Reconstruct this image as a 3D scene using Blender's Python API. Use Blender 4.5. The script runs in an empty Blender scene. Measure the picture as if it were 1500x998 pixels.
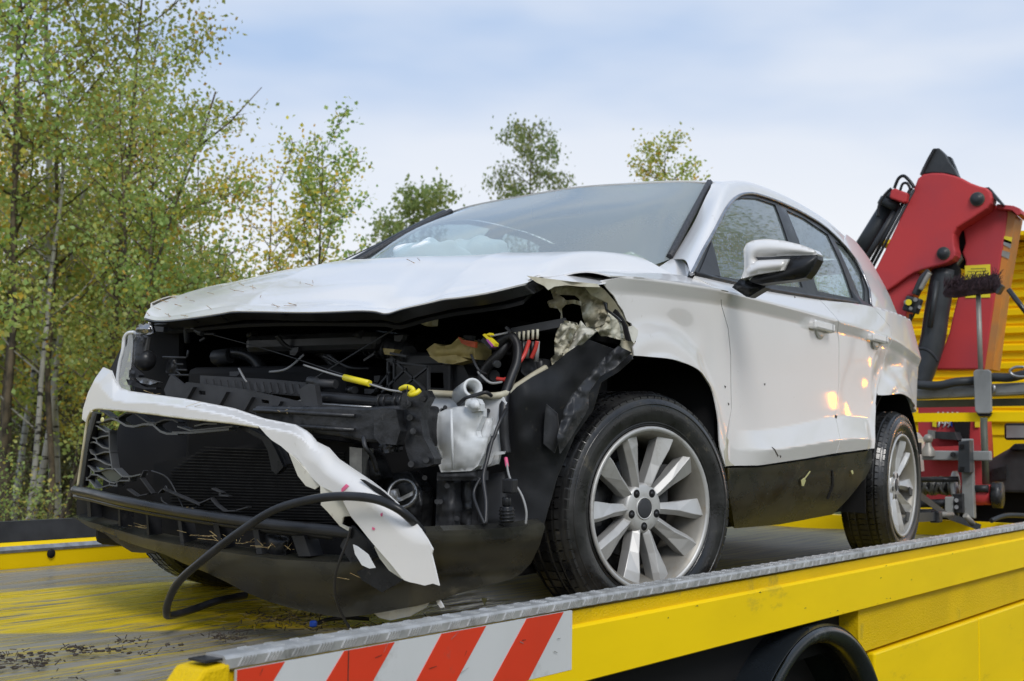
import bpy, bmesh, math, random
import numpy as np
from mathutils import Vector, Matrix, noise
from mathutils.geometry import intersect_line_line_2d
random.seed(7); RNG = np.random.default_rng(7)
R = math.radians
SC = bpy.context.scene
COL = SC.collection

# ------------------------------------------------------------------ camera
# x runs along the car towards its tail, y away from the camera side, z up; origin on the deck under the front axle
F_PX = 1914.3
CAM = np.array([-3.4514, -2.5050, 0.5405])
YAW, PIT, ROL = 0.5479, 0.0718, 0.0148
fw = np.array([math.cos(YAW)*math.cos(PIT), math.sin(YAW)*math.cos(PIT), math.sin(PIT)])
rt = np.array([math.sin(YAW), -math.cos(YAW), 0.0])
up = np.cross(rt, fw)
rt2 = rt*math.cos(ROL)+up*math.sin(ROL)
up2 = -rt*math.sin(ROL)+up*math.cos(ROL)
cd = bpy.data.cameras.new('camera'); cam = bpy.data.objects.new('camera', cd); COL.objects.link(cam)
M = Matrix(((rt2[0], up2[0], -fw[0], CAM[0]), (rt2[1], up2[1], -fw[1], CAM[1]), (rt2[2], up2[2], -fw[2], CAM[2]), (0, 0, 0, 1)))
cam.matrix_world = M
cd.sensor_width = 36.0; cd.lens = F_PX/1500*36.0; cd.clip_start = 0.05; cd.clip_end = 2000
cd.dof.use_dof = True; cd.dof.focus_distance = 3.75; cd.dof.aperture_fstop = 6.8
SC.camera = cam

# ------------------------------------------------------------------ sky, sun, exposure
SUN_EL, SUN_AZ = R(42), R(228)      # direction the light comes from, azimuth from +x towards +y
w = bpy.data.worlds.new('World'); SC.world = w; w.use_nodes = True
nt = w.node_tree; nt.nodes.clear()
out = nt.nodes.new('ShaderNodeOutputWorld'); bg = nt.nodes.new('ShaderNodeBackground')
sky = nt.nodes.new('ShaderNodeTexSky'); sky.sky_type = 'NISHITA'; sky.sun_disc = False
sky.sun_elevation = SUN_EL; sky.sun_rotation = R(90)-SUN_AZ
sky.air_density = 1.0; sky.dust_density = 1.0
tc = nt.nodes.new('ShaderNodeTexCoord'); mp = nt.nodes.new('ShaderNodeMapping')
mp.inputs['Scale'].default_value = (1.0, 1.0, 3.2); mp.inputs['Location'].default_value = (1.75, 0.6, 0.3)
nz = nt.nodes.new('ShaderNodeTexNoise'); nz.inputs['Scale'].default_value = 2.7; nz.inputs['Detail'].default_value = 4; nz.inputs['Roughness'].default_value = 0.45
rp = nt.nodes.new('ShaderNodeValToRGB'); rp.color_ramp.elements[0].position = 0.38; rp.color_ramp.elements[1].position = 0.60
sx = nt.nodes.new('ShaderNodeSeparateXYZ')
hz = nt.nodes.new('ShaderNodeMapRange'); hz.inputs['From Min'].default_value = 0.09; hz.inputs['From Max'].default_value = 0.31
hz.inputs['To Min'].default_value = 0.0; hz.inputs['To Max'].default_value = 1.0; hz.interpolation_type = 'SMOOTHSTEP'
mul = nt.nodes.new('ShaderNodeMath'); mul.operation = 'MULTIPLY'
cl = nt.nodes.new('ShaderNodeMix'); cl.data_type = 'RGBA'
cl.inputs['A'].default_value = (8.5, 8.6, 8.85, 1)       # cloud veil near the horizon
cl.inputs['B'].default_value = (4.1, 5.45, 7.75, 1)    # thinner, bluer veil higher up
sm = nt.nodes.new('ShaderNodeMix'); sm.data_type = 'RGBA'; sm.inputs['Factor'].default_value = 0.93
L = nt.links.new
L(tc.outputs['Generated'], mp.inputs['Vector']); L(mp.outputs[0], nz.inputs['Vector']); L(nz.outputs['Fac'], rp.inputs['Fac'])
L(tc.outputs['Generated'], sx.inputs[0]); L(sx.outputs['Z'], hz.inputs['Value'])
ad = nt.nodes.new('ShaderNodeMath'); ad.operation = 'MULTIPLY_ADD'; ad.inputs[1].default_value = 0.60; ad.inputs[2].default_value = 0.42
L(rp.outputs['Color'], ad.inputs[0]); L(ad.outputs[0], mul.inputs[0]); L(hz.outputs[0], mul.inputs[1]); L(mul.outputs[0], cl.inputs['Factor'])
L(sky.outputs[0], sm.inputs['A']); L(cl.outputs['Result'], sm.inputs['B']); L(sm.outputs['Result'], bg.inputs['Color'])
bg.inputs['Strength'].default_value = 0.10
L(bg.outputs[0], out.inputs['Surface'])
sl = bpy.data.lights.new('sun', 'SUN'); sun = bpy.data.objects.new('sun', sl); COL.objects.link(sun)
sl.energy = 1.6; sl.angle = R(20); sl.color = (1.0, 0.965, 0.92)
sd = Vector((math.cos(SUN_EL)*math.cos(SUN_AZ), math.cos(SUN_EL)*math.sin(SUN_AZ), math.sin(SUN_EL)))
sun.rotation_euler = sd.to_track_quat('Z', 'Y').to_euler(); sun.location = (0, 0, 30)
SC.view_settings.view_transform = 'Standard'; SC.view_settings.look = 'None'
SC.view_settings.exposure = 0.17; SC.view_settings.gamma = 1.0
SC.cycles.max_bounces = 8; SC.cycles.transparent_max_bounces = 16; SC.cycles.caustics_reflective = False; SC.cycles.caustics_refractive = False

# ------------------------------------------------------------------ measuring: from a point of the photograph to a real plane
def U(px, py, ax, val):
    d = fw+rt2*((px-750)/F_PX)+up2*((499-py)/F_PX)
    t = (val-CAM[ax])/d[ax]
    return CAM+d*t
def UX(px, py, X): return U(px, py, 0, X)
def UZ(px, py, Z): return U(px, py, 2, Z)
BANG = R(-5.117); BC, BS = math.cos(BANG), math.sin(BANG)
def bed(s, t, z=0.0):          # deck frame: s along the lorry, t across it
    return np.array([s*BC-t*BS, s*BS+t*BC, z])
def UB(px, py, t):             # onto the vertical plane at t in the deck frame
    d = fw+rt2*((px-750)/F_PX)+up2*((499-py)/F_PX)
    n = np.array([-BS, BC, 0.0]); k = (t-CAM@n)/(d@n); P = CAM+d*k
    return np.array([P[0]*BC+P[1]*BS, t, P[2]])     # deck-frame coordinates

# ------------------------------------------------------------------ materials
MATS = {}
def mat(name, col=(.5, .5, .5), rough=.5, metal=0.0, coat=0.0, spec=.5, var=0.0, vscale=6.0, vcol=None, bump=0.0, bscale=60.0,
        dirt=0.0, dcol=(.10, .085, .06), dscale=3.0, rvar=0.0, emit=None, estr=1.0, alpha=1.0, trans=0.0, stretch=(1, 1, 1), wet=0.0):
    m = bpy.data.materials.new(name); MATS[name] = m; m.use_nodes = True
    t = m.node_tree; b = t.nodes['Principled BSDF']; lk = t.links.new
    b.inputs['Base Color'].default_value = (*col, 1); b.inputs['Roughness'].default_value = rough; b.inputs['Metallic'].default_value = metal
    b.inputs['Coat Weight'].default_value = coat; b.inputs['Coat Roughness'].default_value = .04; b.inputs['Specular IOR Level'].default_value = spec
    b.inputs['Transmission Weight'].default_value = trans; b.inputs['Alpha'].default_value = alpha
    if emit: b.inputs['Emission Color'].default_value = (*emit, 1); b.inputs['Emission Strength'].default_value = estr
    g = t.nodes.new('ShaderNodeNewGeometry'); mp = t.nodes.new('ShaderNodeMapping'); mp.inputs['Scale'].default_value = stretch
    lk(g.outputs['Position'], mp.inputs['Vector'])
    cur = None
    if var > 0:
        n = t.nodes.new('ShaderNodeTexNoise'); n.inputs['Scale'].default_value = vscale; n.inputs['Detail'].default_value = 5
        lk(mp.outputs[0], n.inputs['Vector'])
        mx = t.nodes.new('ShaderNodeMix'); mx.data_type = 'RGBA'
        c2 = vcol if vcol else tuple(c*(1-var) for c in col)
        mx.inputs['A'].default_value = (*col, 1); mx.inputs['B'].default_value = (*c2, 1)
        rr = t.nodes.new('ShaderNodeMapRange'); rr.inputs['From Min'].default_value = .38; rr.inputs['From Max'].default_value = .62
        lk(n.outputs['Fac'], rr.inputs['Value']); lk(rr.outputs[0], mx.inputs['Factor']); cur = mx.outputs['Result']
        if rvar > 0:
            r2 = t.nodes.new('ShaderNodeMapRange'); r2.inputs['From Min'].default_value = .3; r2.inputs['From Max'].default_value = .7
            r2.inputs['To Min'].default_value = max(.02, rough-rvar); r2.inputs['To Max'].default_value = min(1, rough+rvar)
            lk(n.outputs['Fac'], r2.inputs['Value']); lk(r2.outputs[0], b.inputs['Roughness'])
    if dirt > 0:
        n = t.nodes.new('ShaderNodeTexNoise'); n.inputs['Scale'].default_value = dscale; n.inputs['Detail'].default_value = 9; n.inputs['Roughness'].default_value = .7
        lk(mp.outputs[0], n.inputs['Vector'])
        rr = t.nodes.new('ShaderNodeMapRange'); rr.inputs['From Min'].default_value = .66-.25*dirt; rr.inputs['From Max'].default_value = .80-.1*dirt
        lk(n.outputs['Fac'], rr.inputs['Value'])
        mx = t.nodes.new('ShaderNodeMix'); mx.data_type = 'RGBA'
        if cur: lk(cur, mx.inputs['A'])
        else: mx.inputs['A'].default_value = (*col, 1)
        mx.inputs['B'].default_value = (*dcol, 1); lk(rr.outputs[0], mx.inputs['Factor']); cur = mx.outputs['Result']
    if cur: lk(cur, b.inputs['Base Color'])
    if bump > 0:
        n = t.nodes.new('ShaderNodeTexNoise'); n.inputs['Scale'].default_value = bscale; n.inputs['Detail'].default_value = 4
        lk(mp.outputs[0], n.inputs['Vector'])
        bp = t.nodes.new('ShaderNodeBump'); bp.inputs['Strength'].default_value = bump; bp.inputs['Distance'].default_value = .01
        lk(n.outputs['Fac'], bp.inputs['Height']); lk(bp.outputs[0], b.inputs['Normal'])
    return m

mat('car_paint', (.755, .74, .72), .36, coat=.65, var=.03, vscale=2.0, dirt=.10, dcol=(.48, .44, .37), dscale=30, bump=.02, bscale=3)
mat('car_paint_dirty', (.68, .66, .62), .42, coat=.7, var=.08, vscale=3.0, dirt=.5, dcol=(.33, .29, .22), dscale=9)
mat('bare_primer', (.60, .58, .47), .55, var=.25, vscale=14, vcol=(.42, .38, .27), dirt=.35, dcol=(.13, .10, .07), dscale=18)
mat('cream_primer', (.62, .60, .52), .5, var=.15, vscale=10, dirt=.35, dcol=(.2, .15, .1), dscale=25)
mat('cladding', (.016, .016, .015), .28, spec=0.35, var=.35, vscale=5, vcol=(.045, .042, .030), rvar=.10, bump=.05, bscale=25, dirt=.12, dcol=(.14, .12, .08), dscale=6, stretch=(1, 1, 2))
mat('black_plastic', (.012, .0125, .014), .34, spec=0.3, var=.4, vscale=8, vcol=(.026, .027, .03), rvar=.12, dirt=.12, dcol=(.12, .11, .09), dscale=30)
mat('liner_black', (.010, .0105, .012), .42, spec=0.25, var=.5, vscale=7, vcol=(.022, .023, .026), dirt=.15, dcol=(.09, .08, .06), dscale=20)
mat('strip_black', (.022, .023, .026), .42, spec=0.3, var=.5, vscale=12, vcol=(.045, .047, .052), dirt=.2, dcol=(.12, .11, .10), dscale=20)
mat('black_matt', (.017, .017, .018), .7, spec=0.08)
mat('dark_metal', (.02, .021, .023), .38, spec=0.45, metal=.3, var=.5, vscale=25, vcol=(.045, .046, .05), rvar=.15, dirt=.16, dcol=(.20, .19, .18), dscale=26, bump=.25, bscale=40)
mat('grey_plastic', (.045, .047, .052), .45, spec=0.3, var=.3, vscale=12, bump=.03)
mat('radiator_metal', (.03, .03, .03), .5, spec=0.2, metal=.6, var=.4, vscale=30)
mat('aluminium', (.42, .42, .42), .38, metal=.85, var=.3, vscale=30, dirt=.3, dcol=(.18, .17, .15), dscale=20)
mat('alloy', (.56, .555, .54), .46, metal=.45, var=.10, vscale=8, dirt=.35, dcol=(.30, .27, .22), dscale=12)
mat('alloy_barrel', (.34, .32, .28), .5, metal=.4, var=.2, vscale=10, dirt=.4, dcol=(.25, .2, .14), dscale=10)
mat('rubber', (.010, .010, .011), .33, coat=.25, var=.5, vscale=14, vcol=(.024, .024, .024), rvar=.14, bump=.12, bscale=60, dirt=.14, dcol=(.14, .12, .08), dscale=14)
mat('rubber_trim', (.015, .015, .016), .5, bump=.2, bscale=300, var=.5, vscale=200, vcol=(.06, .06, .065))
mat('chrome_trim', (.35, .35, .36), .22, metal=.9, var=.4, vscale=20)
mat('white_plastic', (.72, .735, .75), .4, var=.10, vscale=9, dirt=.25, dcol=(.30, .27, .23), dscale=22, spec=.4)
mat('milky_plastic', (.70, .72, .73), .35, var=.1, vscale=7, dirt=.15, dcol=(.35, .32, .28), dscale=16)
mat('beige_plastic', (.52, .49, .36), .45, var=.3, vscale=12)
mat('box_yellow', (.55, .44, .17), .5, var=.45, vscale=12)
mat('orange_red', (.60, .10, .03), .45, var=.2, vscale=20)
mat('yellow_plastic', (.80, .66, .02), .4)
mat('wire_red', (.55, .05, .04), .4); mat('wire_grey', (.30, .30, .30), .45); mat('wire_black', (.015, .015, .017), .4)
mat('blue_plastic', (.02, .10, .60), .35); mat('pink_mark', (.75, .12, .25), .5); mat('magenta', (.4, .08, .35), .5)
mat('truck_yellow', (.97, .67, .0), .5, spec=.2, coat=.04, var=.06, vscale=1.5, dirt=.2, dcol=(.42, .30, .04), dscale=2.5, stretch=(1, 1, 3))
mat('truck_yellow_dull', (.80, .53, .003), .55, spec=.15, var=.12, vscale=3, bump=.35, bscale=160, dirt=.2, dcol=(.3, .24, .05), dscale=5)
mat('wall_yellow', (.96, .64, .002), .5, spec=.2, var=.05, vscale=2)
mat('sign_red', (.72, .045, .012), .42, var=.1, vscale=4, dirt=.12, dcol=(.3, .1, .08), dscale=7)
mat('sign_white', (.62, .63, .63), .38, var=.06, vscale=4, dirt=.2, dcol=(.36, .35, .32), dscale=6)
mat('crane_red', (.54, .050, .052), .5, spec=.3, var=.2, vscale=2.5, vcol=(.44, .05, .06), dirt=.12, dcol=(.22, .10, .09), dscale=5)
mat('crane_dark', (.045, .05, .055), .4, spec=0.3, var=.3, vscale=6)
mat('grey_paint', (.29, .30, .295), .45, var=.3, vscale=5, dirt=.4, dcol=(.12, .11, .08), dscale=8)
mat('olive_paint', (.10, .11, .08), .55, var=.4, vscale=6)
mat('mudguard', (.014, .018, .023), .3, var=.3, vscale=5, rvar=.1, dirt=.25, dcol=(.10, .11, .12), dscale=6)
mat('orange_paint', (.62, .22, .03), .5, var=.25, vscale=6, vcol=(.45, .2, .06))
mat('brush', (.045, .02, .026), .8, var=.5, vscale=60)
mat('airbag', (.86, .88, .88), .8)
mat('seat_dark', (.03, .032, .035), .8)
mat('straw', (.55, .44, .22), .7, var=.5, vscale=60, vcol=(.35, .22, .08))
mat('pine_needle', (.42, .25, .08), .7, var=.5, vscale=60, vcol=(.16, .09, .04))
mat('mud', (.055, .040, .028), .8, var=.4, vscale=40)
mat('pale_leaf', (.62, .60, .28), .6)
mat('steel_cable', (.25, .25, .24), .4, metal=.7, bump=.5, bscale=120)
mat('lamp_amber', (1, .35, .02), .3, emit=(1, .30, .01), estr=60)
mat('red_lens', (.45, .02, .02), .15, coat=1)
def glass_mat(name, tint, mist_sheen, fcol, rough=.02, ior=1.5, drops=0.0):
    m = bpy.data.materials.new(name); MATS[name] = m; m.use_nodes = True; t = m.node_tree; t.nodes.clear(); lk = t.links.new
    o = t.nodes.new('ShaderNodeOutputMaterial'); tr = t.nodes.new('ShaderNodeBsdfTransparent'); tr.inputs[0].default_value = (*tint, 1)
    df = t.nodes.new('ShaderNodeBsdfDiffuse'); df.inputs[0].default_value = (*fcol, 1)
    gl = t.nodes.new('ShaderNodeBsdfGlossy'); gl.inputs['Roughness'].default_value = rough; gl.inputs[0].default_value = (.92, .96, .97, 1)
    fr = t.nodes.new('ShaderNodeFresnel'); fr.inputs[0].default_value = ior
    gg = t.nodes.new('ShaderNodeNewGeometry'); fm_ = t.nodes.new('ShaderNodeMath'); fm_.operation = 'SUBTRACT'; fm_.inputs[0].default_value = 1.0; lk(gg.outputs['Backfacing'], fm_.inputs[1])
    k1 = t.nodes.new('ShaderNodeMath'); k1.operation = 'MULTIPLY'; k1.inputs[1].default_value = mist_sheen; lk(fm_.outputs[0], k1.inputs[0])  # mist on the glass, plus reflected sky put in as pale diffuse colour
    k2 = t.nodes.new('ShaderNodeMath'); k2.operation = 'MULTIPLY'; lk(fm_.outputs[0], k2.inputs[0]); lk(fr.outputs[0], k2.inputs[1])
    m1 = t.nodes.new('ShaderNodeMixShader'); lk(k1.outputs[0], m1.inputs[0])
    m2 = t.nodes.new('ShaderNodeMixShader')
    lk(tr.outputs[0], m1.inputs[1]); lk(df.outputs[0], m1.inputs[2]); lk(m1.outputs[0], m2.inputs[1]); lk(gl.outputs[0], m2.inputs[2]); lk(k2.outputs[0], m2.inputs[0])
    lk(m2.outputs[0], o.inputs[0])
    if drops > 0:
        g = t.nodes.new('ShaderNodeNewGeometry'); v = t.nodes.new('ShaderNodeTexVoronoi'); v.inputs['Scale'].default_value = 75
        mp = t.nodes.new('ShaderNodeMapping'); mp.inputs['Scale'].default_value = (1, 1, .8); lk(g.outputs['Position'], mp.inputs['Vector']); lk(mp.outputs[0], v.inputs['Vector'])
        rr = t.nodes.new('ShaderNodeMapRange'); rr.inputs['From Min'].default_value = .32; rr.inputs['From Max'].default_value = .15; lk(v.outputs['Distance'], rr.inputs['Value'])
        bp = t.nodes.new('ShaderNodeBump'); bp.inputs['Strength'].default_value = drops; bp.inputs['Distance'].default_value = .004
        lk(rr.outputs[0], bp.inputs['Height']); lk(bp.outputs[0], gl.inputs['Normal']); lk(bp.outputs[0], fr.inputs['Normal'])
    return m
glass_mat('windscreen_glass', (.88, .94, .94), .36, (.62, .70, .72), .03, 1.75, .08)
glass_mat('side_glass', (.75, .82, .82), .24, (.58, .66, .65), .02, 2.3, .16)
glass_mat('lens_clear', (.85, .87, .9), .15, (.75, .76, .8), .05, 1.5)

# ------------------------------------------------------------------ building helpers
def link(name, me, m=None, parent=None):
    o = bpy.data.objects.new(name, me); COL.objects.link(o)
    if m: me.materials.append(MATS[m] if isinstance(m, str) else m)
    if parent is not None: o.parent = parent
    return o
def tag(o, label=None, cat=None, group=None, kind=None):
    if label: o['label'] = label
    if cat: o['category'] = cat
    if group: o['group'] = group
    if kind: o['kind'] = kind
    return o
def thing(name, label, cat, loc=(0, 0, 0), rz=0.0, group=None):
    o = bpy.data.objects.new(name, None); COL.objects.link(o); o.location = loc; o.rotation_euler = (0, 0, rz); o.empty_display_size = .2
    return tag(o, label, cat, group)
class MB:
    """collects shapes; build() links them as ONE mesh object"""
    def __init__(s): s.v = []; s.f = []; s.sm = []; s.n = {}
    def add(s, verts, faces, smooth=False, normals=None):
        b = len(s.v); s.v += [tuple(map(float, q)) for q in verts]
        for f in faces: s.f.append(tuple(b+i for i in f)); s.sm.append(smooth)
        if normals is not None:
            for i, q in enumerate(normals):
                if q is not None: s.n[b+i] = tuple(map(float, q))
        return s
    def box(s, c, size, rot=None):
        c = np.array(c, float); h = np.array(size, float)/2
        V = [np.array((i, j, k))*h for i in (-1, 1) for j in (-1, 1) for k in (-1, 1)]
        if rot is not None: V = [np.array(rot @ Vector(q)) for q in V]
        return s.add([c+q for q in V], [(0, 1, 3, 2), (4, 6, 7, 5), (0, 4, 5, 1), (2, 3, 7, 6), (0, 2, 6, 4), (1, 5, 7, 3)])
    def bar(s, a, b, w, h, upv=(0, 0, 1)):
        a = Vector(a); b = Vector(b); d = (b-a).normalized(); u = Vector(upv); sdir = d.cross(u).normalized(); u2 = sdir.cross(d).normalized()
        V = [p+sdir*(i*w/2)+u2*(j*h/2) for p in (a, b) for i in (-1, 1) for j in (-1, 1)]
        return s.add(V, [(0, 1, 3, 2), (4, 6, 7, 5), (0, 4, 5, 1), (2, 3, 7, 6), (0, 2, 6, 4), (1, 5, 7, 3)])
    def tube(s, pts, r, n=8, cap=True):
        pts = [Vector(p) for p in pts]; rs = r if isinstance(r, (list, tuple)) else [r]*len(pts)
        V = []; prev = None
        for i, p in enumerate(pts):
            d = (pts[min(i+1, len(pts)-1)]-pts[max(i-1, 0)]).normalized()
            if prev is None:
                ref = Vector((0, 0, 1)) if abs(d.z) < .9 else Vector((1, 0, 0)); a = d.cross(ref).normalized()
            else: a = (prev-d*prev.dot(d)).normalized()
            prev = a; b = d.cross(a)
            for k in range(n):
                t = 2*math.pi*k/n; V.append(p+(a*math.cos(t)+b*math.sin(t))*rs[i])
        Fc = [(i*n+k, i*n+(k+1) % n, (i+1)*n+(k+1) % n, (i+1)*n+k) for i in range(len(pts)-1) for k in range(n)]
        s.add(V, Fc, True)
        if cap:
            b0 = len(s.v)-len(V); s.f.append(tuple(b0+k for k in reversed(range(n)))); s.sm.append(False)
            s.f.append(tuple(b0+(len(pts)-1)*n+k for k in range(n))); s.sm.append(False)
        return s
    def prism(s, poly, off):
        """polygon of 3D points pushed along the vector off"""
        n = len(poly); P = [np.array(p, float) for p in poly]; o = np.array(off, float)
        return s.add(P+[p+o for p in P], [tuple(reversed(range(n))), tuple(n+i for i in range(n))]+[(i, (i+1) % n, n+(i+1) % n, n+i) for i in range(n)])
    def lathe(s, prof, c, axis, n=32, closed=False):
        """prof: (radius, along axis)"""
        ax = Vector(axis).normalized(); ref = Vector((0, 0, 1)) if abs(ax.z) < .9 else Vector((1, 0, 0)); a = ax.cross(ref).normalized(); b = ax.cross(a)
        c = Vector(c); V = []
        for r, h in prof:
            for k in range(n):
                t = 2*math.pi*k/n; V.append(c+ax*h+(a*math.cos(t)+b*math.sin(t))*r)
        m = len(prof); Fc = [(i*n+k, ((i+1) % m)*n+k, ((i+1) % m)*n+(k+1) % n, i*n+(k+1) % n) for i in range(m if closed else m-1) for k in range(n)]
        return s.add(V, Fc, True)
    def cyl(s, a, b, r, n=16):
        a = Vector(a); b = Vector(b); h = (b-a).length
        s.lathe([(r, 0), (r, h)], a, b-a, n); k0 = len(s.v)-2*n
        s.f.append(tuple(k0+k for k in range(n))); s.sm.append(False); s.f.append(tuple(k0+n+k for k in reversed(range(n)))); s.sm.append(False)
        return s
    def ball(s, c, r, nu=12, nv=8, sq=(1, 1, 1)):
        V = []; Fc = []
        for i in range(nv+1):
            for k in range(nu):
                a = math.pi*i/nv; t = 2*math.pi*k/nu
                V.append((c[0]+r*sq[0]*math.sin(a)*math.cos(t), c[1]+r*sq[1]*math.sin(a)*math.sin(t), c[2]+r*sq[2]*math.cos(a)))
        for i in range(nv):
            for k in range(nu): Fc.append((i*nu+k, (i+1)*nu+k, (i+1)*nu+(k+1) % nu, i*nu+(k+1) % nu))
        return s.add(V, Fc, True)
    def build(s, name, m, parent=None, bevel=0.0, recalc=True):
        me = bpy.data.meshes.new(name); me.from_pydata(s.v, [], s.f); me.polygons.foreach_set('use_smooth', s.sm)
        if recalc and not s.n:
            b = bmesh.new(); b.from_mesh(me); bmesh.ops.recalc_face_normals(b, faces=b.faces); b.to_mesh(me); b.free()
        me.update()
        if s.n:
            arr = np.zeros((len(s.v), 3), np.float32)
            for i, q in s.n.items(): arr[i] = q
            ln = []
            for p in me.polygons:
                for vi in p.vertices: ln.append(tuple(arr[vi]) if p.use_smooth else (0.0, 0.0, 0.0))
            me.normals_split_custom_set(ln)
        o = link(name, me, m, parent)
        if bevel > 0:
            md = o.modifiers.new('bevel', 'BEVEL'); md.width = bevel; md.segments = 2; md.limit_method = 'ANGLE'; md.angle_limit = R(35); md.harden_normals = False
        return o

def flat_cut(poly, holes, step, stepv=None):
    """fill a 2D polygon with holes with evenly sized triangles; returns (uv list, faces, boundary edges)"""
    sv = stepv or step; pts = []; ed = []; loops = []
    for lp in [poly]+list(holes):
        q = []
        for i in range(len(lp)):
            a, c = lp[i-1], lp[i]; d = math.hypot((c[0]-a[0])/step, (c[1]-a[1])/sv)
            if d < 1e-5: continue
            n = max(1, int(math.ceil(d))); q += [(a[0]+(c[0]-a[0])*k/n, a[1]+(c[1]-a[1])*k/n) for k in range(1, n+1)]
        b0 = len(pts); pts += q; ed += [(b0+i, b0+(i+1) % len(q)) for i in range(len(q))]; loops.append(np.array(q))
    bp = np.array(pts)
    gu = np.arange(bp[:, 0].min()+step/2, bp[:, 0].max(), step); gv = np.arange(math.floor(bp[:, 1].min()/sv)*sv, bp[:, 1].max(), sv)
    assert len(gu)*len(gv) < 60000, ('grid', len(gu), len(gv), poly[:3])
    if len(gu) and len(gv):
        G = np.stack(np.meshgrid(gu, gv), -1).reshape(-1, 2); ins = np.zeros(len(G), bool)
        for q in loops:
            x, y = G[:, 0], G[:, 1]
            for i in range(len(q)):
                x1, y1 = q[i-1]; x2, y2 = q[i]
                if y1 == y2: continue
                ins ^= ((y1 > y) != (y2 > y)) & (x < (x2-x1)*(y-y1)/(y2-y1)+x1)
        G = G[ins]
        if len(G):
            sc = np.array((step, sv)); d = (((G[:, None, :]-bp[None])/sc)**2).sum(-1).min(1); G = G[d > .3]
            pts += [tuple(p) for p in G]
    # scaled so that the cells are square for the triangulation
    sc = (1/step, 1/sv); vin = [Vector((p[0]*sc[0], p[1]*sc[1])) for p in pts]
    from mathutils.geometry import delaunay_2d_cdt
    vo, eo, fo, _, _, _ = delaunay_2d_cdt(vin, ed, [], 2 if holes else 1, 1e-6)
    uv = [(v.x/sc[0], v.y/sc[1]) for v in vo]; fc = []
    if holes:
        keep = []
        for f in fo:
            cx = sum(uv[i][0] for i in f)/3; cy = sum(uv[i][1] for i in f)/3; inn = False
            for q in loops:
                for i in range(len(q)):
                    x1, y1 = q[i-1]; x2, y2 = q[i]
                    if (y1 > cy) != (y2 > cy) and cx < (x2-x1)*(cy-y1)/(y2-y1)+x1: inn = not inn
            if inn: keep.append(f)
        fo = keep
    for f in fo:
        idx = list(f); a = 0.0
        for i in range(len(idx)):
            p, q = uv[idx[i]], uv[idx[(i+1) % len(idx)]]; a += p[0]*q[1]-q[0]*p[1]
        if abs(a) < 1e-14: continue
        fc.append(idx if a > 0 else idx[::-1])
    cnt = set()
    for f in fc:
        for i in range(len(f)): cnt.add((f[i], f[(i+1) % len(f)]))
    bd = [e for e in cnt if (e[1], e[0]) not in cnt]; bd.sort()
    return uv, fc, bd
def add_sheet(mb, poly, fmap, step, holes=(), thick=.002, out=(-1, 0, 0), stepv=None, smooth=True, eps=None, mirror=False, off=None):
    uv, fc, bd = flat_cut(poly, holes, step, stepv)
    e = eps or step*.3
    P = [np.array(fmap(u, v), float) for u, v in uv]; N = []
    for (u, v) in uv:
        du = np.array(fmap(u+e, v))-np.array(fmap(u-e, v)); dv = np.array(fmap(u, v+e))-np.array(fmap(u, v-e))
        n = np.cross(du, dv); l = np.linalg.norm(n); N.append(n/l if l > 1e-12 else np.array((0, 0, 1.0)))
    sgn = 1.0 if np.mean(N, axis=0) @ np.array(out, float) >= 0 else -1.0
    N = [n*sgn for n in N]; B = [p-n*thick for p, n in zip(P, N)] if off is None else [p+np.array(off, float) for p in P]
    if sgn < 0: fc = [f[::-1] for f in fc]; bd = [(b2, a2) for a2, b2 in bd]
    if mirror:
        my = np.array((1, -1, 1.0)); P = [p*my for p in P]; B = [p*my for p in B]; N = [n*my for n in N]; fc = [f[::-1] for f in fc]; bd = [(b2, a2) for a2, b2 in bd]
    mb.add(P, fc, smooth, N if smooth else [None]*len(P))
    nP = len(P); mb.add(B, [f[::-1] for f in fc], False, [None]*nP)
    rim = {};
    ids = sorted({i for e2 in bd for i in e2}); k = {i: j for j, i in enumerate(ids)}
    mb.add([P[i] for i in ids]+[B[i] for i in ids], [(k[b2], k[a2], len(ids)+k[a2], len(ids)+k[b2]) for a2, b2 in bd], False, [None]*(2*len(ids)))
    if not mb.n: mb.n[0] = (0, 0, 0)
    return mb
def sheet(name, poly, fmap, step, m, parent, **kw):
    return add_sheet(MB(), poly, fmap, step, **kw).build(name, m, parent)
def pslab(name, px, X, thick, m, parent, step=9.0, holes=(), smooth=True, out=(-1, -.3, .1)):
    fn = X if callable(X) else (lambda a, b, X=X: X)
    return sheet(name, px, lambda a, b: UX(a, b, fn(a, b)), step, m, parent, holes=holes, thick=thick, smooth=smooth, out=out, eps=1.0, off=(thick, 0, 0))
def pdist(x, y, poly):
    d = 1e9
    for i in range(len(poly)):
        ax, ay = poly[i-1]; bx, by = poly[i]; dx, dy = bx-ax, by-ay; l = dx*dx+dy*dy
        t = max(0, min(1, ((x-ax)*dx+(y-ay)*dy)/l)) if l > 0 else 0
        d = min(d, math.hypot(x-ax-t*dx, y-ay-t*dy))
    return d
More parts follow.
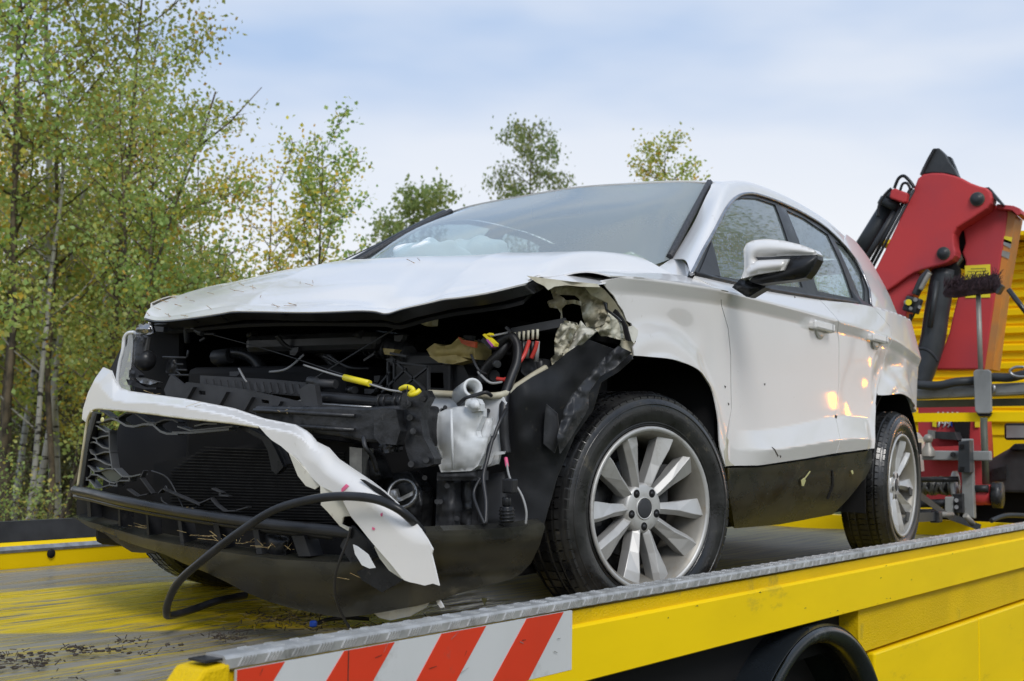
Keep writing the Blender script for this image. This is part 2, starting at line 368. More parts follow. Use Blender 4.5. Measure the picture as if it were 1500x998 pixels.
def pillow(name, px, X, bulge, thick, m, parent, step=6.0, rpx=14.0, holes=(), wob=0.0, ridge=False):
    fn = X if callable(X) else (lambda a, b, X=X: X)
    ph = (px[0][0]*.37+px[0][1]*.11) % 7; bp = []; wt = []
    for i in range(len(px)):
        (ax, ay), (bx, by) = px[i-1], px[i]; l = math.hypot(bx-ax, by-ay); n = max(1, int(l/1.5)); bp += [(ax+(bx-ax)*(k+.5)/n, ay+(by-ay)*(k+.5)/n) for k in range(n)]; wt += [l/n]*n
    bp = np.array(bp); wt = np.array(wt)
    def g(a, b):
        d2 = (bp[:, 0]-a)**2+(bp[:, 1]-b)**2+.4
        t = min(1, math.pi/float((wt/d2).sum())/rpx); q = math.sin(t*math.pi/2)
        w_ = 0
        if wob:
            n1 = noise.noise(Vector((a/24+ph, b/30, ph))); n2 = noise.noise(Vector((a/11+ph, b/13, 3+ph)))
            w_ = wob*1.6*((1-3*abs(n1))+.7*(1-3*abs(n2))) if ridge else wob*1.6*(n1+.6*n2)
        return UX(a, b, fn(a, b)-bulge*q+w_)
    return sheet(name, px, g, min(step, 5.0), m, parent, holes=holes, thick=thick, out=(-1, -.3, .1), eps=1.0, off=(thick, 0, 0))
def crom(P, n=8, closed=False):
    P = [np.array(p, float) for p in P]; o = []; m = len(P)
    for i in range(m if closed else m-1):
        if closed: a, b, c, d = P[(i-1) % m], P[i], P[(i+1) % m], P[(i+2) % m]
        else: a, b, c, d = P[max(i-1, 0)], P[i], P[i+1], P[min(i+2, m-1)]
        for k in range(n):
            t = k/n; o.append(.5*((2*b)+(-a+c)*t+(2*a-5*b+4*c-d)*t*t+(-a+3*b-3*c+d)*t**3))
    if not closed: o.append(P[-1])
    return o
def ptube(name, pts, r, m, parent, n=8, sub=6):
    """pts: (px, py, X) points on the real plane X"""
    return MB().tube(crom([UX(*p) for p in pts], sub), r, n).build(name, m, parent)
def itp(x, ks):
    xs = [k[0] for k in ks]; ys = [k[1] for k in ks]; return float(np.interp(x, xs, ys))
def smooth_itp(x, ks):
    xs = [k[0] for k in ks]; ys = [k[1] for k in ks]
    if x <= xs[0]: return ys[0]
    if x >= xs[-1]: return ys[-1]
    i = max(0, min(len(xs)-2, int(np.searchsorted(xs, x))-1))
    def sl(j):
        if j <= 0 or j >= len(xs)-1: j2 = max(0, min(len(xs)-2, j if j <= 0 else j-1)); return (ys[j2+1]-ys[j2])/(xs[j2+1]-xs[j2])
        a = (ys[j]-ys[j-1])/(xs[j]-xs[j-1]); b = (ys[j+1]-ys[j])/(xs[j+1]-xs[j])
        return 0 if a*b <= 0 else 2*a*b/(a+b)
    h = xs[i+1]-xs[i]; t = (x-xs[i])/h
    return (2*t**3-3*t*t+1)*ys[i]+(t**3-2*t*t+t)*h*sl(i)+(-2*t**3+3*t*t)*ys[i+1]+(t**3-t*t)*h*sl(i+1)
def sstep(a, b, x):
    t = max(0, min(1, (x-a)/(b-a))); return t*t*(3-2*t)
def loft(rows):
    """rows of 3D points with equal counts -> f(u,v), u along a row, v across rows"""
    A = np.array(rows, float); nr, nc = A.shape[:2]
    def f(u, v):
        u = max(0, min(1, u))*(nc-1); v = max(0, min(1, v))*(nr-1)
        def cr(Q, t):
            i = min(int(t), len(Q)-2); s = t-i; a = Q[i-1] if i > 0 else 2*Q[0]-Q[1]; d = Q[i+2] if i+2 < len(Q) else 2*Q[-1]-Q[-2]; b, c = Q[i], Q[i+1]
            return .5*((2*b)+(-a+c)*s+(2*a-5*b+4*c-d)*s*s+(-a+3*b-3*c+d)*s**3)
        i0 = min(int(v), nr-2); r = [cr(A[j], u) for j in range(max(0, i0-1), min(nr, i0+3))]
        return cr(np.array(r), v-max(0, i0-1))
    return f
def add_grid(mb, f, nu, nv, thick=.002, out=(0, 0, 1), mirror=False):
    poly = [(0, 0), (1, 0), (1, 1), (0, 1)]
    e = .004; us = [i/nu for i in range(nu+1)]; vs = [j/nv for j in range(nv+1)]; P = []; N = []
    for v in vs:
        for u in us:
            P.append(np.array(f(u, v))); u0, u1, v0, v1 = max(0, u-e), min(1, u+e), max(0, v-e), min(1, v+e)
            n = np.cross(f(u1, v)-f(u0, v), f(u, v1)-f(u, v0)); l = np.linalg.norm(n); N.append(n/l if l > 1e-12 else np.array((0, 0, 1.)))
    sgn = 1.0 if np.mean(N, axis=0) @ np.array(out, float) >= 0 else -1.0; N = [n*sgn for n in N]; B = [p-n*thick for p, n in zip(P, N)]
    fc = [(j*(nu+1)+i, j*(nu+1)+i+1, (j+1)*(nu+1)+i+1, (j+1)*(nu+1)+i) for j in range(nv) for i in range(nu)]
    bd = [(i, i+1) for i in range(nu)]+[(j*(nu+1)+nu, (j+1)*(nu+1)+nu) for j in range(nv)]+[(nv*(nu+1)+i+1, nv*(nu+1)+i) for i in range(nu)]+[((j+1)*(nu+1), j*(nu+1)) for j in range(nv)]
    if sgn < 0: fc = [q[::-1] for q in fc]
    if mirror:
        my = np.array((1, -1, 1.)); P = [p*my for p in P]; B = [p*my for p in B]; N = [n*my for n in N]; fc = [q[::-1] for q in fc]
    if (sgn < 0) != mirror: bd = [(b, a) for a, b in bd]
    mb.add(P, fc, True, N); mb.add(B, [q[::-1] for q in fc], True, [-n for n in N]); n0 = len(P)
    mb.add(P+B, [(b, a, n0+a, n0+b) for a, b in bd], False, [None]*(2*n0))
    return mb
def copy_tree(o, parent=None):
    c = o.copy(); COL.objects.link(c); c.parent = parent
    for ch in list(o.children): copy_tree(ch, c)
    return c

# ================================================================== THE WRECKED CAR
car = thing('crashed_car', 'white crashed compact suv with torn off bumper and crumpled bonnet on the flatbed', 'car')
def zc(x): return smooth_itp(x, [(-.9, .90), (-.32, .972), (0, .993), (.5, 1.01), (1.1, 1.012), (2.0, 1.008), (2.4, .998), (2.8, .97), (3.6, .93)])
def zb(x): return smooth_itp(x, [(-.3, 1.02), (.2, 1.045), (.8, 1.06), (1.5, 1.09), (2.25, 1.13), (3.5, 1.15)])
WK = [(.10, .70), (.15, .76), (.25, .84), (.35, .875), (.45, .893), (.6, .893), (.75, .896), (.9, .904), (1.1, .914)]
def taper(x):
    x = max(-.9, min(3.5, x))
    t = 0.0
    if x < -.2: t += .85*(-x-.2)**2
    if x > 2.4: t += .10*(x-2.4)**2
    if x > 3.15: t += 2.2*(x-3.15)**2
    return t
def gauss(x, z, cx, cz, sx, sz): return math.exp(-((x-cx)/sx)**2-((z-cz)/sz)**2)
def W0(x, z, dents=False):
    c = zc(x); b = zb(x)
    wc = smooth_itp(c, WK)+.012
    if z <= c:
        y = smooth_itp(z, WK)
        d = c-z; y += .014*max(0, 1-d/.045)
        # bright folded facet low on the doors
        a = sstep(.58, .86, x)*(1-sstep(2.02, 2.22, x))
        top = .565+.07*sstep(.7, 1.9, x); lo = .50+.045*sstep(.7, 1.9, x)
        if z > lo: y += a*.030*max(0, 1-(z-lo)/(top-lo))
        else: y += a*.030*max(.35, 1-(lo-z)/.06*.4)
    elif z <= b:
        y = wc+(z-c)/(b-c)*(.868-wc)
    else:
        d = z-b; y = .868-.36*d-.28*d*d-.035*max(0, x-1.6)
    # flares round the wheel arches
    if z < c:
        for wx in (0.0, 2.63):
            r = math.hypot(x-wx, z-.31)
            y += .020*(1-sstep(.50, .585, r))*(1-sstep(c-.16, c-.05, z))
            y += .006*(1-sstep(.455, .475, r))
    y -= taper(x)
    if dents:
        y -= .022*gauss(x, z, 2.52, .87, .17, .06)+.014*gauss(x, z, 2.28, .78, .07, .11)-.007*gauss(x, z, 2.47, .79, .12, .04)
        y -= .007*gauss(x, z, .14, .86, .16, .06)+.005*gauss(x, z, .33, .70, .06, .14)-.003*gauss(x, z, .28, .80, .05, .06)
        y -= .004*gauss(x, z, 2.05, .72, .18, .10)+.010*gauss(x, z, 2.95, .85, .13, .11)
    return y
def side(dents, off=0.0): return lambda x, z: np.array((x, -(W0(x, z, dents)+off), z))
def US(px, py, off=0.0):        # onto the near body side
    y = -.9
    for _ in range(12):
        P = U(px, py, 1, y); y = .5*y+.5*(-(W0(P[0], P[2])+off))
    return (float(P[0]), float(P[2]))
def sidepoly(pts, n=0):
    o = []
    for p in pts:
        if len(p) == 3: o.append((p[0], p[1]))       # (x, z, 'xz') given directly
        else: o.append(US(*p))
    return o
def arc_smooth(pts, sub=5): return [tuple(q) for q in crom([(a, b, 0) for a, b in pts], sub)] if False else [(float(q[0]), float(q[1])) for q in crom([(a, b) for a, b in pts], sub)]
STEP = .030; SV = .009
arch_f = arc_smooth([US(*p) for p in [(929, 521), (956, 523), (992, 528), (1022, 541), (1043, 568), (1052, 610), (1055, 655), (1063, 684)]])
gap_f = [US(*p) for p in [(1066, 683), (1071, 600), (1070, 520), (1066, 481), (1056, 440)]]
# --- near front fender (torn open at its front)
tear = [US(*p) for p in [(892, 399), (880, 412), (890, 424), (899, 433), (906, 446), (913, 456), (918, 470), (925, 474), (931, 486), (928, 492), (932, 501), (927, 508)]]
fpoly = tear+arch_f+[US(1065, 683)]+gap_f[1:]
cl = [(float(x), zc(x)-.0005) for x in np.linspace(.46, -.25, 30)]
fpoly = tear[1:]+arch_f+gap_f[1:]+[(q[0], q[1]) for q in cl if q[0] < gap_f[-1][0]]
mb = MB(); add_sheet(mb, [(p[0], p[1]-zc(p[0])) for p in fpoly], lambda u, v: side(True)(u, v+zc(u)), .018, stepv=.009, eps=.003, thick=.004, out=(0, -1, 0))
lipP = [UX(211, 466, -.47), UX(232, 470, -.55), UX(290, 463, -.66), UX(350, 458, -.72), UX(430, 456, -.77), UX(500, 456, -.79), UX(545, 456, -.795), UX(565, 460, -.80), UX(592, 452, -.79), UX(640, 440, -.75), UX(720, 428, -.67), UX(765, 416, -.58), UX(783, 408, -.50)]
rearP = [UX(452, 402, .24), UX(470, 399, .24), UX(505, 391, .21), UX(545, 386, .19), UX(595, 382, .17), UX(640, 380, .16), UX(670, 379.5, .16), UX(700, 379, .17), UX(740, 378, .19), UX(800, 376, .21), UX(870, 374, .26), UX(930, 375, .31), UX(984, 401, .34)]
farE = crom([lipP[0], UX(222, 450, -.42), UX(250, 437, -.32), UX(290, 424, -.17), UX(335, 414, 0.0), UX(400, 405, .14), rearP[0]], 8)
nearE = crom([lipP[-1], UX(808, 406, -.42), UX(838, 400.5, -.25), UX(870, 397.5, -.08), UX(920, 397, .12), rearP[-1]], 8)
def along(Q, t): q = t*(len(Q)-1); i = min(int(q), len(Q)-2); return Q[i]+(Q[i+1]-Q[i])*(q-i)
# top of the fender, from the shoulder line up to the bonnet gap
NX = [(p[0], -p[1]-.003, p[2]-.001) for p in nearE]
def inner_edge(x):
    if x <= NX[-1][0]: return itp(x, [(q[0], q[1]) for q in NX]), itp(x, [(q[0], q[2]) for q in NX])
    k = min(1, (x-NX[-1][0])/.14); return NX[-1][1]+(.80-NX[-1][1])*k, NX[-1][2]+(1.058-NX[-1][2])*k
def fender_top(x0, x1):
    rows = []
    for k in range(5):
        r = []
        for i in range(9):
            x = x0+(x1-x0)*i/8; c = zc(x); w0 = W0(x, c-.0005, True); e = (-.50, .752, .955)
            wi, zi = inner_edge(x)
            t = k/4; r.append((x, -(w0+(wi-w0)*t), c+(zi-c)*t+.012*math.sin(math.pi*t)))
        rows.append(r)
    return rows
add_grid(mb, loft(fender_top(-.33, .47)), 26, 8, thick=.004, out=(0, -.3, 1))
mb.build('front_fender', 'car_paint', car)['label'] = 'torn open front fender above the steered front wheel'
# curled lip of torn metal at the fender's open edge
lip = MB()
tp = [(873, 415), (886, 425), (900, 441), (911, 458), (917, 472), (924, 480), (930, 498), (931, 521)]
for i in range(len(tp)-1):
    a, b = tp[i], tp[i+1]
    pa, pb = US(*a), US(*b)
    A = np.array((pa[0], -(W0(*pa)), pa[1])); B = np.array((pb[0], -(W0(*pb)), pb[1]))
    w1 = .030+.012*math.sin(i*2.3); w2 = .030+.012*math.sin((i+1)*2.3)
    lip.prism([A, B, B+np.array((-.7*w2, .75*w2, -.35*w2)), A+np.array((-.7*w1, .75*w1, -.35*w1))], (.003, .003, 0))
lip.build('torn_edge', 'bare_primer', car)
# --- near doors and quarter
win_c1 = [(1012, 402), (1020, 386), (1030, 366), (1046, 338), (1062, 308), (1076, 291), (1092, 284), (1112, 286), (1150, 300), (1180, 315), (1212, 336), (1245, 370), (1263, 400), (1273, 425), (1275, 447)]
c1 = arc_smooth([US(*p) for p in win_c1[:-1]], 4)+[US(1275, 447)]
gapx = .0055
fd_rear = [US(*p) for p in [(1196, 433), (1222, 462), (1229, 500), (1229, 560), (1226, 620), (1225, 664)]]
def belt_pts(xa, xb, n=8): return [(xa+(xb-xa)*i/n, zb(xa+(xb-xa)*i/n)-.004) for i in range(n+1)]
xa = US(1013, 403)[0]
fd = [(gap_f[0][0]+gapx, gap_f[0][1])]+[(p[0]+gapx, p[1]) for p in gap_f[1:]]+[(xa+.02, zb(xa)-.004)]
xr = fd_rear[0][0]
fd += belt_pts(xa+.03, xr-.002)+[(p[0]-.003, p[1]) for p in fd_rear]
fd += [US(*p) for p in [(1180, 672), (1110, 682)]]
def build_side(poly, name, mirror=False, dents=True, label=None, m='car_paint', extra=None, parent=None, **kw):
    o = MB(); add_sheet(o, [(p[0], p[1]-zc(p[0])) for p in poly], lambda u, v: side(dents)(u, v+zc(u)), STEP, stepv=SV, eps=.004, thick=kw.pop('thick', .012), out=(0, -1, 0), mirror=mirror, **kw)
    if extra: extra(o)
    ob = o.build(name, m, parent or car)
    if label: ob['label'] = label
    return ob
front_door = build_side(fd, 'front_door')
rd_rear = [US(*p) for p in [(1278, 449), (1303, 478), (1299, 520), (1295, 545), (1289, 576)]]
arch_r_front = [US(*p) for p in [(1289, 578), (1285, 590), (1283, 610), (1282, 640), (1281, 657)]]
rd = [(p[0]+.002, p[1]) for p in reversed(fd_rear)]+belt_pts(xr+.002, rd_rear[0][0]-.003)+[(p[0]-.003, p[1]) for p in rd_rear]+arch_r_front[1:]+[US(*p) for p in [(1250, 661)]]
rear_door = build_side(rd, 'rear_door')
rear_door['label'] = 'dented rear door with amber lights mirrored in its paint'
# quarter panel with the pillar behind the little window
arch_r = arc_smooth([US(*p) for p in [(1289, 578.5), (1300, 579), (1320, 577), (1335, 585), (1345, 603), (1351, 635), (1354, 670), (1355, 690)]], 4)
qp = [(p[0]+.002, p[1]) for p in rd_rear]+arch_r[1:]+[(3.08, .30), (3.30, .30), (3.42, .40), (3.44, .70), (3.40, .9), (3.36, 1.0)]
qp += [(3.30, 1.10), (3.24, 1.18), (3.10, 1.33), (2.97, 1.44)]
xq = US(1245, 370)[0]
c1q = [p for p in c1 if p[0] > 2.35]
qp += [(2.80, 1.50), (2.6, 1.508), (c1q[0][0], c1q[0][1]+.01)]+c1q+[(c1[-1][0]+.004, c1[-1][1]-.01)]
quarter = build_side(qp, 'rear_quarter_panel', thick=.006); quarter['label'] = 'creased rear quarter panel above the rear wheel'
# far side: the same panels without the damage
ang = [R(a) for a in range(-18, 199, 9)]
archF = [(.0+.465*math.cos(a), .31+.465*math.sin(a)) for a in ang]
ff = list(reversed(archF))[:0]
ffp = [(-.30, .70), (-.28, .90)]+[(x, zc(x)-.0005) for x in (-.25, -.2, 0, .2, .4)]+[(p[0], p[1]) for p in reversed(gap_f)]+[p for p in archF if p[1] > .45 and p[0] > -.32]
o = MB(); add_sheet(o, ffp, side(False), STEP, thick=.004, out=(0, -1, 0), mirror=True); add_grid(o, loft(fender_top(-.25, .47)), 20, 6, thick=.004, out=(0, -.3, 1), mirror=True)
o.build('front_fender', 'car_paint', car)
for poly, nm in ((fd, 'front_door'), (rd, 'rear_door'), (qp, 'rear_quarter_panel')): build_side(poly, nm, mirror=True, dents=False)
# --- black cladding along the sill and round the arches
for mir in (False, True):
    sp = [US(*p) for p in [(1067, 686), (1110, 685), (1180, 675), (1225, 668), (1278, 660), (1279, 678), (1268, 702), (1256, 716), (1242, 733)]]+[(1.8, .235), (1.2, .225), (.75, .235), US(1076, 762), US(1071, 735)]
    o = MB(); add_sheet(o, sp, lambda x, z: np.array((x, -(W0(x, z)-.004), z)), STEP, thick=.02, out=(0, -1, 0), mirror=mir)
    o.build('sill_cladding', 'cladding', car)
MB().bar((.5, -.66, .27), (2.2, -.66, .27), .22, .08).bar((.5, .66, .27), (2.2, .66, .27), .22, .08).box((1.35, 0, .28), (3.0, 1.2, .05)).box((2.4, 0, .24), (.5, .8, .10)).box((1.5, .1, .24), (1.6, .2, .06)).build('underbody', 'black_matt', car)

# --- side frame: pillars and roof rail, lofted between the window opening and the roof edge
def sidept(px, py): a = US(px, py); return np.array((a[0], -W0(*a), a[1]))
inner = [sidept(*p) for p in [(1012, 402), (1030, 366), (1046, 338), (1062, 308), (1076, 291), (1092, 284), (1112, 286), (1150, 300), (1180, 315), (1212, 336), (1240, 364)]]
outer = [UX(984, 379, .60), UX(1001, 352, .72), UX(1017, 325, .83), UX(1030, 297, .94), UX(1040, 277, 1.03), UX(1047, 268, 1.12), np.array((1.40, -.585, 1.555)), np.array((1.75, -.585, 1.57)), np.array((2.1, -.58, 1.57)), np.array((2.5, -.575, 1.555)), np.array((2.8, -.57, 1.53))]
mid = []
for i, (a, b) in enumerate(zip(inner, outer)):
    m = (a+b)/2; bul = np.array((-.012, -.02, .018)) if i < 4 else np.array((0, -.012, .022)); mid.append(m+bul)
FARO = [UX(520, 388, .60), UX(556, 366, .72), UX(589, 347, .83), UX(617, 331, .94), UX(637, 320, 1.03), UX(657, 311, 1.12)]
FARF = [p+np.array((.01, .02, -.012)) for p in FARO]+[p*np.array((1, -1, 1)) for p in outer[6:]]
inn2 = [p*np.array((1, -1, 1))+np.array((0, -.02, .0)) for p in inner]
mid2 = [(a+b)/2+np.array((.01, .0, .0)) for a, b in zip(inn2, FARF)]
o = MB(); add_grid(o, loft([inn2, mid2, FARF]), 60, 10, thick=.004, out=(0, 1, .6)); o.build('side_frame', 'car_paint', car)
for mir in (False,):
    o = MB(); add_grid(o, loft([inner, mid, outer]), 60, 10, thick=.004, out=(0, -1, .6), mirror=mir); o.build('side_frame', 'car_paint', car)
# cowl corner between pillar foot, fender top and bonnet
for mir in (False, True):
    o = MB()
    rows = [[UX(984, 379, .60), UX(992, 378, .60), UX(1003, 385, .55), sidept(1012, 402)], [np.array((.30, -.70, 1.045)), np.array((.34, -.765, 1.046)), np.array((.38, -.82, 1.04)), sidept(1031, 406)]]
    add_grid(o, loft(rows), 8, 6, thick=.004, out=(0, -.4, 1), mirror=mir); o.build('cowl_corner', 'car_paint', car)
# --- roof
def hdr(t):   # header of the windscreen, t from near to far
    pass
hd = [UX(1047, 267.5, 1.12), UX(1000, 265, 1.05), UX(950, 267, 1.0), UX(850, 275, .965), UX(750, 291, 1.0), UX(700, 301, 1.05), None]
hd[-1] = FARO[-1]; hd[-2] = UX(695, 299.5, 1.05); hd[-3] = UX(765, 286.5, 1.0)
hd[3] = UX(850, 273, .97)
HD = crom(hd, 1)
def roofrow(x, ye, ze, crown):
    return [np.array((x, -ye*math.cos(math.pi*i/6), ze+crown*(1-(math.cos(math.pi*i/6))**2))) for i in range(7)]
rr_ = [hd, roofrow(1.45, .585, 1.556, .045), roofrow(2.0, .58, 1.571, .04), roofrow(2.6, .575, 1.548, .04), roofrow(3.0, .57, 1.51, .035), roofrow(3.24, .56, 1.475, .03)]
o = MB(); add_grid(o, loft(rr_), 30, 30, thick=.005, out=(0, 0, 1)); o.build('roof', 'car_paint', car)
# tail: hatch, lamps and bumper
hx = lambda y, z: np.array((smooth_itp(z, [(.25, 3.36), (.45, 3.46), (.75, 3.48), (.95, 3.47), (1.05, 3.44), (1.3, 3.30), (1.48, 3.17)])-.30*abs(y/.8)**4, y, z))
def hw(z): return smooth_itp(z, [(.25, .76), (.5, .80), (.95, .79), (1.1, .745), (1.3, .68), (1.47, .61)])
hp = [(-hw(z), z) for z in (.70, .9, 1.0, 1.1, 1.25, 1.4, 1.47)]+[(hw(z), z) for z in (1.47, 1.4, 1.25, 1.1, 1.0, .9, .70)]
hole = [(-.52, 1.12), (.52, 1.12), (.48, 1.40), (-.48, 1.40)]
sheet('tailgate', hp, hx, .05, 'car_paint', car, holes=[hole], thick=.006, out=(1, 0, 0))
sheet('rear_window', hole, lambda y, z: hx(y, z)-np.array((.004, 0, 0)), .06, 'side_glass', car, thick=.003, out=(1, 0, 0))
bp_ = [(-hw(z)-.01, z) for z in (.27, .5, .69)]+[(hw(z)+.01, z) for z in (.69, .5, .27)]
sheet('rear_bumper', bp_, lambda y, z: hx(y, z)+np.array((.012, 0, 0)), .05, 'cladding', car, thick=.006, out=(1, 0, 0))
for s in (-1, 1):
    tl = [(s*.79, .96), (s*.55, .96), (s*.52, .84), (s*.80, .80)]
    sheet('tail_lamp', tl, lambda y, z: hx(y, z)+np.array((.014, 0, 0)), .05, 'red_lens', car, thick=.01, out=(1, 0, 0))
# --- side windows: black frame with panes standing in it
pane1 = arc_smooth([US(*p) for p in [(1056, 405), (1046, 368), (1056, 322), (1069, 297), (1080, 291), (1092, 289.6), (1111, 291), (1137, 300)]], 3)
pane1 = [US(*p) for p in [(1057, 405), (1044, 352), (1056, 322), (1069, 299), (1079, 291.5), (1092, 289.6), (1111, 291), (1137, 300), (1156, 354), (1177, 421.5), (1120, 416)]]
sail = [US(*p) for p in [(1023, 401), (1042, 355), (1055, 405)]]
pane2 = [US(*p) for p in [(1153, 307.6), (1180, 320.5), (1214, 343.5), (1232, 382), (1251, 437), (1220, 431), (1199, 426.5), (1176, 365)]]
pane3 = [US(*p) for p in [(1224, 353), (1238, 362), (1250, 376), (1262, 400), (1268, 424), (1268, 441), (1263, 441), (1245, 398)]]
frame_out = [(p[0], p[1]) for p in c1]
frame_out = frame_out+[(p[0], p[1]+.004) for p in reversed(belt_pts(xa+.03, c1[-1][0]-.03))]
for mir in (False, True):
    o = MB(); add_sheet(o, frame_out, lambda x, z: np.array((x, -(W0(x, z)-.003), z)), .05, holes=[pane1, pane2, pane3], thick=.012, out=(0, -1, 0), mirror=mir); o.build('window_frame', 'black_plastic', car)
    for pn, nm in ((pane1, 'front_side_window'), (pane2, 'rear_side_window'), (pane3, 'quarter_window')):
        o = MB(); add_sheet(o, pn, lambda x, z: np.array((x, -(W0(x, z)-.010), z)), .06, thick=.004, out=(0, -1, 0), mirror=mir); o.build(nm, 'side_glass', car)
    o = MB(); add_sheet(o, sail, lambda x, z: np.array((x, -(W0(x, z)+.001), z)), .05, thick=.006, out=(0, -1, 0), mirror=mir); o.build('mirror_triangle', 'grey_plastic', car)
o = MB(); tr = [np.array((p[0], -(W0(*p)+.002), p[1])) for p in c1]; o.tube(tr, .0065, 6); o.build('window_trim', 'chrome_trim', car)
bl = [np.array((x, -(W0(x, zb(x)+.004)+.004), zb(x)+.004)) for x in np.linspace(xa+.03, c1[-1][0], 16)]; MB().tube(bl, .007, 6).build('belt_moulding', 'black_plastic', car)
# --- windscreen
wb = [np.array((.60, -.705, 1.14)), np.array((.42, -.60, 1.085)), np.array((.30, -.38, 1.06)), np.array((.25, 0, 1.05)), np.array((.30, .38, 1.06)), np.array((.42, .60, 1.085)), np.array((.60, .705, 1.14))]
wb[0] = UX(984, 379, .60); wb[6] = FARO[0]; wb[5] = np.array((.42, .60, 1.11))
wt = [p+np.array((-.004, 0, -.006)) for p in hd]
wt[0] = wt[0]+np.array((0, .012, 0)); wt[-1] = wt[-1]-np.array((0, .012, 0))
wm = []
for i, (a, b) in enumerate(zip(wb, wt)):
    q = (a+b)/2+np.array((-.02, 0, .035)); wm.append(q)
wm[0] = UX(1017, 326, .83)+np.array((0, .012, 0)); wm[-1] = FARO[2]+np.array((0, -.012, 0))
WS = loft([wb, wm, wt])
o = MB(); add_grid(o, WS, 24, 14, thick=.004, out=(-1, 0, 1)); o.build('windscreen', 'windscreen_glass', car)
for s in (0, 1):
    pts = [WS(s+(.008 if s == 0 else -.008), v/12)+np.array((-.004, 0, .006)) for v in range(13)]
    MB().tube(pts, .013, 6).build('windscreen_seal', 'rubber_trim', car)
far = MB()
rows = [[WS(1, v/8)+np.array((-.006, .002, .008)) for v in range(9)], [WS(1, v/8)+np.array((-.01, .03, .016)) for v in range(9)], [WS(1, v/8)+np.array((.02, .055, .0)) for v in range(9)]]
add_grid(far, loft(rows), 16, 4, thick=.004, out=(-1, .5, 1)); far.build('far_pillar_black_strip', 'black_plastic', car).name = 'pillar_trim'  # black trim strip along the far pillar, beside the windscreen seal
MB().bar((.30, -.62, 1.02), (.30, .62, 1.02), .22, .03).build('cowl', 'black_plastic', car)
for (y0, y1) in ((.1, -.5), (.62, .12)):
    MB().tube([(.27, y0, 1.075), (.36, (y0+y1)/2, 1.11), (.40, y1, 1.12)], .007, 6).build('wiper', 'black_plastic', car)

# --- interior seen through the glass
dash = MB(); dash.prism([(.42, -.70, .98), (.42, -.70, 1.06), (.62, -.70, 1.085), (.86, -.70, 1.04), (.92, -.70, .80), (.6, -.7, .7)], (0, 1.40, 0)); dash.build('dashboard', 'seat_dark', car, bevel=.02)
MB().box((2.1, 0, .50), (2.6, 1.6, .06)).box((.5, 0, .75), (.05, 1.5, .6)).build('cabin_floor', 'black_matt', car)
for x, ys in ((1.35, (-.37, .37)), (2.15, (-.4, .0, .4))):
    for y in ys:
        s_ = MB(); s_.box((x+.25, y, .92), (.16, .46, .62), Matrix.Rotation(R(14), 3, 'Y')); s_.box((x, y, .66), (.50, .48, .16)); so = s_.build('seat', 'seat_dark', car, bevel=.04)
        MB().box((x+.36, y, 1.32), (.10, .25, .18)).build('headrest', 'seat_dark', so, bevel=.03)
MB().lathe([(.185+.014*math.cos(a), .014*math.sin(a)) for a in [2*math.pi*i/8 for i in range(8)]], (.98, -.37, .98), (1, 0, .35), 24, closed=True).build('steering_wheel', 'seat_dark', car)
def airbag_f(x0, y0, z0, sx, sy, sz, sd):
    o = MB(); n = 26; V = []; Fc = []
    for i in range(n+1):
        for k in range(n):
            a = math.pi*i/n; t = 2*math.pi*k/n; d = np.array((math.sin(a)*math.cos(t), math.sin(a)*math.sin(t), math.cos(a)))
            q = 1+.10*math.sin(3*d[1]*4+sd)+.06*math.sin(9*d[0]+5*d[1]+sd)+.05*math.sin(14*d[1]-6*d[2]+sd*2)
            V.append((x0+sx*d[0]*q, y0+sy*d[1]*q, z0+sz*d[2]*q))
    for i in range(n):
        for k in range(n): Fc.append((i*n+k, (i+1)*n+k, (i+1)*n+(k+1) % n, i*n+(k+1) % n))
    return o.add(V, Fc, True)
A1 = UX(628, 374, .60); airbag_f(A1[0], A1[1], A1[2]-.03, .07, .20, .085, 1.2).build('airbag', 'airbag', car)
A2 = UX(700, 374, .66); airbag_f(A2[0], A2[1], A2[2]-.03, .08, .15, .095, 3.1).build('airbag', 'airbag', car)
MB().box((.98, 0, 1.43), (.03, .22, .07)).tube([(.97, 0, 1.46), (.99, 0, 1.50)], .012, 6).build('interior_mirror', 'black_plastic', car, bevel=.012)

# --- bonnet
def hood_row(t):
    """t 0 at the lip, 1 at the scuttle"""
    r = []
    for i, p in enumerate(lipP):
        q = rearP[i]; k = 1-(1-t)**1.35
        r.append(np.array((p[0]+(q[0]-p[0])*t, p[1]+(q[1]-p[1])*k, p[2]+(q[2]-p[2])*(1-(1-t)**1.75))))
    F = along(farE, t); Nn = along(nearE, t)
    d0 = F-r[0]; d1 = Nn-r[-1]
    for i in range(13):
        wf = max(0, 1-i/4)**1.5; wn = max(0, 1-(12-i)/2.5)**1.5
        r[i] = r[i]+d0*wf+d1*wn
    return r
hrows = [hood_row(t) for t in (0, .05, .12, .22, .35, .5, .65, .8, .92, 1)]
HL = loft(hrows)
def hoodf(u, v):
    p = HL(u, v); q = p.copy()
    # buckles pressed into the skin
    q[2] += -.026*gauss(u, v, .60, .13, .12, .045)+.0045*math.exp(-abs(u-.24-.04*v)/.02)+.0045*math.exp(-abs(u-.76+.05*v)/.02)-.006*math.exp(-abs(v-.10-.05*math.sin(u*7))/.018)*math.exp(-((u-.42)/.3)**2)+.012*gauss(u, v, .56, .05, .05, .05)-.012*gauss(u, v, .42, .20, .14, .05)+.007*gauss(u, v, .45, .32, .10, .05)-.010*gauss(u, v, .70, .30, .06, .12)
    q[2] += .0035*math.sin(u*31+v*9)*math.exp(-((v-.15)/.2)**2)
    return q
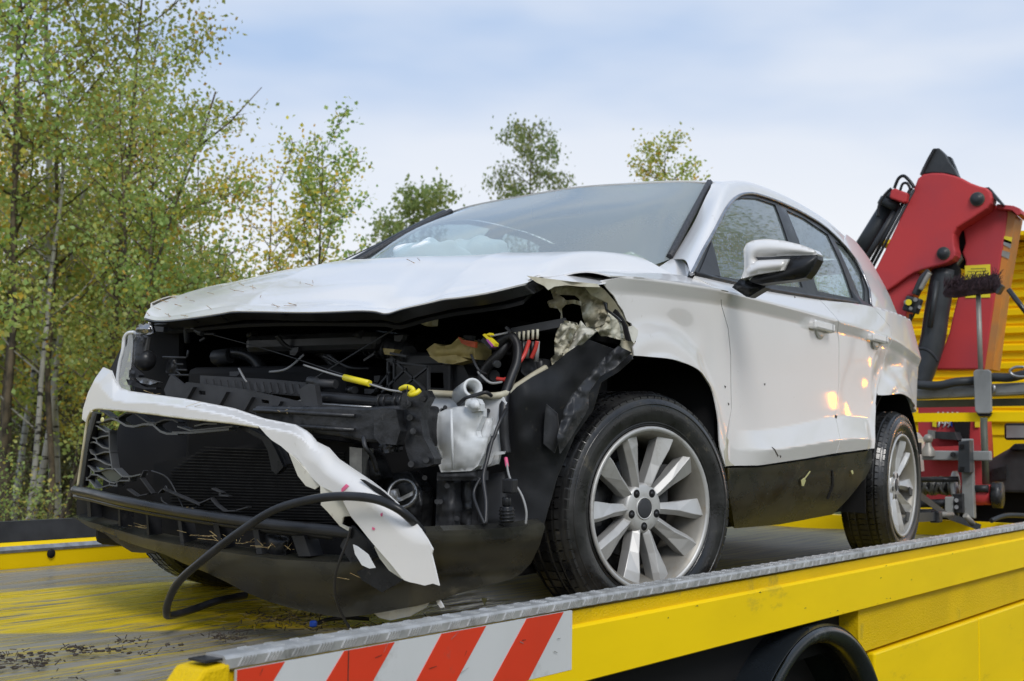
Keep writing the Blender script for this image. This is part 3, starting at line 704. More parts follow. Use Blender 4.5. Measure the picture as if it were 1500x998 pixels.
o = MB(); add_grid(o, hoodf, 90, 40, thick=.006, out=(0, 0, 1)); hood = o.build('bonnet', 'car_paint', car); hood['label'] = 'buckled white bonnet with its front edge bent and strewn with needles'
# underside framework of the bonnet, dark
o = MB(); add_grid(o, lambda u, v: HL(.04+.84*u, .05+.9*v)+np.array((.05, 0, -.035)), 20, 10, thick=.01, out=(0, 0, 1)); o.build('bonnet_liner', 'black_matt', hood)
def inner_lip(u, v):
    a = hoodf(u, 0); return a+np.array((.05*v, 0, -.005-.016*v))
o = MB(); add_grid(o, inner_lip, 60, 2, thick=.003, out=(-1, 0, -1)); o.build('bonnet_inner_edge', 'black_plastic', hood)
# torn corner of grey metal standing off the bonnet's near corner
pslab('torn_corner', [(771, 404), (800, 408), (835, 412), (875, 416), (878, 421), (850, 420), (830, 418), (812, 420), (803, 425), (797, 419), (786, 414)], lambda a, b: -.54+.10*(a-771)/105, .004, 'bare_primer', car, 6)

# --- door mirror
mir = MB()
mp_ = [(1089, 366), (1093, 357), (1104, 352), (1125, 350), (1150, 353), (1175, 359), (1193, 366), (1198, 372), (1197, 374), (1150, 375), (1108, 378), (1110, 381), (1127, 392), (1108, 399), (1092, 405), (1085, 409), (1090, 396), (1090, 380)]
mirror = pillow('door_mirror', mp_, .42, .075, .05, 'car_paint', car, 3.5, 24)
mirror['label'] = 'near side door mirror with white cap and black underside'
pillow('mirror_back', [(1108, 378), (1150, 375.5), (1197, 373), (1198, 380), (1188, 398), (1180, 407), (1165, 410), (1130, 414), (1112, 417), (1097, 412), (1104, 404), (1130, 396), (1152, 379), (1110, 381)], .42, .05, .055, 'black_plastic', mirror, 4, 18)
pillow('mirror_lower_cap', [(1109, 381.5), (1156, 379.5), (1152, 388), (1148, 396), (1110, 402), (1088, 408), (1093, 392)], .39, .045, .01, 'car_paint', mirror, 5, 14)
pslab('indicator_lens', [(1107, 377), (1110, 380.5), (1157, 379), (1158, 376)], .325, .01, 'grey_plastic', mirror, 8)
pillow('mirror_foot', [(1072, 421), (1086, 407), (1100, 411), (1120, 418), (1121, 421), (1098, 435), (1093, 435)], .47, .05, .05, 'black_plastic', mirror, 6, 12)
# rear half of the mirror housing so that it has depth

# --- door handles
for i, (x0, x1, z) in enumerate(((1.30, 1.53, .968), (2.05, 2.27, .975))):
    for s in (-1, 1):
        y = W0((x0+x1)/2, z)+.028
        h = MB(); yo = s*(y-.004)
        h.box(((x0+x1)/2, yo, z+.002), (x1-x0, .016, .034)); h.box((x0+.025, s*(y-.018), z), (.045, .03, .028)); h.box((x1-.02, s*(y-.018), z), (.038, .03, .034))
        hd_ = h.build('door_handle', 'car_paint', car, bevel=.009)
        MB().box((x1-.035, yo+s*.0088, z+.002), (.0015, .001, .032)).build('handle_joint', 'black_plastic', hd_)
        MB().ball(((x0+x1)/2+.02, s*(y-.028), z-.016), 1, 14, 8, (.055, .006, .030)).build('handle_recess', 'car_paint_dirty', hd_)
# rub marks and body details: fuel flap outline left to the dents; number: none
# --- wheels
def tyre_prof(n=1):
    w = .108
    p = [(.218, -.075), (.235, -.088), (.262, -.104), (.292, -.106), (.312, -.100), (.326, -.090), (.332, -.078)]
    for a, b in ((-.062, -.054), (-.030, -.021), (.021, .030), (.054, .062)): p += [(.334, a), (.326, a+.001), (.326, b-.001), (.334, b)]
    p += [(.332, .078), (.326, .090), (.312, .100), (.292, .106), (.262, .104), (.235, .088), (.218, .075), (.21, 0)]
    return p
def make_wheel(loc, ax_ang, label):
    """built about its own centre, axis +y pointing out; turned into place by its empty"""
    wl = bpy.data.objects.new('wheel', None); COL.objects.link(wl); wl.parent = car; wl.location = loc; wl.rotation_euler = (0, 0, ax_ang); wl['label'] = label
    t = MB(); t.lathe([(r, h) for r, h in tyre_prof()], (0, 0, 0), (0, -1, 0), 96, closed=True)
    # raised bead rings on the sidewall
    for r0, h in ((.300, .1075), (.247, .0985), (.241, .095)): t.lathe([(r0-.003, h-.004), (r0, h), (r0+.003, h-.004)], (0, 0, 0), (0, -1, 0), 96)
    t.build('tyre', 'rubber', wl)
    # tread blocks: shoulder ribs proud of the carcass with sipes left between them
    tb = MB(); nb = 72
    for k in range(nb):
        a0 = 2*math.pi*(k+.10)/nb; a1 = 2*math.pi*(k+.93)/nb
        for (h0, h1, r0, r1) in ((-.098, -.064, .322, .3385), (.064, .098, .3385, .322), (-.052, -.032, .338, .338), (.032, .052, .338, .338), (-.019, .019, .338, .338)):
            sk = .35*(h0+h1); a0s, a1s = a0+sk*.4, a1+sk*.4
            def pt(a, h, r): return (r*math.cos(a), h, r*math.sin(a))
            V = [pt(a0s, h0, r0), pt(a1s, h0, r0), pt(a1s, h1, r1), pt(a0s, h1, r1), pt(a0s, h0, .312), pt(a1s, h0, .312), pt(a1s, h1, .312), pt(a0s, h1, .312)]
            tb.add(V, [(0, 1, 2, 3), (0, 4, 5, 1), (1, 5, 6, 2), (2, 6, 7, 3), (3, 7, 4, 0)])
    tb.build('tread', 'rubber', wl)['kind'] = 'stuff'
    rim = MB()
    rim.lathe([(.232, -.100), (.235, -.094), (.226, -.088), (.219, -.080), (.210, -.060), (.202, -.02), (.200, .09), (.195, .09), (.196, -.02), (.205, -.062), (.213, -.084), (.222, -.096)], (0, 0, 0), (0, 1, 0), 64, closed=True)
    rb = rim.build('rim', 'alloy_barrel', wl)
    MB().lathe([(.2335, -.102), (.237, -.095), (.228, -.087), (.220, -.090), (.224, -.099)], (0, 0, 0), (0, 1, 0), 64, closed=True).build('rim_edge', 'alloy', wl)
    for k in range(10):
        sgn = 1 if k % 2 else -1; a = R(-90+72*(k//2)+16.5*sgn)
        def sp(r, off, y): return (math.cos(a)*r-math.sin(a)*off, y, math.sin(a)*r+math.cos(a)*off)
        S = [(.040, .012, -.056, .0), (.075, .0165, -.068, -.08), (.130, .0200, -.077, -.25), (.185, .0285, -.087, -.55), (.212, .031, -.089, -.60), (.2235, .032, -.088, -.62)]
        V = []; Fc = []
        for (r, hwid, y, ro) in S:
            o_ = sgn*ro*hwid
            V += [sp(r, -hwid, y+.013), sp(r, o_, y-.003), sp(r, hwid, y+.013), sp(r, hwid*.85, y+.050), sp(r, -hwid*.85, y+.050)]
        for i in range(len(S)-1):
            for j in range(5): Fc.append((i*5+j, i*5+(j+1) % 5, (i+1)*5+(j+1) % 5, (i+1)*5+j))
        Fc += [(0, 1, 2, 3, 4), tuple(25+q for q in (4, 3, 2, 1, 0))]
        MB().add(V, Fc).build('spoke', 'alloy', wl, bevel=.0018)
    hb = MB(); hb.lathe([(.0, -.060), (.034, -.066), (.064, -.066), (.070, -.060), (.074, -.045), (.074, .0), (0, .0)], (0, 0, 0), (0, 1, 0), 40); hb.build('hub', 'alloy', wl)
    MB().lathe([(0, -.0705), (.024, -.0700), (.028, -.0685), (.029, -.060)], (0, 0, 0), (0, 1, 0), 24).build('hub_cap', 'grey_plastic', wl)
    MB().lathe([(.029, -.0690), (.0325, -.0690), (.0335, -.062), (.029, -.062)], (0, 0, 0), (0, 1, 0), 24, closed=True).build('cap_ring', 'alloy', wl)
    for k in range(5):
        a = R(-90+72*k); cc = (math.cos(a)*.052, 0, math.sin(a)*.052)
        MB().lathe([(0, -.0665), (.0115, -.0668), (.0125, -.0660)], cc, (0, 1, 0), 14).build('bolt_socket', 'black_matt', wl)
        MB().lathe([(0, -.0685), (.0060, -.0685), (.0065, -.066)], cc, (0, 1, 0), 6).build('wheel_bolt', 'dark_metal', wl)
    d = MB(); d.lathe([(.05, .0), (.14, -.002), (.145, .004), (.145, .02), (.14, .025), (.05, .025)], (0, 0, 0), (0, 1, 0), 40, closed=True).box((.09, .0, .06), (.07, .07, .13)); d.lathe([(.0, .03), (.19, .03), (.19, .035), (0, .035)], (0, 0, 0), (0, 1, 0), 40)
    d.build('brake_disc', 'dark_metal', wl)
    return wl
make_wheel((.01, -.80, .334), R(-20.5), 'steered front wheel with ten spoke alloy rim')
make_wheel((2.638, -.805, .334), 0.0, 'near side rear wheel strapped to the deck')
for (x, a) in ((.01, R(180-20.5)), (2.638, R(180))):
    make_wheel((x, .80, .334), a, 'far side wheel')
# wheel housings
def housing(cx, mirror, x0, x1):
    o = MB(); rows = []
    for y in (-.87, -.5):
        rows.append([np.array((cx+.475*math.cos(R(a)), y, .31+.475*math.sin(R(a)))) for a in range(-10, 191, 20)])
    add_grid(o, loft(rows), 30, 2, thick=.006, out=(0, 0, -1), mirror=mirror)
    s = 1 if mirror else -1
    o.prism([(cx+.48*math.cos(R(a)), s*.50, .31+.48*math.sin(R(a))) for a in range(-10, 191, 20)], (0, -s*.02, 0))
    return o
for mr in (False, True):
    if mr: housing(0, mr, 0, 0).build('arch_liner', 'black_matt', car)
    housing(2.63, mr, 0, 0).build('arch_liner', 'black_matt', car)

# ------------------------------------------------------------------ broken front end
def FX(px, py=0):        # distance of the bumper face along the car, by place across it
    return -.60-.30*math.sin(math.pi/2*min(1, max(0, (px-105)/230)))**.8-.02*sstep(300, 500, px)
strip = [(151, 538), (163, 543), (168, 556), (176, 568), (190, 573), (219, 577), (270, 584), (342, 598), (386, 613), (432, 622), (448, 631), (455, 637), (463, 647), (481, 656), (495, 672), (517, 687), (544, 705), (562, 719), (580, 735), (600, 756), (616, 775), (626, 790), (634, 805), (632, 812), (637, 832), (643, 858), (634, 855), (622, 858), (610, 855), (600, 853), (592, 850), (588, 846), (572, 826), (550, 801), (540, 789), (529, 775), (514, 757), (502, 733), (486, 720), (469, 712), (448, 691), (430, 670), (412, 654), (398, 645), (390.5, 638), (384.5, 631), (378.5, 625), (339, 618.5), (270, 611), (210, 603.6), (165, 599), (143, 597.6), (136, 602), (130, 612), (126, 619), (120, 614), (121.6, 599), (129, 575), (139.6, 554)]
def strip_top(px): return itp(px, [(120, 575), (150, 538), (219, 577), (342, 598), (432, 622), (495, 672), (580, 735), (643, 830)])
def stripX(px, py):
    x = FX(px)-.03; d = min(math.hypot(px-(ax+(bx-ax)*q), py-(ay+(by-ay)*q)) for (ax, ay), (bx, by) in zip(strip[:27], strip[1:28]) for q in [max(0, min(1, ((px-ax)*(bx-ax)+(py-ay)*(by-ay))/((bx-ax)**2+(by-ay)**2)))])
    if px < 480: x += .055*max(0, 1-d/(12.5 if px > 215 else 12.5+(215-px)*.16))*(1-sstep(420, 480, px)) if px > 420 else .055*max(0, 1-d/(12.5 if px > 215 else 12.5+(215-px)*.16))       # the upper face leans back
    x += -.05*sstep(420, 560, px)
    x += .025*(1-sstep(0, 30, d))*sstep(430, 490, px)*(1-sstep(740, 800, py))
    if px < 165: x += .06*max(0, (165-px)/45)
    return x
bumper = pslab('front_bumper', strip, stripX, .004, 'car_paint', car, 3.2); bumper['label'] = 'snapped white strip of the front bumper hanging down to the deck'
pslab('torn_flap', [(423, 664), (433, 672), (449, 690), (469, 711), (461, 717), (448, 712), (436, 697)], -.955, .004, 'cream_primer', bumper, 8)
pslab('torn_flap', [(469, 712), (487, 719), (502, 733), (513, 756), (503, 757), (500, 768), (512, 773), (510, 778), (498, 771), (480, 750), (470, 740)], -.965, .004, 'cream_primer', bumper, 8)
pslab('torn_flap', [(548, 801), (556, 800), (575, 820), (590, 838), (593, 849), (588, 848), (570, 836), (556, 818)], -.985, .004, 'cream_primer', bumper, 8)
pslab('bumper_slot', [(527, 702), (533, 703), (556, 717), (578, 735), (573, 734), (548, 720)], -.982, .004, 'black_plastic', bumper, 8)
# rim of the big opening at the far end
MB().tube(crom([UX(a, b, FX(a)-.02) for a, b in [(134, 602), (128, 617), (123, 650), (118, 685), (114, 712)]], 5), .0045, 6).build('opening_rim', 'bare_primer', bumper)
pslab('opening_side', [(136, 603), (142, 606), (130, 650), (122, 712), (114, 716), (118, 680), (124, 640)], lambda a, b: FX(a), .02, 'black_plastic', bumper, 8)
MB().tube(crom([UX(a, b, FX(a)-.035) for a, b in [(136, 601), (143, 598.8), (165, 600.4), (210, 605), (270, 612.6), (339, 620), (378, 626)]], 5), .003, 6).build('opening_rim', 'bare_primer', bumper)
# honeycomb grille that is left: deep ribbons
def ribbon(pts, X, depth=.035, th=.004, mb=None):
    mb = mb or MB(); fn = X if callable(X) else (lambda a: X)
    Q = [UX(a, b, fn(a)) for a, b in pts]
    for i in range(len(Q)-1):
        a, b = Q[i], Q[i+1]; d = (b-a)/np.linalg.norm(b-a); n = np.cross(d, (1, 0, 0)); n /= max(1e-6, np.linalg.norm(n)); a2 = a-d*.001; b2 = b+d*.001
        mb.prism([a2-n*th/2, b2-n*th/2, b2+n*th/2, a2+n*th/2], (depth, .2*depth, 0))
    return mb
gx = lambda a: FX(a)+.01
def C7(pts): return [(100+x/7.13, 590+y/7.13) for x, y in pts]
grille = ribbon(C7([(320, 68), (380, 105), (440, 150), (520, 155), (600, 108), (690, 110), (760, 160), (830, 205), (910, 215), (1000, 178), (1090, 180), (1141, 205)]), gx).build('honeycomb_grille', 'grey_plastic', car)
grille['label'] = 'broken remains of the honeycomb radiator grille'
mat('honey_grey', (.10, .105, .11), .35, spec=.4)
def rb(pts, X=gx, d=.035, nm='grille_rib', m='honey_grey', th=.004): return ribbon(pts, X, d, th).build(nm, m, grille)
rb(C7([(220, 195), (320, 205), (390, 180), (450, 165), (510, 185), (600, 240), (680, 250), (790, 225), (880, 230), (960, 300), (1030, 325), (1141, 325)]), th=.006)
rb(C7([(440, 150), (440, 168)])); rb(C7([(520, 155), (520, 188)])); rb(C7([(830, 205), (840, 228)])); rb(C7([(912, 215), (905, 238)]))
rb([(260, 625), (279, 631), (340, 625)]); rb([(285, 624), (300, 621), (318, 621)])
rb([(252, 634), (279, 634), (335, 629)], th=.006, m='honey_grey')
rb(C7([(240, 235), (300, 245), (340, 270), (395, 305), (430, 305)])); rb(C7([(205, 270), (215, 330), (250, 365), (290, 380), (340, 355), (425, 342)])); rb(C7([(200, 430), (260, 410), (300, 425), (360, 468), (430, 485)]))
rb(C7([(215, 480), (240, 530), (280, 548), (330, 530), (380, 515), (438, 515)])); rb(C7([(160, 600), (215, 600), (270, 585), (320, 600), (390, 640), (455, 655)]))
rb(C7([(290, 380), (300, 425)])); rb(C7([(280, 548), (295, 590)])); rb(C7([(150, 590), (180, 500), (190, 380), (205, 270), (240, 235)])); rb(C7([(425, 290), (430, 500), (460, 700)]))
rb(C7([(120, 720), (130, 670), (170, 645), (215, 665), (270, 720), (330, 715), (400, 690), (480, 690), (560, 770), (640, 775), (750, 750)]))
rb(C7([(120, 720), (170, 780), (200, 790), (240, 750), (300, 755), (360, 790), (430, 830), (480, 840), (540, 815), (635, 815), (635, 780)]))
rb(C7([(115, 850), (190, 805), (220, 810), (285, 890), (330, 890), (430, 860), (505, 870), (505, 845)])); rb(C7([(190, 785), (195, 810)])); rb(C7([(270, 720), (270, 752)])); rb(C7([(430, 830), (430, 860)]))
pslab('grille_backing', C7([(205, 285), (420, 285), (430, 480), (455, 660), (390, 690), (160, 640), (165, 560), (180, 420)]), lambda a, b: FX(a)+.05, .006, 'grey_plastic', grille, 10)
pslab('sensor_plate', C7([(345, 730), (390, 700), (470, 700), (560, 780), (500, 825), (430, 820)]), lambda a, b: FX(a)+.02, .004, 'olive_paint', grille, 10)
for pts in ([(232, 722), (238, 716), (246, 720), (270, 730), (292, 740)], [(290, 738), (302, 733), (308, 730), (316, 740), (328, 749), (345, 748), (362, 743)], [(310, 716), (324, 722), (320, 725), (334, 727)], [(186, 717), (200, 727), (215, 724)], [(222, 723), (205, 700), (210, 690)]):
    rb(pts, -.86, .02, 'broken_rib', 'grey_plastic', .003)
# lower bar across the opening
barc = [(110, 718, -.62), (135, 723, -.74), (180, 734, -.86), (270, 751, -.91), (360, 764, -.935), (430, 772, -.945), (490, 778, -.95), (518, 781, -.95)]
MB().tube(crom([UX(*q) for q in barc], 6), .0145, 10).build('lower_bar', 'black_plastic', car)
MB().tube(crom([UX(a, b+9, c+.03) for a, b, c in barc[:-1]], 6), .008, 8).build('lower_bar_ledge', 'black_plastic', car)
# lower spoiler
lipt = [(106, 757), (125, 763), (150, 770), (180, 779), (210, 788), (255, 797), (300, 805), (350, 812), (405, 819.5), (450, 822), (490, 824), (540, 822), (575, 800), (605, 780), (650, 777.5), (700, 776), (730, 774), (760, 771), (794, 766)]
lipb = [(797, 772), (789, 799), (776, 826), (762, 840), (749, 849), (722, 856), (700, 862), (670, 870), (640, 880), (610, 888), (560, 897), (530, 902), (500, 905), (470, 900), (430, 892), (395, 882), (360, 868), (330, 852), (300, 838), (270, 826), (240, 812), (215, 804), (190, 796), (160, 784), (130, 772)]
def LX(px, py):
    x = itp(px, [(100, -.585), (130, -.70), (170, -.80), (230, -.88), (300, -.92), (420, -.955), (520, -.965), (600, -.95), (650, -.90), (700, -.80), (750, -.66), (797, -.50)])
    t = sstep(0, 70, py-itp(px, [(106, 757), (300, 805), (490, 824), (610, 780), (794, 766)]))
    return x+.10*t*t
spoiler = pslab('lower_spoiler', lipt+lipb, LX, .006, 'cladding', car, 9); spoiler['label'] = 'dark textured lower spoiler hanging down to the deck'
ledge = MB()
for i in range(len(lipt)-1):
    (a, b), (c, d) = lipt[i], lipt[i+1]; A = UX(a, b, LX(a, b)); B = UX(c, d, LX(c, d)); k = .075 if a < 560 else .012
    ledge.prism([A, B, B+np.array((k, .02, .010)), A+np.array((k, .02, .010))], (0, 0, -.005))
ledge.build('spoiler_ledge', 'cladding', spoiler)
pslab('spoiler_flap', [(150, 779), (184, 792), (205, 800), (230, 810), (205, 810), (193, 809), (170, 795)], -.80, .004, 'cladding', spoiler, 12)
for (x0, y0, x1, y1, wd) in ((129, 729, 131, 757, 5), (174, 741, 175, 771, 3), (215, 750, 217, 784, 3), (262, 759, 267, 796, 5), (316, 768, 322, 803, 8), (374, 776, 380, 812, 8), (436, 785, 446, 815, 18)):
    pslab('duct_blade', [(x0-wd/2, y0), (x0+wd/2, y0), (x1+wd/2, y1), (x1-wd/2, y1)], LX(x0, y0)+.02, .05, 'black_plastic', spoiler, 20)
pslab('duct_back', [(112, 727), (180, 741), (270, 760), (360, 772), (520, 790), (585, 800), (560, 826), (400, 822), (300, 808), (200, 788), (112, 760)], lambda a, b: LX(a, b)+.12, .01, 'black_matt', spoiler, 30)
pillow('fog_lamp_duct', [(388, 780), (425, 786), (418, 815), (400, 818), (386, 800)], -.90, .02, .04, 'black_plastic', spoiler, 8, 10)
pslab('fog_lamp_trim', [(517, 798), (523, 801), (538, 812), (549, 832), (541, 833), (530, 828), (520, 812)], -.985, .004, 'white_plastic', spoiler, 12)
pslab('spoiler_strut', [(498, 800), (515, 770), (545, 800), (590, 850), (560, 868), (530, 850)], -.955, .01, 'black_plastic', spoiler, 12)
# undertray scraps under the spoiler
scrap = pillow('underbody_scrap', [(541, 893), (560, 889), (585, 884), (604, 879), (622, 872), (629, 880), (624, 890), (600, 903), (572, 909), (555, 905)], -.80, .01, .004, 'white_plastic', car, 8, 8, wob=.004)
pslab('underbody_scrap', [(636, 877), (644, 878), (650, 890), (645, 891)], -.80, .004, 'white_plastic', car, 10)
pslab('underbody_scrap', [(538, 887), (584, 883), (584, 886), (540, 891)], -.78, .004, 'grey_plastic', car, 10)
MB().box((-.30, -.30, .16), (.45, .62, .03)).box((-.2, -.66, .022), (.5, .10, .03), Matrix.Rotation(.2, 3, 'Z')).build('undertray', 'black_matt', car, bevel=.01)

# radiator pack
rad = pslab('radiator', [(300, 662), (440, 640), (520, 650), (520, 735), (490, 765), (300, 752), (225, 735), (225, 680)], -.70, .04, 'black_matt', car, 60, smooth=False)
for i in range(26):
    y0 = 655+i*4.4
    xa_, xb_ = 250+max(0, 690-y0)*1.4, 505
    MB().bar(UX(xa_, y0, -.705), UX(xb_, y0+9-.14*i, -.705), .006, .0024).build('radiator_fin', 'radiator_metal', rad)
pslab('radiator_tank', [(512, 655), (530, 657), (530, 740), (512, 735)], -.71, .05, 'aluminium', rad, 40)
# crash beam with its end plate
beam = MB(); A = UX(372, 612, -.79); B = UX(565, 622, -.79); C2 = UX(618, 622, -.76)
def sect(P, h, w_): return [P+np.array((0, 0, h/2)), P+np.array((0, 0, -h/2)), P+np.array((w_, 0, -h/2)), P+np.array((w_, 0, h/2))]
S = [sect(UX(372, 609, -.78), .055, .07), sect(UX(430, 613, -.80), .065, .08), sect(UX(500, 618, -.81), .080, .09), sect(UX(530, 622, -.80), .088, .09), sect(UX(562, 622, -.79), .095, .09), sect(UX(612, 624, -.76), .105, .10)]
V = [p for s_ in S for p in s_]; Fc = [(i*4+j, i*4+(j+1) % 4, (i+1)*4+(j+1) % 4, (i+1)*4+j) for i in range(5) for j in range(4)]+[(0, 1, 2, 3), (20, 21, 22, 23)]
cb = beam.add(V, Fc).build('crash_beam', 'dark_metal', car, bevel=.008)
for dz, k in ((-.018, .010), (.018, .010)): MB().tube([UX(372, 611, -.785)+np.array((0, 0, dz)), UX(430, 614, -.806)+np.array((0, 0, dz)), UX(520, 620, -.815)+np.array((0, 0, dz))], k*.6, 6).build('beam_swage', 'dark_metal', cb)
pslab('end_plate', [(585, 600), (590, 576), (600, 573), (623, 572), (628, 582), (620, 597), (616, 615), (620, 640), (628, 655), (636, 672), (636, 680), (626, 684), (604, 686), (596, 665), (590, 640)], -.80, .03, 'dark_metal', cb, 14, smooth=False)
pslab('tow_socket', [(548, 602), (560, 598), (580, 600), (586, 632), (580, 652), (556, 650), (548, 640)], -.83, .04, 'dark_metal', cb, 14, smooth=False)
for a, b in ((619, 584), (624, 674), (602, 680), (600, 612), (598, 592), (605, 632)): MB().cyl(UX(a, b, -.80), UX(a, b, -.82), .008, 8).build('bolt', 'dark_metal', cb)
pillow('beam_damage', [(553, 655), (560, 648), (575, 648), (588, 653), (585, 662), (565, 664), (556, 662)], -.82, .012, .01, 'dark_metal', cb, 4, 8, wob=.012, ridge=True)
MB().tube(crom([UX(*q) for q in ((533, 640, -.84), (535, 655, -.85), (545, 668, -.83), (552, 690, -.80))], 4), .006, 6).build('bracket', 'dark_metal', cb)
MB().tube(crom([UX(*q) for q in ((470, 582, -.72), (520, 586, -.73), (556, 589, -.73), (592, 586, -.73))], 4), [.016]*19, 10).build('absorber_tube', 'black_plastic', car)
for x_ in (556, 564, 580, 588): MB().tube([UX(x_, 589, -.73), UX(x_+4, 589, -.73)], .021, 12).build('clamp', 'black_plastic', car)
for k in range(3): MB().tube([UX(466, 592+k*3.4, -.74), UX(545, 597+k*2.5, -.75)], .004, 5).build('strip', 'aluminium', car)
# slotted cross panel behind the bumper strip
pan = pslab('cross_panel', [(240, 571), (250, 549), (269, 564), (273, 560), (300, 563), (360, 571), (410, 582), (445, 590), (442, 612), (395, 612), (342, 597), (290, 588), (243, 580)], -.72, .012, 'grey_plastic', car, 20, smooth=False, holes=[[(291, 572), (301, 573), (301, 579), (291, 578)], [(383, 585), (394, 587), (394, 592), (383, 590)]])
for x_, y_ in ((280, 567), (329, 574), (366, 582), (408, 588)):
    pslab('gusset', [(x_, y_), (x_+3, y_), (x_-8, y_+20), (x_-16, y_+18)], -.735, .03, 'grey_plastic', pan, 30, smooth=False)
pslab('upper_bar', [(293, 550), (330, 552), (400, 556), (452, 561), (452, 582), (400, 577), (330, 570), (293, 566)], -.62, .03, 'grey_plastic', car, 20)
MB().tube([UX(452, 558, -.7), UX(463, 559, -.7), UX(466, 562, -.7), UX(492, 563, -.7)], .0125, 8).build('hose_stub', 'grey_plastic', car)
pslab('broken_bracket', [(437, 571), (452, 562), (461, 564), (466, 596), (444, 598)], -.78, .02, 'grey_plastic', car, 20, smooth=False)
# headlamp at the far side, broken open
lamp = pslab('headlamp', [(186, 505), (188, 488), (199, 486), (199, 494), (195, 500), (193, 530), (189, 560), (192, 575), (199, 583), (186, 580), (174, 570), (172, 548), (176, 520)], lambda a, b: -.52-.10*(a-170)/30, .02, 'lens_clear', car, 10)
lamp['label'] = 'far side headlamp with broken open lens'
def C9(pts): return [(180+x/7.675, 470+y/7.675) for x, y in pts]
MB().tube(crom([UX(a, b, -.60) for a, b in C9([(130, 130), (60, 140), (15, 200), (0, 330), (-40, 500), (-60, 700), (-20, 780), (40, 800)])], 5), .006, 6).build('lens_rim', 'white_plastic', lamp)
pillow('reflector', C9([(150, 60), (230, 20), (330, 50), (345, 140), (290, 160), (240, 150), (140, 150)]), -.50, .03, .01, 'chrome_trim', lamp, 5, 10)
pillow('lamp_body', C9([(130, 170), (215, 160), (250, 190), (215, 300), (205, 420), (130, 420), (120, 300)]), -.58, .02, .02, 'grey_plastic', lamp, 5, 8, wob=.004)
pillow('lamp_shell', C9([(225, 200), (290, 180), (270, 260), (262, 330), (230, 380), (210, 430), (205, 300)]), -.57, .02, .01, 'aluminium', lamp, 5, 8)
MB().ball(UX(213, 528, -.56), .034, 14, 10).build('bulb_cap', 'black_plastic', lamp)
pillow('lamp_duct', C9([(35, 660), (110, 670), (240, 745), (380, 750), (370, 770), (240, 770), (60, 720)]), -.62, .02, .02, 'grey_plastic', lamp, 6, 8)
pillow('lamp_duct', C9([(140, 640), (200, 640), (390, 690), (310, 720), (200, 700)]), -.62, .02, .02, 'aluminium', lamp, 6, 8)
pillow('lamp_duct', C9([(70, 560), (100, 535), (190, 610), (170, 640), (65, 640)]), -.61, .02, .02, 'grey_plastic', lamp, 6, 8)
pslab('lamp_bracket', C9([(350, 60), (460, 70), (450, 125), (370, 120)]), -.55, .02, 'grey_plastic', lamp, 10)
for a, b, c, d in ((450, 410, 715, 415), (600, 490, 680, 492), (600, 553, 720, 556), (600, 560, 660, 620), (520, 610, 800, 612), (735, 330, 725, 410), (360, 45, 650, 20)):
    (x0, y0), (x1, y1) = C9([(a, b), (c, d)]); MB().tube([UX(x0, y0, -.55), UX(x1, y1, -.55)], .0035, 5).build('lamp_clip', 'grey_plastic', lamp)
pillow('adjuster_motor', C9([(500, 410), (600, 415), (620, 560), (560, 610), (480, 580)]), -.52, .03, .04, 'black_plastic', lamp, 6, 10)
pslab('wing_edge', [(160, 543), (176, 512), (190, 490), (186, 520), (178, 548), (172, 556)], -.44, .01, 'black_plastic', lamp, 10)

pslab('lamp_back', [(192, 488), (215, 474), (262, 474), (262, 585), (200, 582), (190, 560)], -.44, .02, 'black_matt', lamp, 30)
# engine bay: dark masses at their real depth
bay = MB(); bay.box((-.02, 0, .62), (.10, 1.45, .72)).box((-.35, .10, .52), (.45, .62, .42)).box((-.38, -.40, .42), (.3, .3, .3)).box((-.2, .45, .60), (.3, .3, .25)).box((-.3, 0, .22), (.8, 1.3, .06))
bay.build('engine', 'black_matt', car, bevel=.02)
MB().box((-.34, -.02, .80), (.36, .5, .06)).build('engine_cover', 'black_plastic', car, bevel=.02)
MB().prism([(-.40, .64, .35), (.0, .70, .35), (.0, .70, .98), (-.40, .62, .88)], (0, -.02, 0)).build('inner_fender', 'black_matt', car)
def bay_box(px, X, th, m, nm, wob=0.0, rp=8, bul=.012): return pillow(nm, px, X, bul, th, m, car, 7, rp, wob=wob)
def C5(pts): return [(560+x/6.818, 440+y/6.818) for x, y in pts]
bay_box(C5([(400, 100), (420, 85), (530, 45), (525, 120), (495, 180), (490, 250), (430, 258), (370, 230), (385, 150), (405, 135)]), -.60, .03, 'beige_plastic', 'bonnet_bump_stop', 0, 8, .02)
ab = bay_box(C5([(440, 490), (520, 430), (600, 460), (690, 440), (760, 370), (800, 395), (930, 415), (930, 590), (780, 565), (700, 580), (480, 560)]), -.52, .08, 'box_yellow', 'air_filter', .008, 9, .02)
bay_box(C5([(470, 560), (720, 540), (860, 600), (700, 640), (560, 620)]), -.53, .05, 'box_yellow', 'filter_element', .003, 9)
bay_box(C5([(755, 365), (800, 395), (932, 415), (928, 475), (860, 460), (790, 430)]), -.56, .01, 'orange_red', 'filter_edge', 0, 5, .004)
bay_box(C5([(5, 478), (130, 490), (90, 550), (20, 540)]), -.55, .03, 'box_yellow', 'filter_scrap', 0, 6)
con = pslab('connector', C5([(985, 400), (1010, 370), (1110, 460), (1075, 490)]), -.60, .03, 'grey_plastic', car, 12, smooth=False)
pslab('connector_seal', C5([(1000, 345), (1020, 335), (1125, 430), (1115, 460)]), -.61, .02, 'yellow_plastic', con, 12, smooth=False)
pslab('connector_lock', C5([(1035, 395), (1050, 388), (1110, 450), (1095, 470)]), -.612, .02, 'magenta', con, 12, smooth=False)
pslab('connector_tip', C5([(1045, 335), (1070, 325), (1080, 345), (1060, 350)]), -.61, .02, 'yellow_plastic', con, 12, smooth=False)
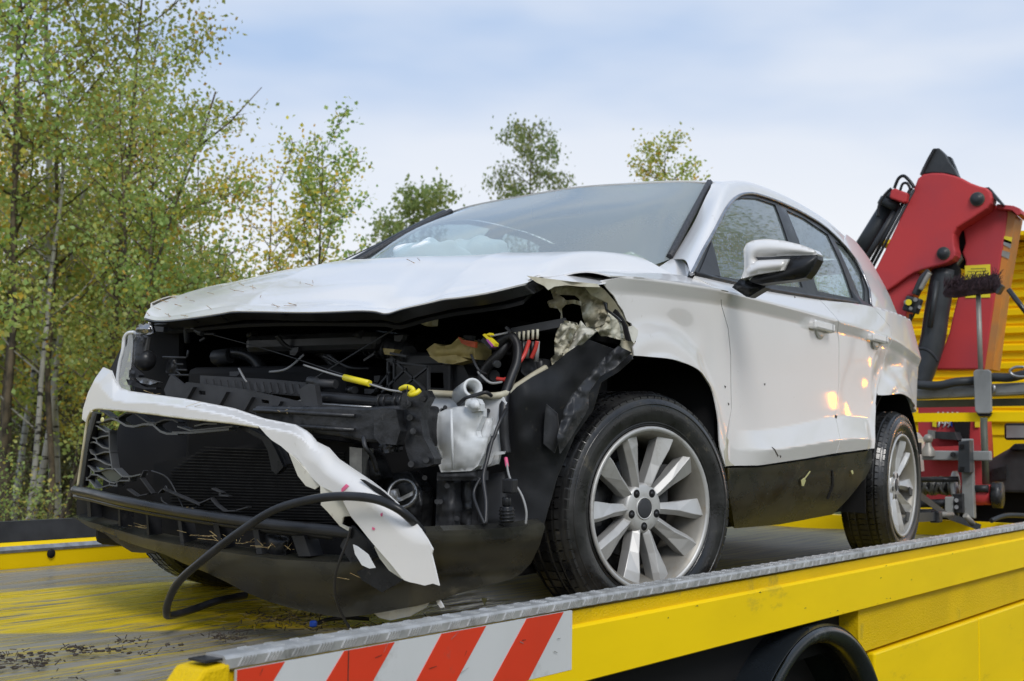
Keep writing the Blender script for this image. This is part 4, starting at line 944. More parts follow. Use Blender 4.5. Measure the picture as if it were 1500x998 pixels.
ptube('wire_loom', [(722, 508, -.52), (745, 492, -.5), (757, 505, -.5), (757, 530, -.52), (748, 555, -.55), (740, 580, -.58), (738, 610, -.60), (739, 640, -.6), (742, 665, -.6)], .013, 'wire_black', car, 8)
ptube('wire_loom', [(705, 560, -.5), (712, 540, -.5), (730, 520, -.5), (745, 500, -.48)], .015, 'wire_black', car, 8)
for pts in ([(775, 500, -.47), (768, 520, -.50), (758, 535, -.52), (752, 548, -.53), (740, 556, -.54), (728, 555, -.54)], [(787, 500, -.47), (784, 512, -.47), (778, 525, -.47)], [(757, 540, -.53), (755, 548, -.53), (746, 553, -.54)]):
    ptube('red_wire', pts, .006, 'wire_red', car, 6)
rail = MB().bar(UX(750, 487, -.46), UX(830, 472, -.40), .02, .022).build('wire_rail', 'grey_plastic', car)
for k in range(6):
    x_ = 754+k*6.7; MB().tube([UX(x_, 487-k*.9, -.47), UX(x_-.5, 500-k*.6, -.47)], .004, 5).build('wire_clip', 'bare_primer', rail)
    MB().tube([UX(x_, 500, -.465), UX(x_-2, 522+((k*7) % 9), -.46)], .007, 5).build('cable_tail', 'wire_grey' if k % 2 else 'wire_black', rail)
ptube('cable', [(716, 493, -.58), (732, 490, -.55), (750, 486, -.48)], .003, 'wire_grey', car, 5)
bay_box([(764, 528), (772, 522), (780, 525), (785, 545), (770, 552), (763, 545)], -.44, .05, 'grey_plastic', 'fuse_box')
bay_box([(776, 530), (782, 524), (795, 526), (799, 540), (790, 550), (778, 548)], -.42, .05, 'black_plastic', 'relay_box')
# X braced bracket and light grey box under the filter
for a, b, c, d in ((569, 529, 628, 537), (628, 537, 628, 575), (580, 530, 624, 572), (628, 537, 580, 575), (569, 530, 569, 572), (578, 527, 578, 560), (567, 527, 580, 527), (548, 575, 572, 545), (595, 540, 560, 575)):
    MB().bar(UX(a, b, -.60), UX(c, d, -.60), .010, .005).build('bracket_rod', 'grey_plastic', car)
pslab('grey_box', [(629, 546), (649, 546), (650, 569), (630, 568)], -.50, .05, 'grey_paint', car, 30, smooth=False)
pslab('black_box', [(664, 536), (678, 534), (686, 550), (688, 572), (664, 572)], -.48, .06, 'black_plastic', car, 30, smooth=False)
# yellow pull cord over the beam
cord = ptube('release_cable', [(445, 535, -.70), (480, 546, -.76), (505, 553, -.80), (545, 564, -.82), (568, 571, -.82), (588, 574, -.82)], .0028, 'wire_grey', car, 5)
MB().tube([UX(504.5, 553, -.805), UX(541.5, 562, -.82)], .0085, 10).build('cable_sleeve', 'yellow_plastic', cord)
MB().tube(crom([UX(*q) for q in ((587, 570, -.84), (594, 567, -.85), (603, 569, -.85), (605, 573, -.85), (600, 578, -.85), (608, 577, -.85), (615, 572, -.84))], 5), .0065, 8).build('cable_handle', 'yellow_plastic', cord)
for pts, k in (([(302, 488, -.55), (400, 515, -.60), (500, 548, -.74), (560, 566, -.78)], .002), ([(450, 561, -.70), (540, 505, -.66), (610, 463, -.62)], .0028), ([(597, 565, -.86), (596, 580, -.86), (598, 594, -.86)], .0018)):
    ptube('stay_wire', pts, k*.8, 'grey_plastic', car, 5)
# radiator hose glimpsed on the left
ptube('radiator_hose', [(322, 530, -.42), (340, 518, -.45), (362, 520, -.45), (378, 532, -.45), (388, 555, -.45)], .020, 'black_plastic', car, 10)
MB().tube([UX(315, 524, -.46), UX(338, 521, -.46)], .024, 10).build('hose_clamp', 'grey_plastic', car)

# white bracket, washer bottle and what hangs beneath
panel = pslab('inner_wing_bracket', [(627, 575), (650, 576.5), (690, 578), (735, 578.5), (741, 590), (739, 640), (728, 680), (700, 688), (660, 688), (644, 680), (634, 662), (628, 640), (622, 620), (622, 602), (627, 590)], -.60, .01, 'white_plastic', car, 12, holes=[[(642, 602), (646, 598), (650, 598), (653, 602), (650, 607), (645, 607)]])
MB().tube(crom([UX(*q) for q in ((628, 576, -.61), (690, 579, -.61), (733, 579, -.60), (757, 566, -.52), (780, 551, -.48), (800, 539, -.44))], 5), .009, 8).build('bracket_edge', 'bare_primer', panel)
for a, b in ((652, 597), (715, 602), (710, 609), (672, 592)): MB().cyl(UX(a, b, -.605), UX(a, b, -.62), .006, 8).build('bolt', 'dark_metal', panel)
bot = pillow('washer_bottle', [(640, 606), (652, 600), (664, 597), (682, 594), (700, 596), (707, 599), (707, 610), (702, 622), (698, 632), (700, 640), (716, 640), (709, 665), (700, 683), (690, 690), (672, 691), (646, 692), (642, 680), (648, 672), (641, 655), (638, 630)], -.67, .030, .02, 'milky_plastic', car, 4.5, 30, wob=.003); bot['label'] = 'milky white washer bottle with broken front'
pillow('bottle_neck', [(681, 596), (682, 586), (690, 583), (700, 585), (704, 592), (704, 602), (690, 604)], -.69, .02, .02, 'milky_plastic', bot, 4, 6)
pillow('bottle_wing', [(700, 612), (716, 612), (722, 613), (718, 636), (712, 655), (706, 673), (698, 684), (696, 660), (698, 640), (703, 624)], -.64, .015, .01, 'white_plastic', bot, 5, 8)
MB().tube([UX(661, 600, -.715), UX(662, 640, -.725), UX(664, 688, -.715)], .004, 6).build('bottle_seam', 'milky_plastic', bot)
pillow('torn_tail', [(706, 672), (722, 662), (740, 661), (739, 665), (724, 668), (718, 680), (704, 688)], -.62, .01, .003, 'white_plastic', bot, 5, 5)
nk = MB(); c0 = UX(693, 568, -.66); c1_ = UX(676, 580, -.60); ax_ = (c1_-c0); nk.lathe([(.025, 0), (.026, .002), (.026, np.linalg.norm(ax_)), (.018, np.linalg.norm(ax_)), (.018, .002)], c0, ax_, 20, closed=True); nk.build('filler_neck', 'milky_plastic', car)
ptube('clamp_strap', [(672, 592, -.66), (682, 584, -.68), (700, 578, -.67), (712, 575, -.66), (720, 580, -.64)], .005, 'wire_black', car, 6)
# vertical wiring in front of the liner
ptube('wire_loom', [(741, 600, -.61), (735, 612, -.64), (728, 628, -.66), (724, 640, -.67), (716, 655, -.68), (712, 680, -.68), (704, 710, -.70)], .005, 'wire_black', car, 6)
ptube('wire_loom', [(722, 640, -.67), (714, 672, -.70), (708, 700, -.72), (712, 735, -.74), (711, 768, -.76)], .0055, 'wire_black', car, 6)
ptube('wire_loom', [(704, 700, -.72), (694, 722, -.74), (700, 745, -.76), (710, 768, -.77)], .004, 'wire_black', car, 6)
pslab('white_clip', [(722, 624), (727, 622), (730, 636), (725, 636)], -.66, .004, 'white_plastic', car, 12)
ptube('sensor_cable', [(742, 672, -.62), (744, 690, -.64), (749, 705, -.66), (758, 715, -.66), (766, 730, -.66), (771, 750, -.66), (770, 768, -.66)], .003, 'wire_grey', car, 5)
ptube('sensor_tip', [(741, 671, -.62), (743, 684, -.63)], .005, 'pink_mark', car, 6)
MB().box(UX(747, 712, -.68), (.03, .03, .036)).tube([UX(742, 728, -.68), UX(742, 742, -.68)], .012, 8).tube([UX(742, 742, -.68), UX(743, 766, -.68)], .018, 10).build('plug', 'black_plastic', car, bevel=.004)
for k in range(4): MB().tube([UX(742.5, 747+k*5, -.68), UX(742.6, 749+k*5, -.68)], .0205, 10).build('plug_ring', 'black_plastic', car)
# clutter below the beam
for px, X, m in (([(560, 695), (600, 690), (620, 720), (616, 772), (585, 772), (560, 735)], -.60, 'dark_metal'), ([(640, 700), (660, 690), (668, 720), (664, 772), (638, 772)], -.62, 'grey_plastic'), ([(672, 700), (690, 698), (692, 772), (668, 772)], -.58, 'dark_metal'), ([(640, 692), (700, 690), (700, 704), (640, 704)], -.66, 'grey_plastic'), ([(500, 655), (545, 660), (560, 700), (540, 712), (510, 690)], -.66, 'dark_metal'), ([(600, 690), (640, 690), (650, 770), (610, 772)], -.48, 'black_plastic')):
    pillow('chassis_part', px, X, .02, .05, m, car, 9, 8, wob=.006)
pillow('broken_fog_lamp', [(566, 720), (580, 716), (584, 730), (600, 722), (606, 718), (604, 726), (588, 734), (570, 736)], -.74, .01, .01, 'aluminium', car, 6, 6)
MB().lathe([(.036, 0), (.040, .002), (.040, .02), (.034, .02)], UX(592, 726, -.72), (-1, -.3, .4), 20, closed=True).build('fog_lamp_ring', 'aluminium', car)
for a, b, X in ((570, 745, -.64), (640, 735, -.66), (669, 760, -.6), (655, 712, -.64), (645, 735, -.64), (622, 700, -.62)): MB().cyl(UX(a, b, X), UX(a, b, X-.02), .007, 8).build('bolt', 'dark_metal', car)
pillow('subframe_arm', [(690, 700), (742, 690), (742, 770), (700, 770)], -.55, .01, .05, 'grey_plastic', car, 12, 10)
# arch liner (near) : big black sheet sweeping over the wheel
lin = [(742, 582), (757, 567), (780, 552), (803, 540), (830, 517), (860, 497), (895, 510), (925, 520), (926, 526), (905, 545), (880, 560), (868, 600), (840, 640), (815, 700), (795, 770), (742, 772), (740, 690), (744, 640)]
LNX = lambda a, b: -.58+.30*sstep(742, 930, a)+.04*sstep(560, 770, b)+.012*noise.noise(Vector((a/30, b/40, 0)))
pslab('arch_liner', lin, LNX, .006, 'liner_black', car, 7)
pillow('liner_strip', [(925, 516), (905, 507), (880, 528), (860, 553), (838, 577), (826, 600), (816, 640), (820, 665), (830, 650), (856, 608), (861, 598), (862, 575), (878, 552), (900, 540)], lambda a, b: LNX(a, b)-.05, .02, .004, 'strip_black', car, 5, 16, wob=.012)
pillow('liner_scrap', [(800, 592), (816, 606), (820, 640), (812, 664), (796, 650), (797, 620)], lambda a, b: LNX(a, b)-.02, .01, .004, 'grey_plastic', car, 9, 8)
MB().prism([(-.20, -.52, .15), (.46, -.52, .15), (.46, -.52, .85), (-.1, -.52, .98), (-.18, -.52, .85)], (0, .02, 0)).prism([(.44, -.9, .2), (.44, -.50, .2), (.44, -.50, .85), (.44, -.88, .80)], (.02, 0, 0)).prism([(-.25, -.84, .80), (.45, -.84, .80), (.45, -.5, .86), (-.25, -.5, .86)], (0, 0, .02)).build('wheel_housing', 'black_matt', car)
# crumpled inner wing metal
def C6(pts): return [(760+x/6.655, 395+y/6.655) for x, y in pts]
met = pillow('crumpled_inner_wing', C6([(180, 110), (300, 90), (460, 130), (620, 150), (760, 170), (880, 300), (830, 330), (870, 440), (830, 530), (740, 570), (660, 560), (625, 480), (605, 380), (590, 290), (540, 250), (380, 245), (330, 200), (250, 160)]), lambda a, b: -.44+.16*sstep(800, 890, a), .03, .006, 'bare_primer', car, 5, 10, wob=.010, ridge=True)
met['label'] = 'crumpled cream inner wing with torn holes'
pillow('crumple', C6([(300, 175), (380, 245), (430, 275), (450, 300), (540, 295), (600, 310), (600, 350), (520, 330), (450, 340), (410, 380), (420, 490), (560, 520), (580, 560), (520, 640), (490, 800), (330, 960), (310, 870), (350, 830), (345, 700), (365, 610), (400, 520), (410, 430), (380, 380), (300, 370), (275, 320), (290, 300), (340, 290)]), -.42, .03, .005, 'bare_primer', met, 4.5, 8, wob=0.012, ridge=True)
pillow('crumple', C6([(600, 500), (650, 560), (740, 580), (760, 600), (700, 650), (600, 740), (490, 800), (490, 720), (520, 620), (575, 560)]), -.40, .02, .005, 'cream_primer', met, 5, 8, wob=0.009, ridge=True)
pillow('crumple', C6([(745, 580), (830, 530), (870, 430), (860, 390), (910, 440), (1000, 510), (1040, 600), (1045, 680), (1020, 695), (930, 670), (860, 650), (800, 650)]), lambda a, b: -.34+.10*sstep(870, 918, a), .035, .005, 'bare_primer', met, 4.5, 9, wob=0.009, ridge=True)
pslab('crumple', C6([(820, 315), (845, 320), (855, 380), (960, 460), (1000, 500), (985, 510), (900, 440), (845, 400)]), -.33, .006, 'dark_metal', met, 8)
pslab('wing_backing', C6([(740, 190), (790, 200), (900, 330), (1010, 480), (1050, 560), (1080, 700), (1040, 690), (1000, 520), (860, 400), (760, 300)]), -.27, .01, 'black_matt', met, 12)
pillow('red_rub_mark', C6([(1060, 560), (1110, 545), (1160, 590), (1155, 640), (1120, 720), (1100, 690), (1080, 620)]), lambda a, b: US(a, b)[0]-.012, .004, .003, 'pink_mark' if False else 'cream_primer', met, 5, 5)

def tipX(a, b):
    xe = itp(a, [(783, -.50), (808, -.42), (838, -.25), (870, -.08), (920, .12)]); be = itp(a, [(783, 408), (808, 406), (838, 400.5), (870, 397.5), (920, 397)])
    return max(-.52, xe-.019*(b-be))
pslab('fender_tip', [(780, 407.5), (795, 407.8), (806, 402), (838, 394), (870, 391.5), (898, 393), (896, 408), (886, 416), (876, 417), (835, 412.5), (800, 409.5)], tipX, .003, 'car_paint', car, 4)
# hanging black hose in front of everything
hose = ptube('hose', [(618, 779, -.93), (604, 763, -.99), (582, 745, -1.02), (548, 731, -1.03), (500, 727, -1.03), (450, 733, -1.03), (400, 748, -1.03), (350, 780, -1.03), (300, 818, -1.02), (262, 852, -1.0), (247, 880, -.97), (244, 897, -.94), (249, 902, -.90), (280, 894, -.80), (320, 880, -.72), (360, 872, -.62)], .0105, 'black_plastic', car, 10); hose['label'] = 'black hose looping from the bumper down onto the deck'
ptube('thin_cable', [(514, 772, -1.0), (508, 795, -1.0), (498, 820, -1.0), (491, 845, -.99), (491, 870, -.97), (498, 895, -.93), (512, 920, -.90)], .0035, 'wire_black', car, 6)
MB().tube([UX(512, 920, -.90), UX(516, 924, -.90)], .003, 6).build('cable_end', 'wire_grey', car)
bc = MB().box(UZ(459, 914, .02), (.018, .02, .018), Matrix.Rotation(.5, 3, 'Z')).build('blue_connector', 'blue_plastic', car, bevel=.005)
ptube('floor_cable', [(459, 916, -.62), (480, 908, -.55), (510, 905, -.50), (540, 907, -.45)], .006, 'wire_black', car, 6)
# scuffs of pink and red on the strip
for px in ([(500, 716), (507, 709), (511, 712), (505, 718), (500, 722)], [(545, 772), (549, 774), (548, 777), (545, 776)], [(557, 753), (560, 751), (560, 756), (558, 757)]):
    pslab('paint_scuff', px, lambda a, b: stripX(a, b)-.002, .001, 'pink_mark', bumper, 6)

rgc = random.Random(21)
for i in range(46):
    a = rgc.uniform(250, 745); b = rgc.uniform(485, 640) if a < 620 else rgc.uniform(470, 560); X = rgc.uniform(-.62, -.46); m_ = rgc.choice(('black_plastic', 'grey_plastic', 'dark_metal', 'grey_plastic'))
    k = i % 4
    if k == 0: ptube('engine_hose', [(a, b, X), (a+rgc.uniform(-25, 25), b+rgc.uniform(-14, 14), X+.02), (a+rgc.uniform(-50, 50), b+rgc.uniform(5, 30), X+.05)], rgc.uniform(.004, .010), m_, car, 6)
    elif k == 1:
        w_, h_ = rgc.uniform(6, 16), rgc.uniform(5, 14); pslab('engine_bracket', [(a, b), (a+w_, b+rgc.uniform(-2, 2)), (a+w_*.9, b+h_*.5), (a+w_*.6, b+h_), (a, b+h_*.9)], X, .02, m_, car, 20, smooth=False)
    elif k == 2: MB().tube([UX(a, b, X), UX(a+rgc.uniform(4, 10), b+rgc.uniform(-2, 2), X-.01)], rgc.uniform(.008, .018), 10).build('engine_fitting', m_, car)
    else: MB().bar(UX(a, b, X), UX(a+rgc.uniform(-30, 30), b+rgc.uniform(-12, 12), X), .010, .006).build('engine_rod', m_, car)
# torn cables and splinters in the mouth of the bumper
for pts in ([(240, 722), (243, 712), (250, 722), (290, 741), (262, 745), (240, 736), (236, 728)], [(222, 690), (245, 700), (262, 730), (268, 744)], [(345, 625), (372, 633), (392, 648), (400, 690)]):
    ptube('loose_cable', [(a, b, -.84) for a, b in pts], .0022, 'grey_plastic', car, 5, 4)
pslab('shutter_arm', [(345, 624), (360, 625), (395, 643), (404, 660), (415, 684), (405, 695), (398, 690), (392, 660), (384, 645)], -.86, .02, 'black_plastic', car, 12)
pslab('shutter_arm', [(395, 640), (408, 652), (420, 680), (416, 684), (402, 668)], -.85, .02, 'strip_black', car, 12)

# marks on the near side: splashes, scratches and stuck leaves
def side_mark(nm, px, m, off=.0016):
    o = MB(); add_sheet(o, [US(*p) for p in px], lambda x, z: np.array((x, -(W0(x, z, True)+off), z)), .02, thick=.0015, out=(0, -1, 0)); return o.build(nm, m, car)
for px in ([(1130, 655), (1131, 655), (1140, 668), (1139, 669)], [(1142, 667), (1144, 668), (1143, 671)], [(1163, 434), (1165, 435), (1164, 437)], [(1119, 562), (1121, 562), (1120, 565)], [(1223, 608), (1226, 609), (1225, 613), (1223, 612)], [(1061, 565), (1063, 566), (1062, 569)], [(1066, 590), (1068, 592), (1067, 594)]):
    side_mark('splash_mark', px, 'mud')
side_mark('leaf_on_sill', [(1173, 712), (1172, 704), (1177, 700), (1179, 704), (1176, 712)], 'pale_leaf', .004)
side_mark('leaf_stalk', [(1177, 701), (1185, 690), (1186, 691), (1178, 702)], 'pale_leaf', .004)
side_mark('leaf_on_sill', [(1245, 690), (1248, 689), (1249, 694), (1247, 695)], 'pale_leaf', .004)
side_mark('cladding_crack', [(1219, 690), (1221, 689), (1222, 712), (1214, 732), (1212, 731), (1219, 712)], 'black_matt', -.0015)
side_mark('wheel_arch_dirt', [(1064, 640), (1067, 645), (1066, 672), (1075, 682), (1063, 683), (1060, 660)], 'bare_primer')

ptube('intake_pipe', [(600, 520, -.50), (575, 512, -.48), (545, 505, -.46), (515, 510, -.44)], .026, 'grey_plastic', car, 12)
for k in range(9): MB().lathe([(.026, 0), (.030, .003), (.026, .006)], UX(596-k*9, 518-k*1.6, -.495+.005*k), UX(587, 516, -.49)-UX(596, 518, -.495), 14).build('pipe_rib', 'grey_plastic', car)
bt = MB().box(UX(640, 560, -.42), (.16, .20, .16)).build('battery_box', 'black_plastic', car, bevel=.008)
MB().box(UX(640, 540, -.42)+np.array((0, 0, .02)), (.17, .21, .03)).build('battery_lid', 'grey_plastic', bt, bevel=.005)
MB().cyl(UX(655, 535, -.50), UX(655, 529, -.50), .012, 12).build('terminal', 'aluminium', bt)
for k in range(14):
    a = 300+k*10.5; MB().bar(UX(a, 556+k*.6, -.655), UX(a+3, 570+k*.6, -.655), .006, .010).build('bar_rib', 'grey_plastic', car)
for i, (a, b, c_, d, m_) in enumerate(((395, 545, 445, 520, 'wire_grey'), (430, 590, 470, 560, 'wire_grey'), (520, 600, 560, 590, 'strip_black'), (350, 540, 372, 562, 'wire_grey'), (480, 520, 540, 540, 'strip_black'), (700, 545, 735, 560, 'wire_grey'), (690, 520, 712, 548, 'strip_black'))):
    ptube('engine_cable', [(a, b, -.60), ((a+c_)/2, (b+d)/2+8, -.62), (c_, d, -.58)], .0035, m_, car, 5)

# ================================================================== THE RECOVERY LORRY
truck = thing('recovery_truck', 'yellow recovery lorry with long flatbed, striped warning panel and folded red crane', 'truck')
NE, FE = -1.10, 1.80          # near and far edge of the deck in the deck frame
def nodes(m): return m.node_tree
def deck_material():
    m = bpy.data.materials.new('deck_paint'); MATS['deck_paint'] = m; m.use_nodes = True; t = m.node_tree; b = t.nodes['Principled BSDF']; b.inputs['Specular IOR Level'].default_value = .32; lk = t.links.new
    g = t.nodes.new('ShaderNodeTexCoord'); s = t.nodes.new('ShaderNodeSeparateXYZ'); lk(g.outputs['Object'], s.inputs[0])
    def math_(op, a, bb=None, c=None):
        n = t.nodes.new('ShaderNodeMath'); n.operation = op
        for i, v in enumerate((a, bb, c)):
            if v is None: continue
            if isinstance(v, (int, float)): n.inputs[i].default_value = v
            else: lk(v, n.inputs[i])
        return n.outputs[0]
    def noise(scale, st, det=6, rough=.65):
        mp = t.nodes.new('ShaderNodeMapping'); mp.inputs['Scale'].default_value = st; lk(g.outputs['Object'], mp.inputs[0])
        n = t.nodes.new('ShaderNodeTexNoise'); n.inputs['Scale'].default_value = scale; n.inputs['Detail'].default_value = det; n.inputs['Roughness'].default_value = rough; lk(mp.outputs[0], n.inputs[0]); return n.outputs['Fac']
    def mrange(v, a, bb): 
        n = t.nodes.new('ShaderNodeMapRange'); n.inputs['From Min'].default_value = a; n.inputs['From Max'].default_value = bb; lk(v, n.inputs[0]); return n.outputs[0]
    def mix(f, a, bb):
        n = t.nodes.new('ShaderNodeMix'); n.data_type = 'RGBA'
        if isinstance(f, float): n.inputs['Factor'].default_value = f
        else: lk(f, n.inputs['Factor'])
        for k, v in (('A', a), ('B', bb)):
            if isinstance(v, tuple): n.inputs[k].default_value = (*v, 1)
            else: lk(v, n.inputs[k])
        return n.outputs['Result']
    # worn paint: yellow where the tracks do not run
    p1 = np.array(bedinv(UZ(0, 925, 0))); p2 = np.array(bedinv(UZ(370, 918, 0))); q1 = np.array(bedinv(UZ(0, 862, 0))); q2 = np.array(bedinv(UZ(300, 850, 0)))
    def linedist(a, c):
        n = np.array((-(c-a)[1], (c-a)[0])); n /= np.linalg.norm(n)
        if n[1] < 0: n = -n
        k = float(a @ n); return math_('SUBTRACT', math_('MULTIPLY_ADD', s.outputs['X'], float(n[0]), math_('MULTIPLY', s.outputs['Y'], float(n[1]))), k)
    streak = noise(2.2, (.7, 7, 1), 7, .7); streak2 = noise(3.0, (.35, 14, 1), 6, .75); blot = noise(1.3, (1, 1.6, 1))
    wob = math_('MULTIPLY', math_('SUBTRACT', streak, .5), .30)
    dl = linedist(p1[:2], p2[:2]); du = linedist(q1[:2], q2[:2])
    band = math_('MULTIPLY', mrange(math_('ADD', dl, math_('MULTIPLY', wob, .15)), -.015, .02), mrange(math_('ADD', du, wob), .06, -.05))
    yel = mix(mrange(streak2, .42, .66), (.88, .62, .008), (.50, .38, .05))
    yel = mix(mrange(streak, .53, .62), yel, (.24, .22, .17))
    gry = mix(mrange(streak2, .35, .65), (.33, .31, .27), (.19, .175, .145))
    gry = mix(mrange(blot, .55, .68), gry, (.34, .31, .24))
    gry = mix(math_('MULTIPLY', mrange(streak2, .50, .60), mrange(dl, .10, -.25)), gry, (.60, .44, .03))
    col = mix(band, gry, yel)
    # further along the deck, beneath the car, olive with the car's shade painted in
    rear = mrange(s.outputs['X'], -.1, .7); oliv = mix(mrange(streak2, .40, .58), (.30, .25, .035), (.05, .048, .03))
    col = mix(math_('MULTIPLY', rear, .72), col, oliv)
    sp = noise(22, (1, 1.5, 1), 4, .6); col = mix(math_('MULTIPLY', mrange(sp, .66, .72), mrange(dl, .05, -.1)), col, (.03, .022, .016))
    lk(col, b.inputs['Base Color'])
    rg = t.nodes.new('ShaderNodeMapRange'); rg.inputs['From Min'].default_value = .35; rg.inputs['From Max'].default_value = .65; rg.inputs['To Min'].default_value = .06; rg.inputs['To Max'].default_value = .55
    lk(noise(3.5, (.6, 4, 1), 5), rg.inputs[0]); lk(math_('MAXIMUM', rg.outputs[0], math_('MULTIPLY', rear, .55)), b.inputs['Roughness'])
    bp = t.nodes.new('ShaderNodeBump'); bp.inputs['Strength'].default_value = .22; bp.inputs['Distance'].default_value = .008; lk(noise(9, (.5, 6, 1), 8, .7), bp.inputs['Height']); lk(bp.outputs[0], b.inputs['Normal'])
def bedinv(P): return (P[0]*BC+P[1]*BS, -P[0]*BS+P[1]*BC)
deck_material()
def bobj(mb, name, m, parent=None, **kw):      # built in the deck frame
    o = mb.build(name, m, parent or truck, **kw)
    if parent is None or parent is truck: o.rotation_euler = (0, 0, BANG)
    return o
# deck sheet in bays with a slight sag between the cross members
S0, S1 = -3.3, 4.45
dk = MB(); n = 62; V = []; Fc = []; ms = 30
for i in range(n+1):
    for j in range(ms+1):
        s_ = S0+(S1-S0)*i/n; t_ = NE+.045+(FE-NE-.05)*j/ms
        z = -.003+.004*math.sin(s_*7.1)*math.sin(t_*3.3+1)+.003*math.sin(t_*9+s_*1.3)
        V.append((s_, t_, z-.004))
for i in range(n):
    for j in range(ms): Fc.append((i*(ms+1)+j, (i+1)*(ms+1)+j, (i+1)*(ms+1)+j+1, i*(ms+1)+j+1))
dk.add(V, Fc, True)
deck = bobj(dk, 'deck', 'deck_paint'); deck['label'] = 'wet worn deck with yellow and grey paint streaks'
bobj(MB().box(((S0+S1)/2, (NE+FE)/2, -.10), (S1-S0-.02, FE-NE-.16, .14)), 'deck_frame', 'black_matt')
# --- near side beam
e1 = UB(850, 877, NE); e2 = UB(1500, 766, NE)
EZ = (e1[2]+e2[2])/2; s_end = UB(331, 980, NE)[0]; LEN = 6.6
b1 = UB(850, 998, NE)[2]; b2 = UB(1500, 831, NE)[2]; BZ = (b1+b2)/2
m1 = UB(850, 912, NE)[2]; m2 = UB(1500, 788, NE)[2]; MZ = (m1+m2)/2
print('BEAM', EZ, MZ, BZ, e1[2], e2[2], m1, m2, b1, b2); sb = MB()
sb.prism([(s_end, NE, EZ-.03), (s_end, NE+.045, EZ-.03), (s_end, NE+.045, BZ+.01), (s_end, NE, BZ+.01)], (LEN, 0, 0))
bobj(sb, 'side_beam', 'truck_yellow_dull')
bobj(MB().prism([(s_end, NE-.004, MZ), (s_end, NE-.014, MZ-.006), (s_end, NE-.014, BZ+.004), (s_end, NE-.008, BZ), (s_end, NE+.03, BZ), (s_end, NE+.03, MZ)], (LEN, 0, 0)), 'beam_face', 'truck_yellow')
# diamond plate angle on top
tz = EZ; hgt = .022
cap = MB()
prof = [(NE-.010, tz-hgt), (NE-.010, tz-.006), (NE-.006, tz-.001), (NE, tz), (NE+.040, tz), (NE+.040, tz-.004), (NE+.002, tz-.005), (NE-.005, tz-hgt)]
cs = s_end-.01
cap.add([(cs, a, b) for a, b in prof]+[(cs+LEN, a, b) for a, b in prof], [(i, (i+1) % 8, 8+(i+1) % 8, 8+i) for i in range(8)]+[tuple(range(8)), tuple(8+i for i in reversed(range(8)))])
mat('tread_plate', (.50, .50, .49), .36, metal=.35, var=.4, vscale=18, vcol=(.34, .34, .33), dirt=.35, dcol=(.10, .095, .08), dscale=10, rvar=.12)
tp_ = bobj(cap, 'tread_strip', 'tread_plate')
lug = MB()
# raised five-bar pattern: groups of short bars, leaning one way then flat on the top
k = 0; s_ = s_end+.02
while s_ < s_end+LEN-.05:
    for j in range(5):
        x = s_+j*.0075
        lug.add([(x-.0032+dx, NE-.0125, tz-.020+dz) for dx, dz in ((0, 0), (.003, 0), (.014, .015), (.011, .015))]+[(x-.0032+dx, NE-.0095, tz-.020+dz) for dx, dz in ((-.001, 0), (.004, 0), (.015, .015), (.010, .015))], [(0, 1, 2, 3), (0, 4, 5, 1), (1, 5, 6, 2), (2, 6, 7, 3), (3, 7, 4, 0)])
    for j in range(5):
        x = s_+.035+j*.0001; yy = NE+.003+j*.0075
        lug.add([(x, yy, tz+.0022), (x+.02, yy+.001, tz+.0022), (x+.02, yy+.0035, tz+.0022), (x, yy+.0025, tz+.0022), (x-.001, yy-.001, tz-.0005), (x+.021, yy, tz-.0005), (x+.021, yy+.0045, tz-.0005), (x-.001, yy+.0035, tz-.0005)], [(0, 1, 2, 3), (0, 4, 5, 1), (1, 5, 6, 2), (2, 6, 7, 3), (3, 7, 4, 0)])
    s_ += .062
lg = lug.build('raised_pattern', 'tread_plate', tp_); lg['kind'] = 'stuff'
# --- warning panel: red and white slanting stripes
p_l = UB(330, 985, NE)[0]+.012; p_r = UB(830, 920, NE)[0]; pz1 = EZ-.025; pz0 = (UB(829, 980, NE)[2]+UB(400, 1075, NE)[2]*0+UB(829, 980, NE)[2])/2
yf = NE-.016
wp = bobj(MB().box(((p_l+p_r)/2, yf+.004, (pz1+pz0)/2), (p_r-p_l, .006, pz1-pz0)), 'warning_panel', 'sign_white'); wp['label'] = 'red and white slanted warning panel on the beam'
def clip(poly, a, v, keep):
    o = []
    for i in range(len(poly)):
        p, q = poly[i-1], poly[i]; ip = (p[a]-v)*keep >= 0; iq = (q[a]-v)*keep >= 0
        if ip != iq: t_ = (v-p[a])/(q[a]-p[a]); o.append(tuple(p[j]+(q[j]-p[j])*t_ for j in range(2)))
        if iq: o.append(q)
    return o
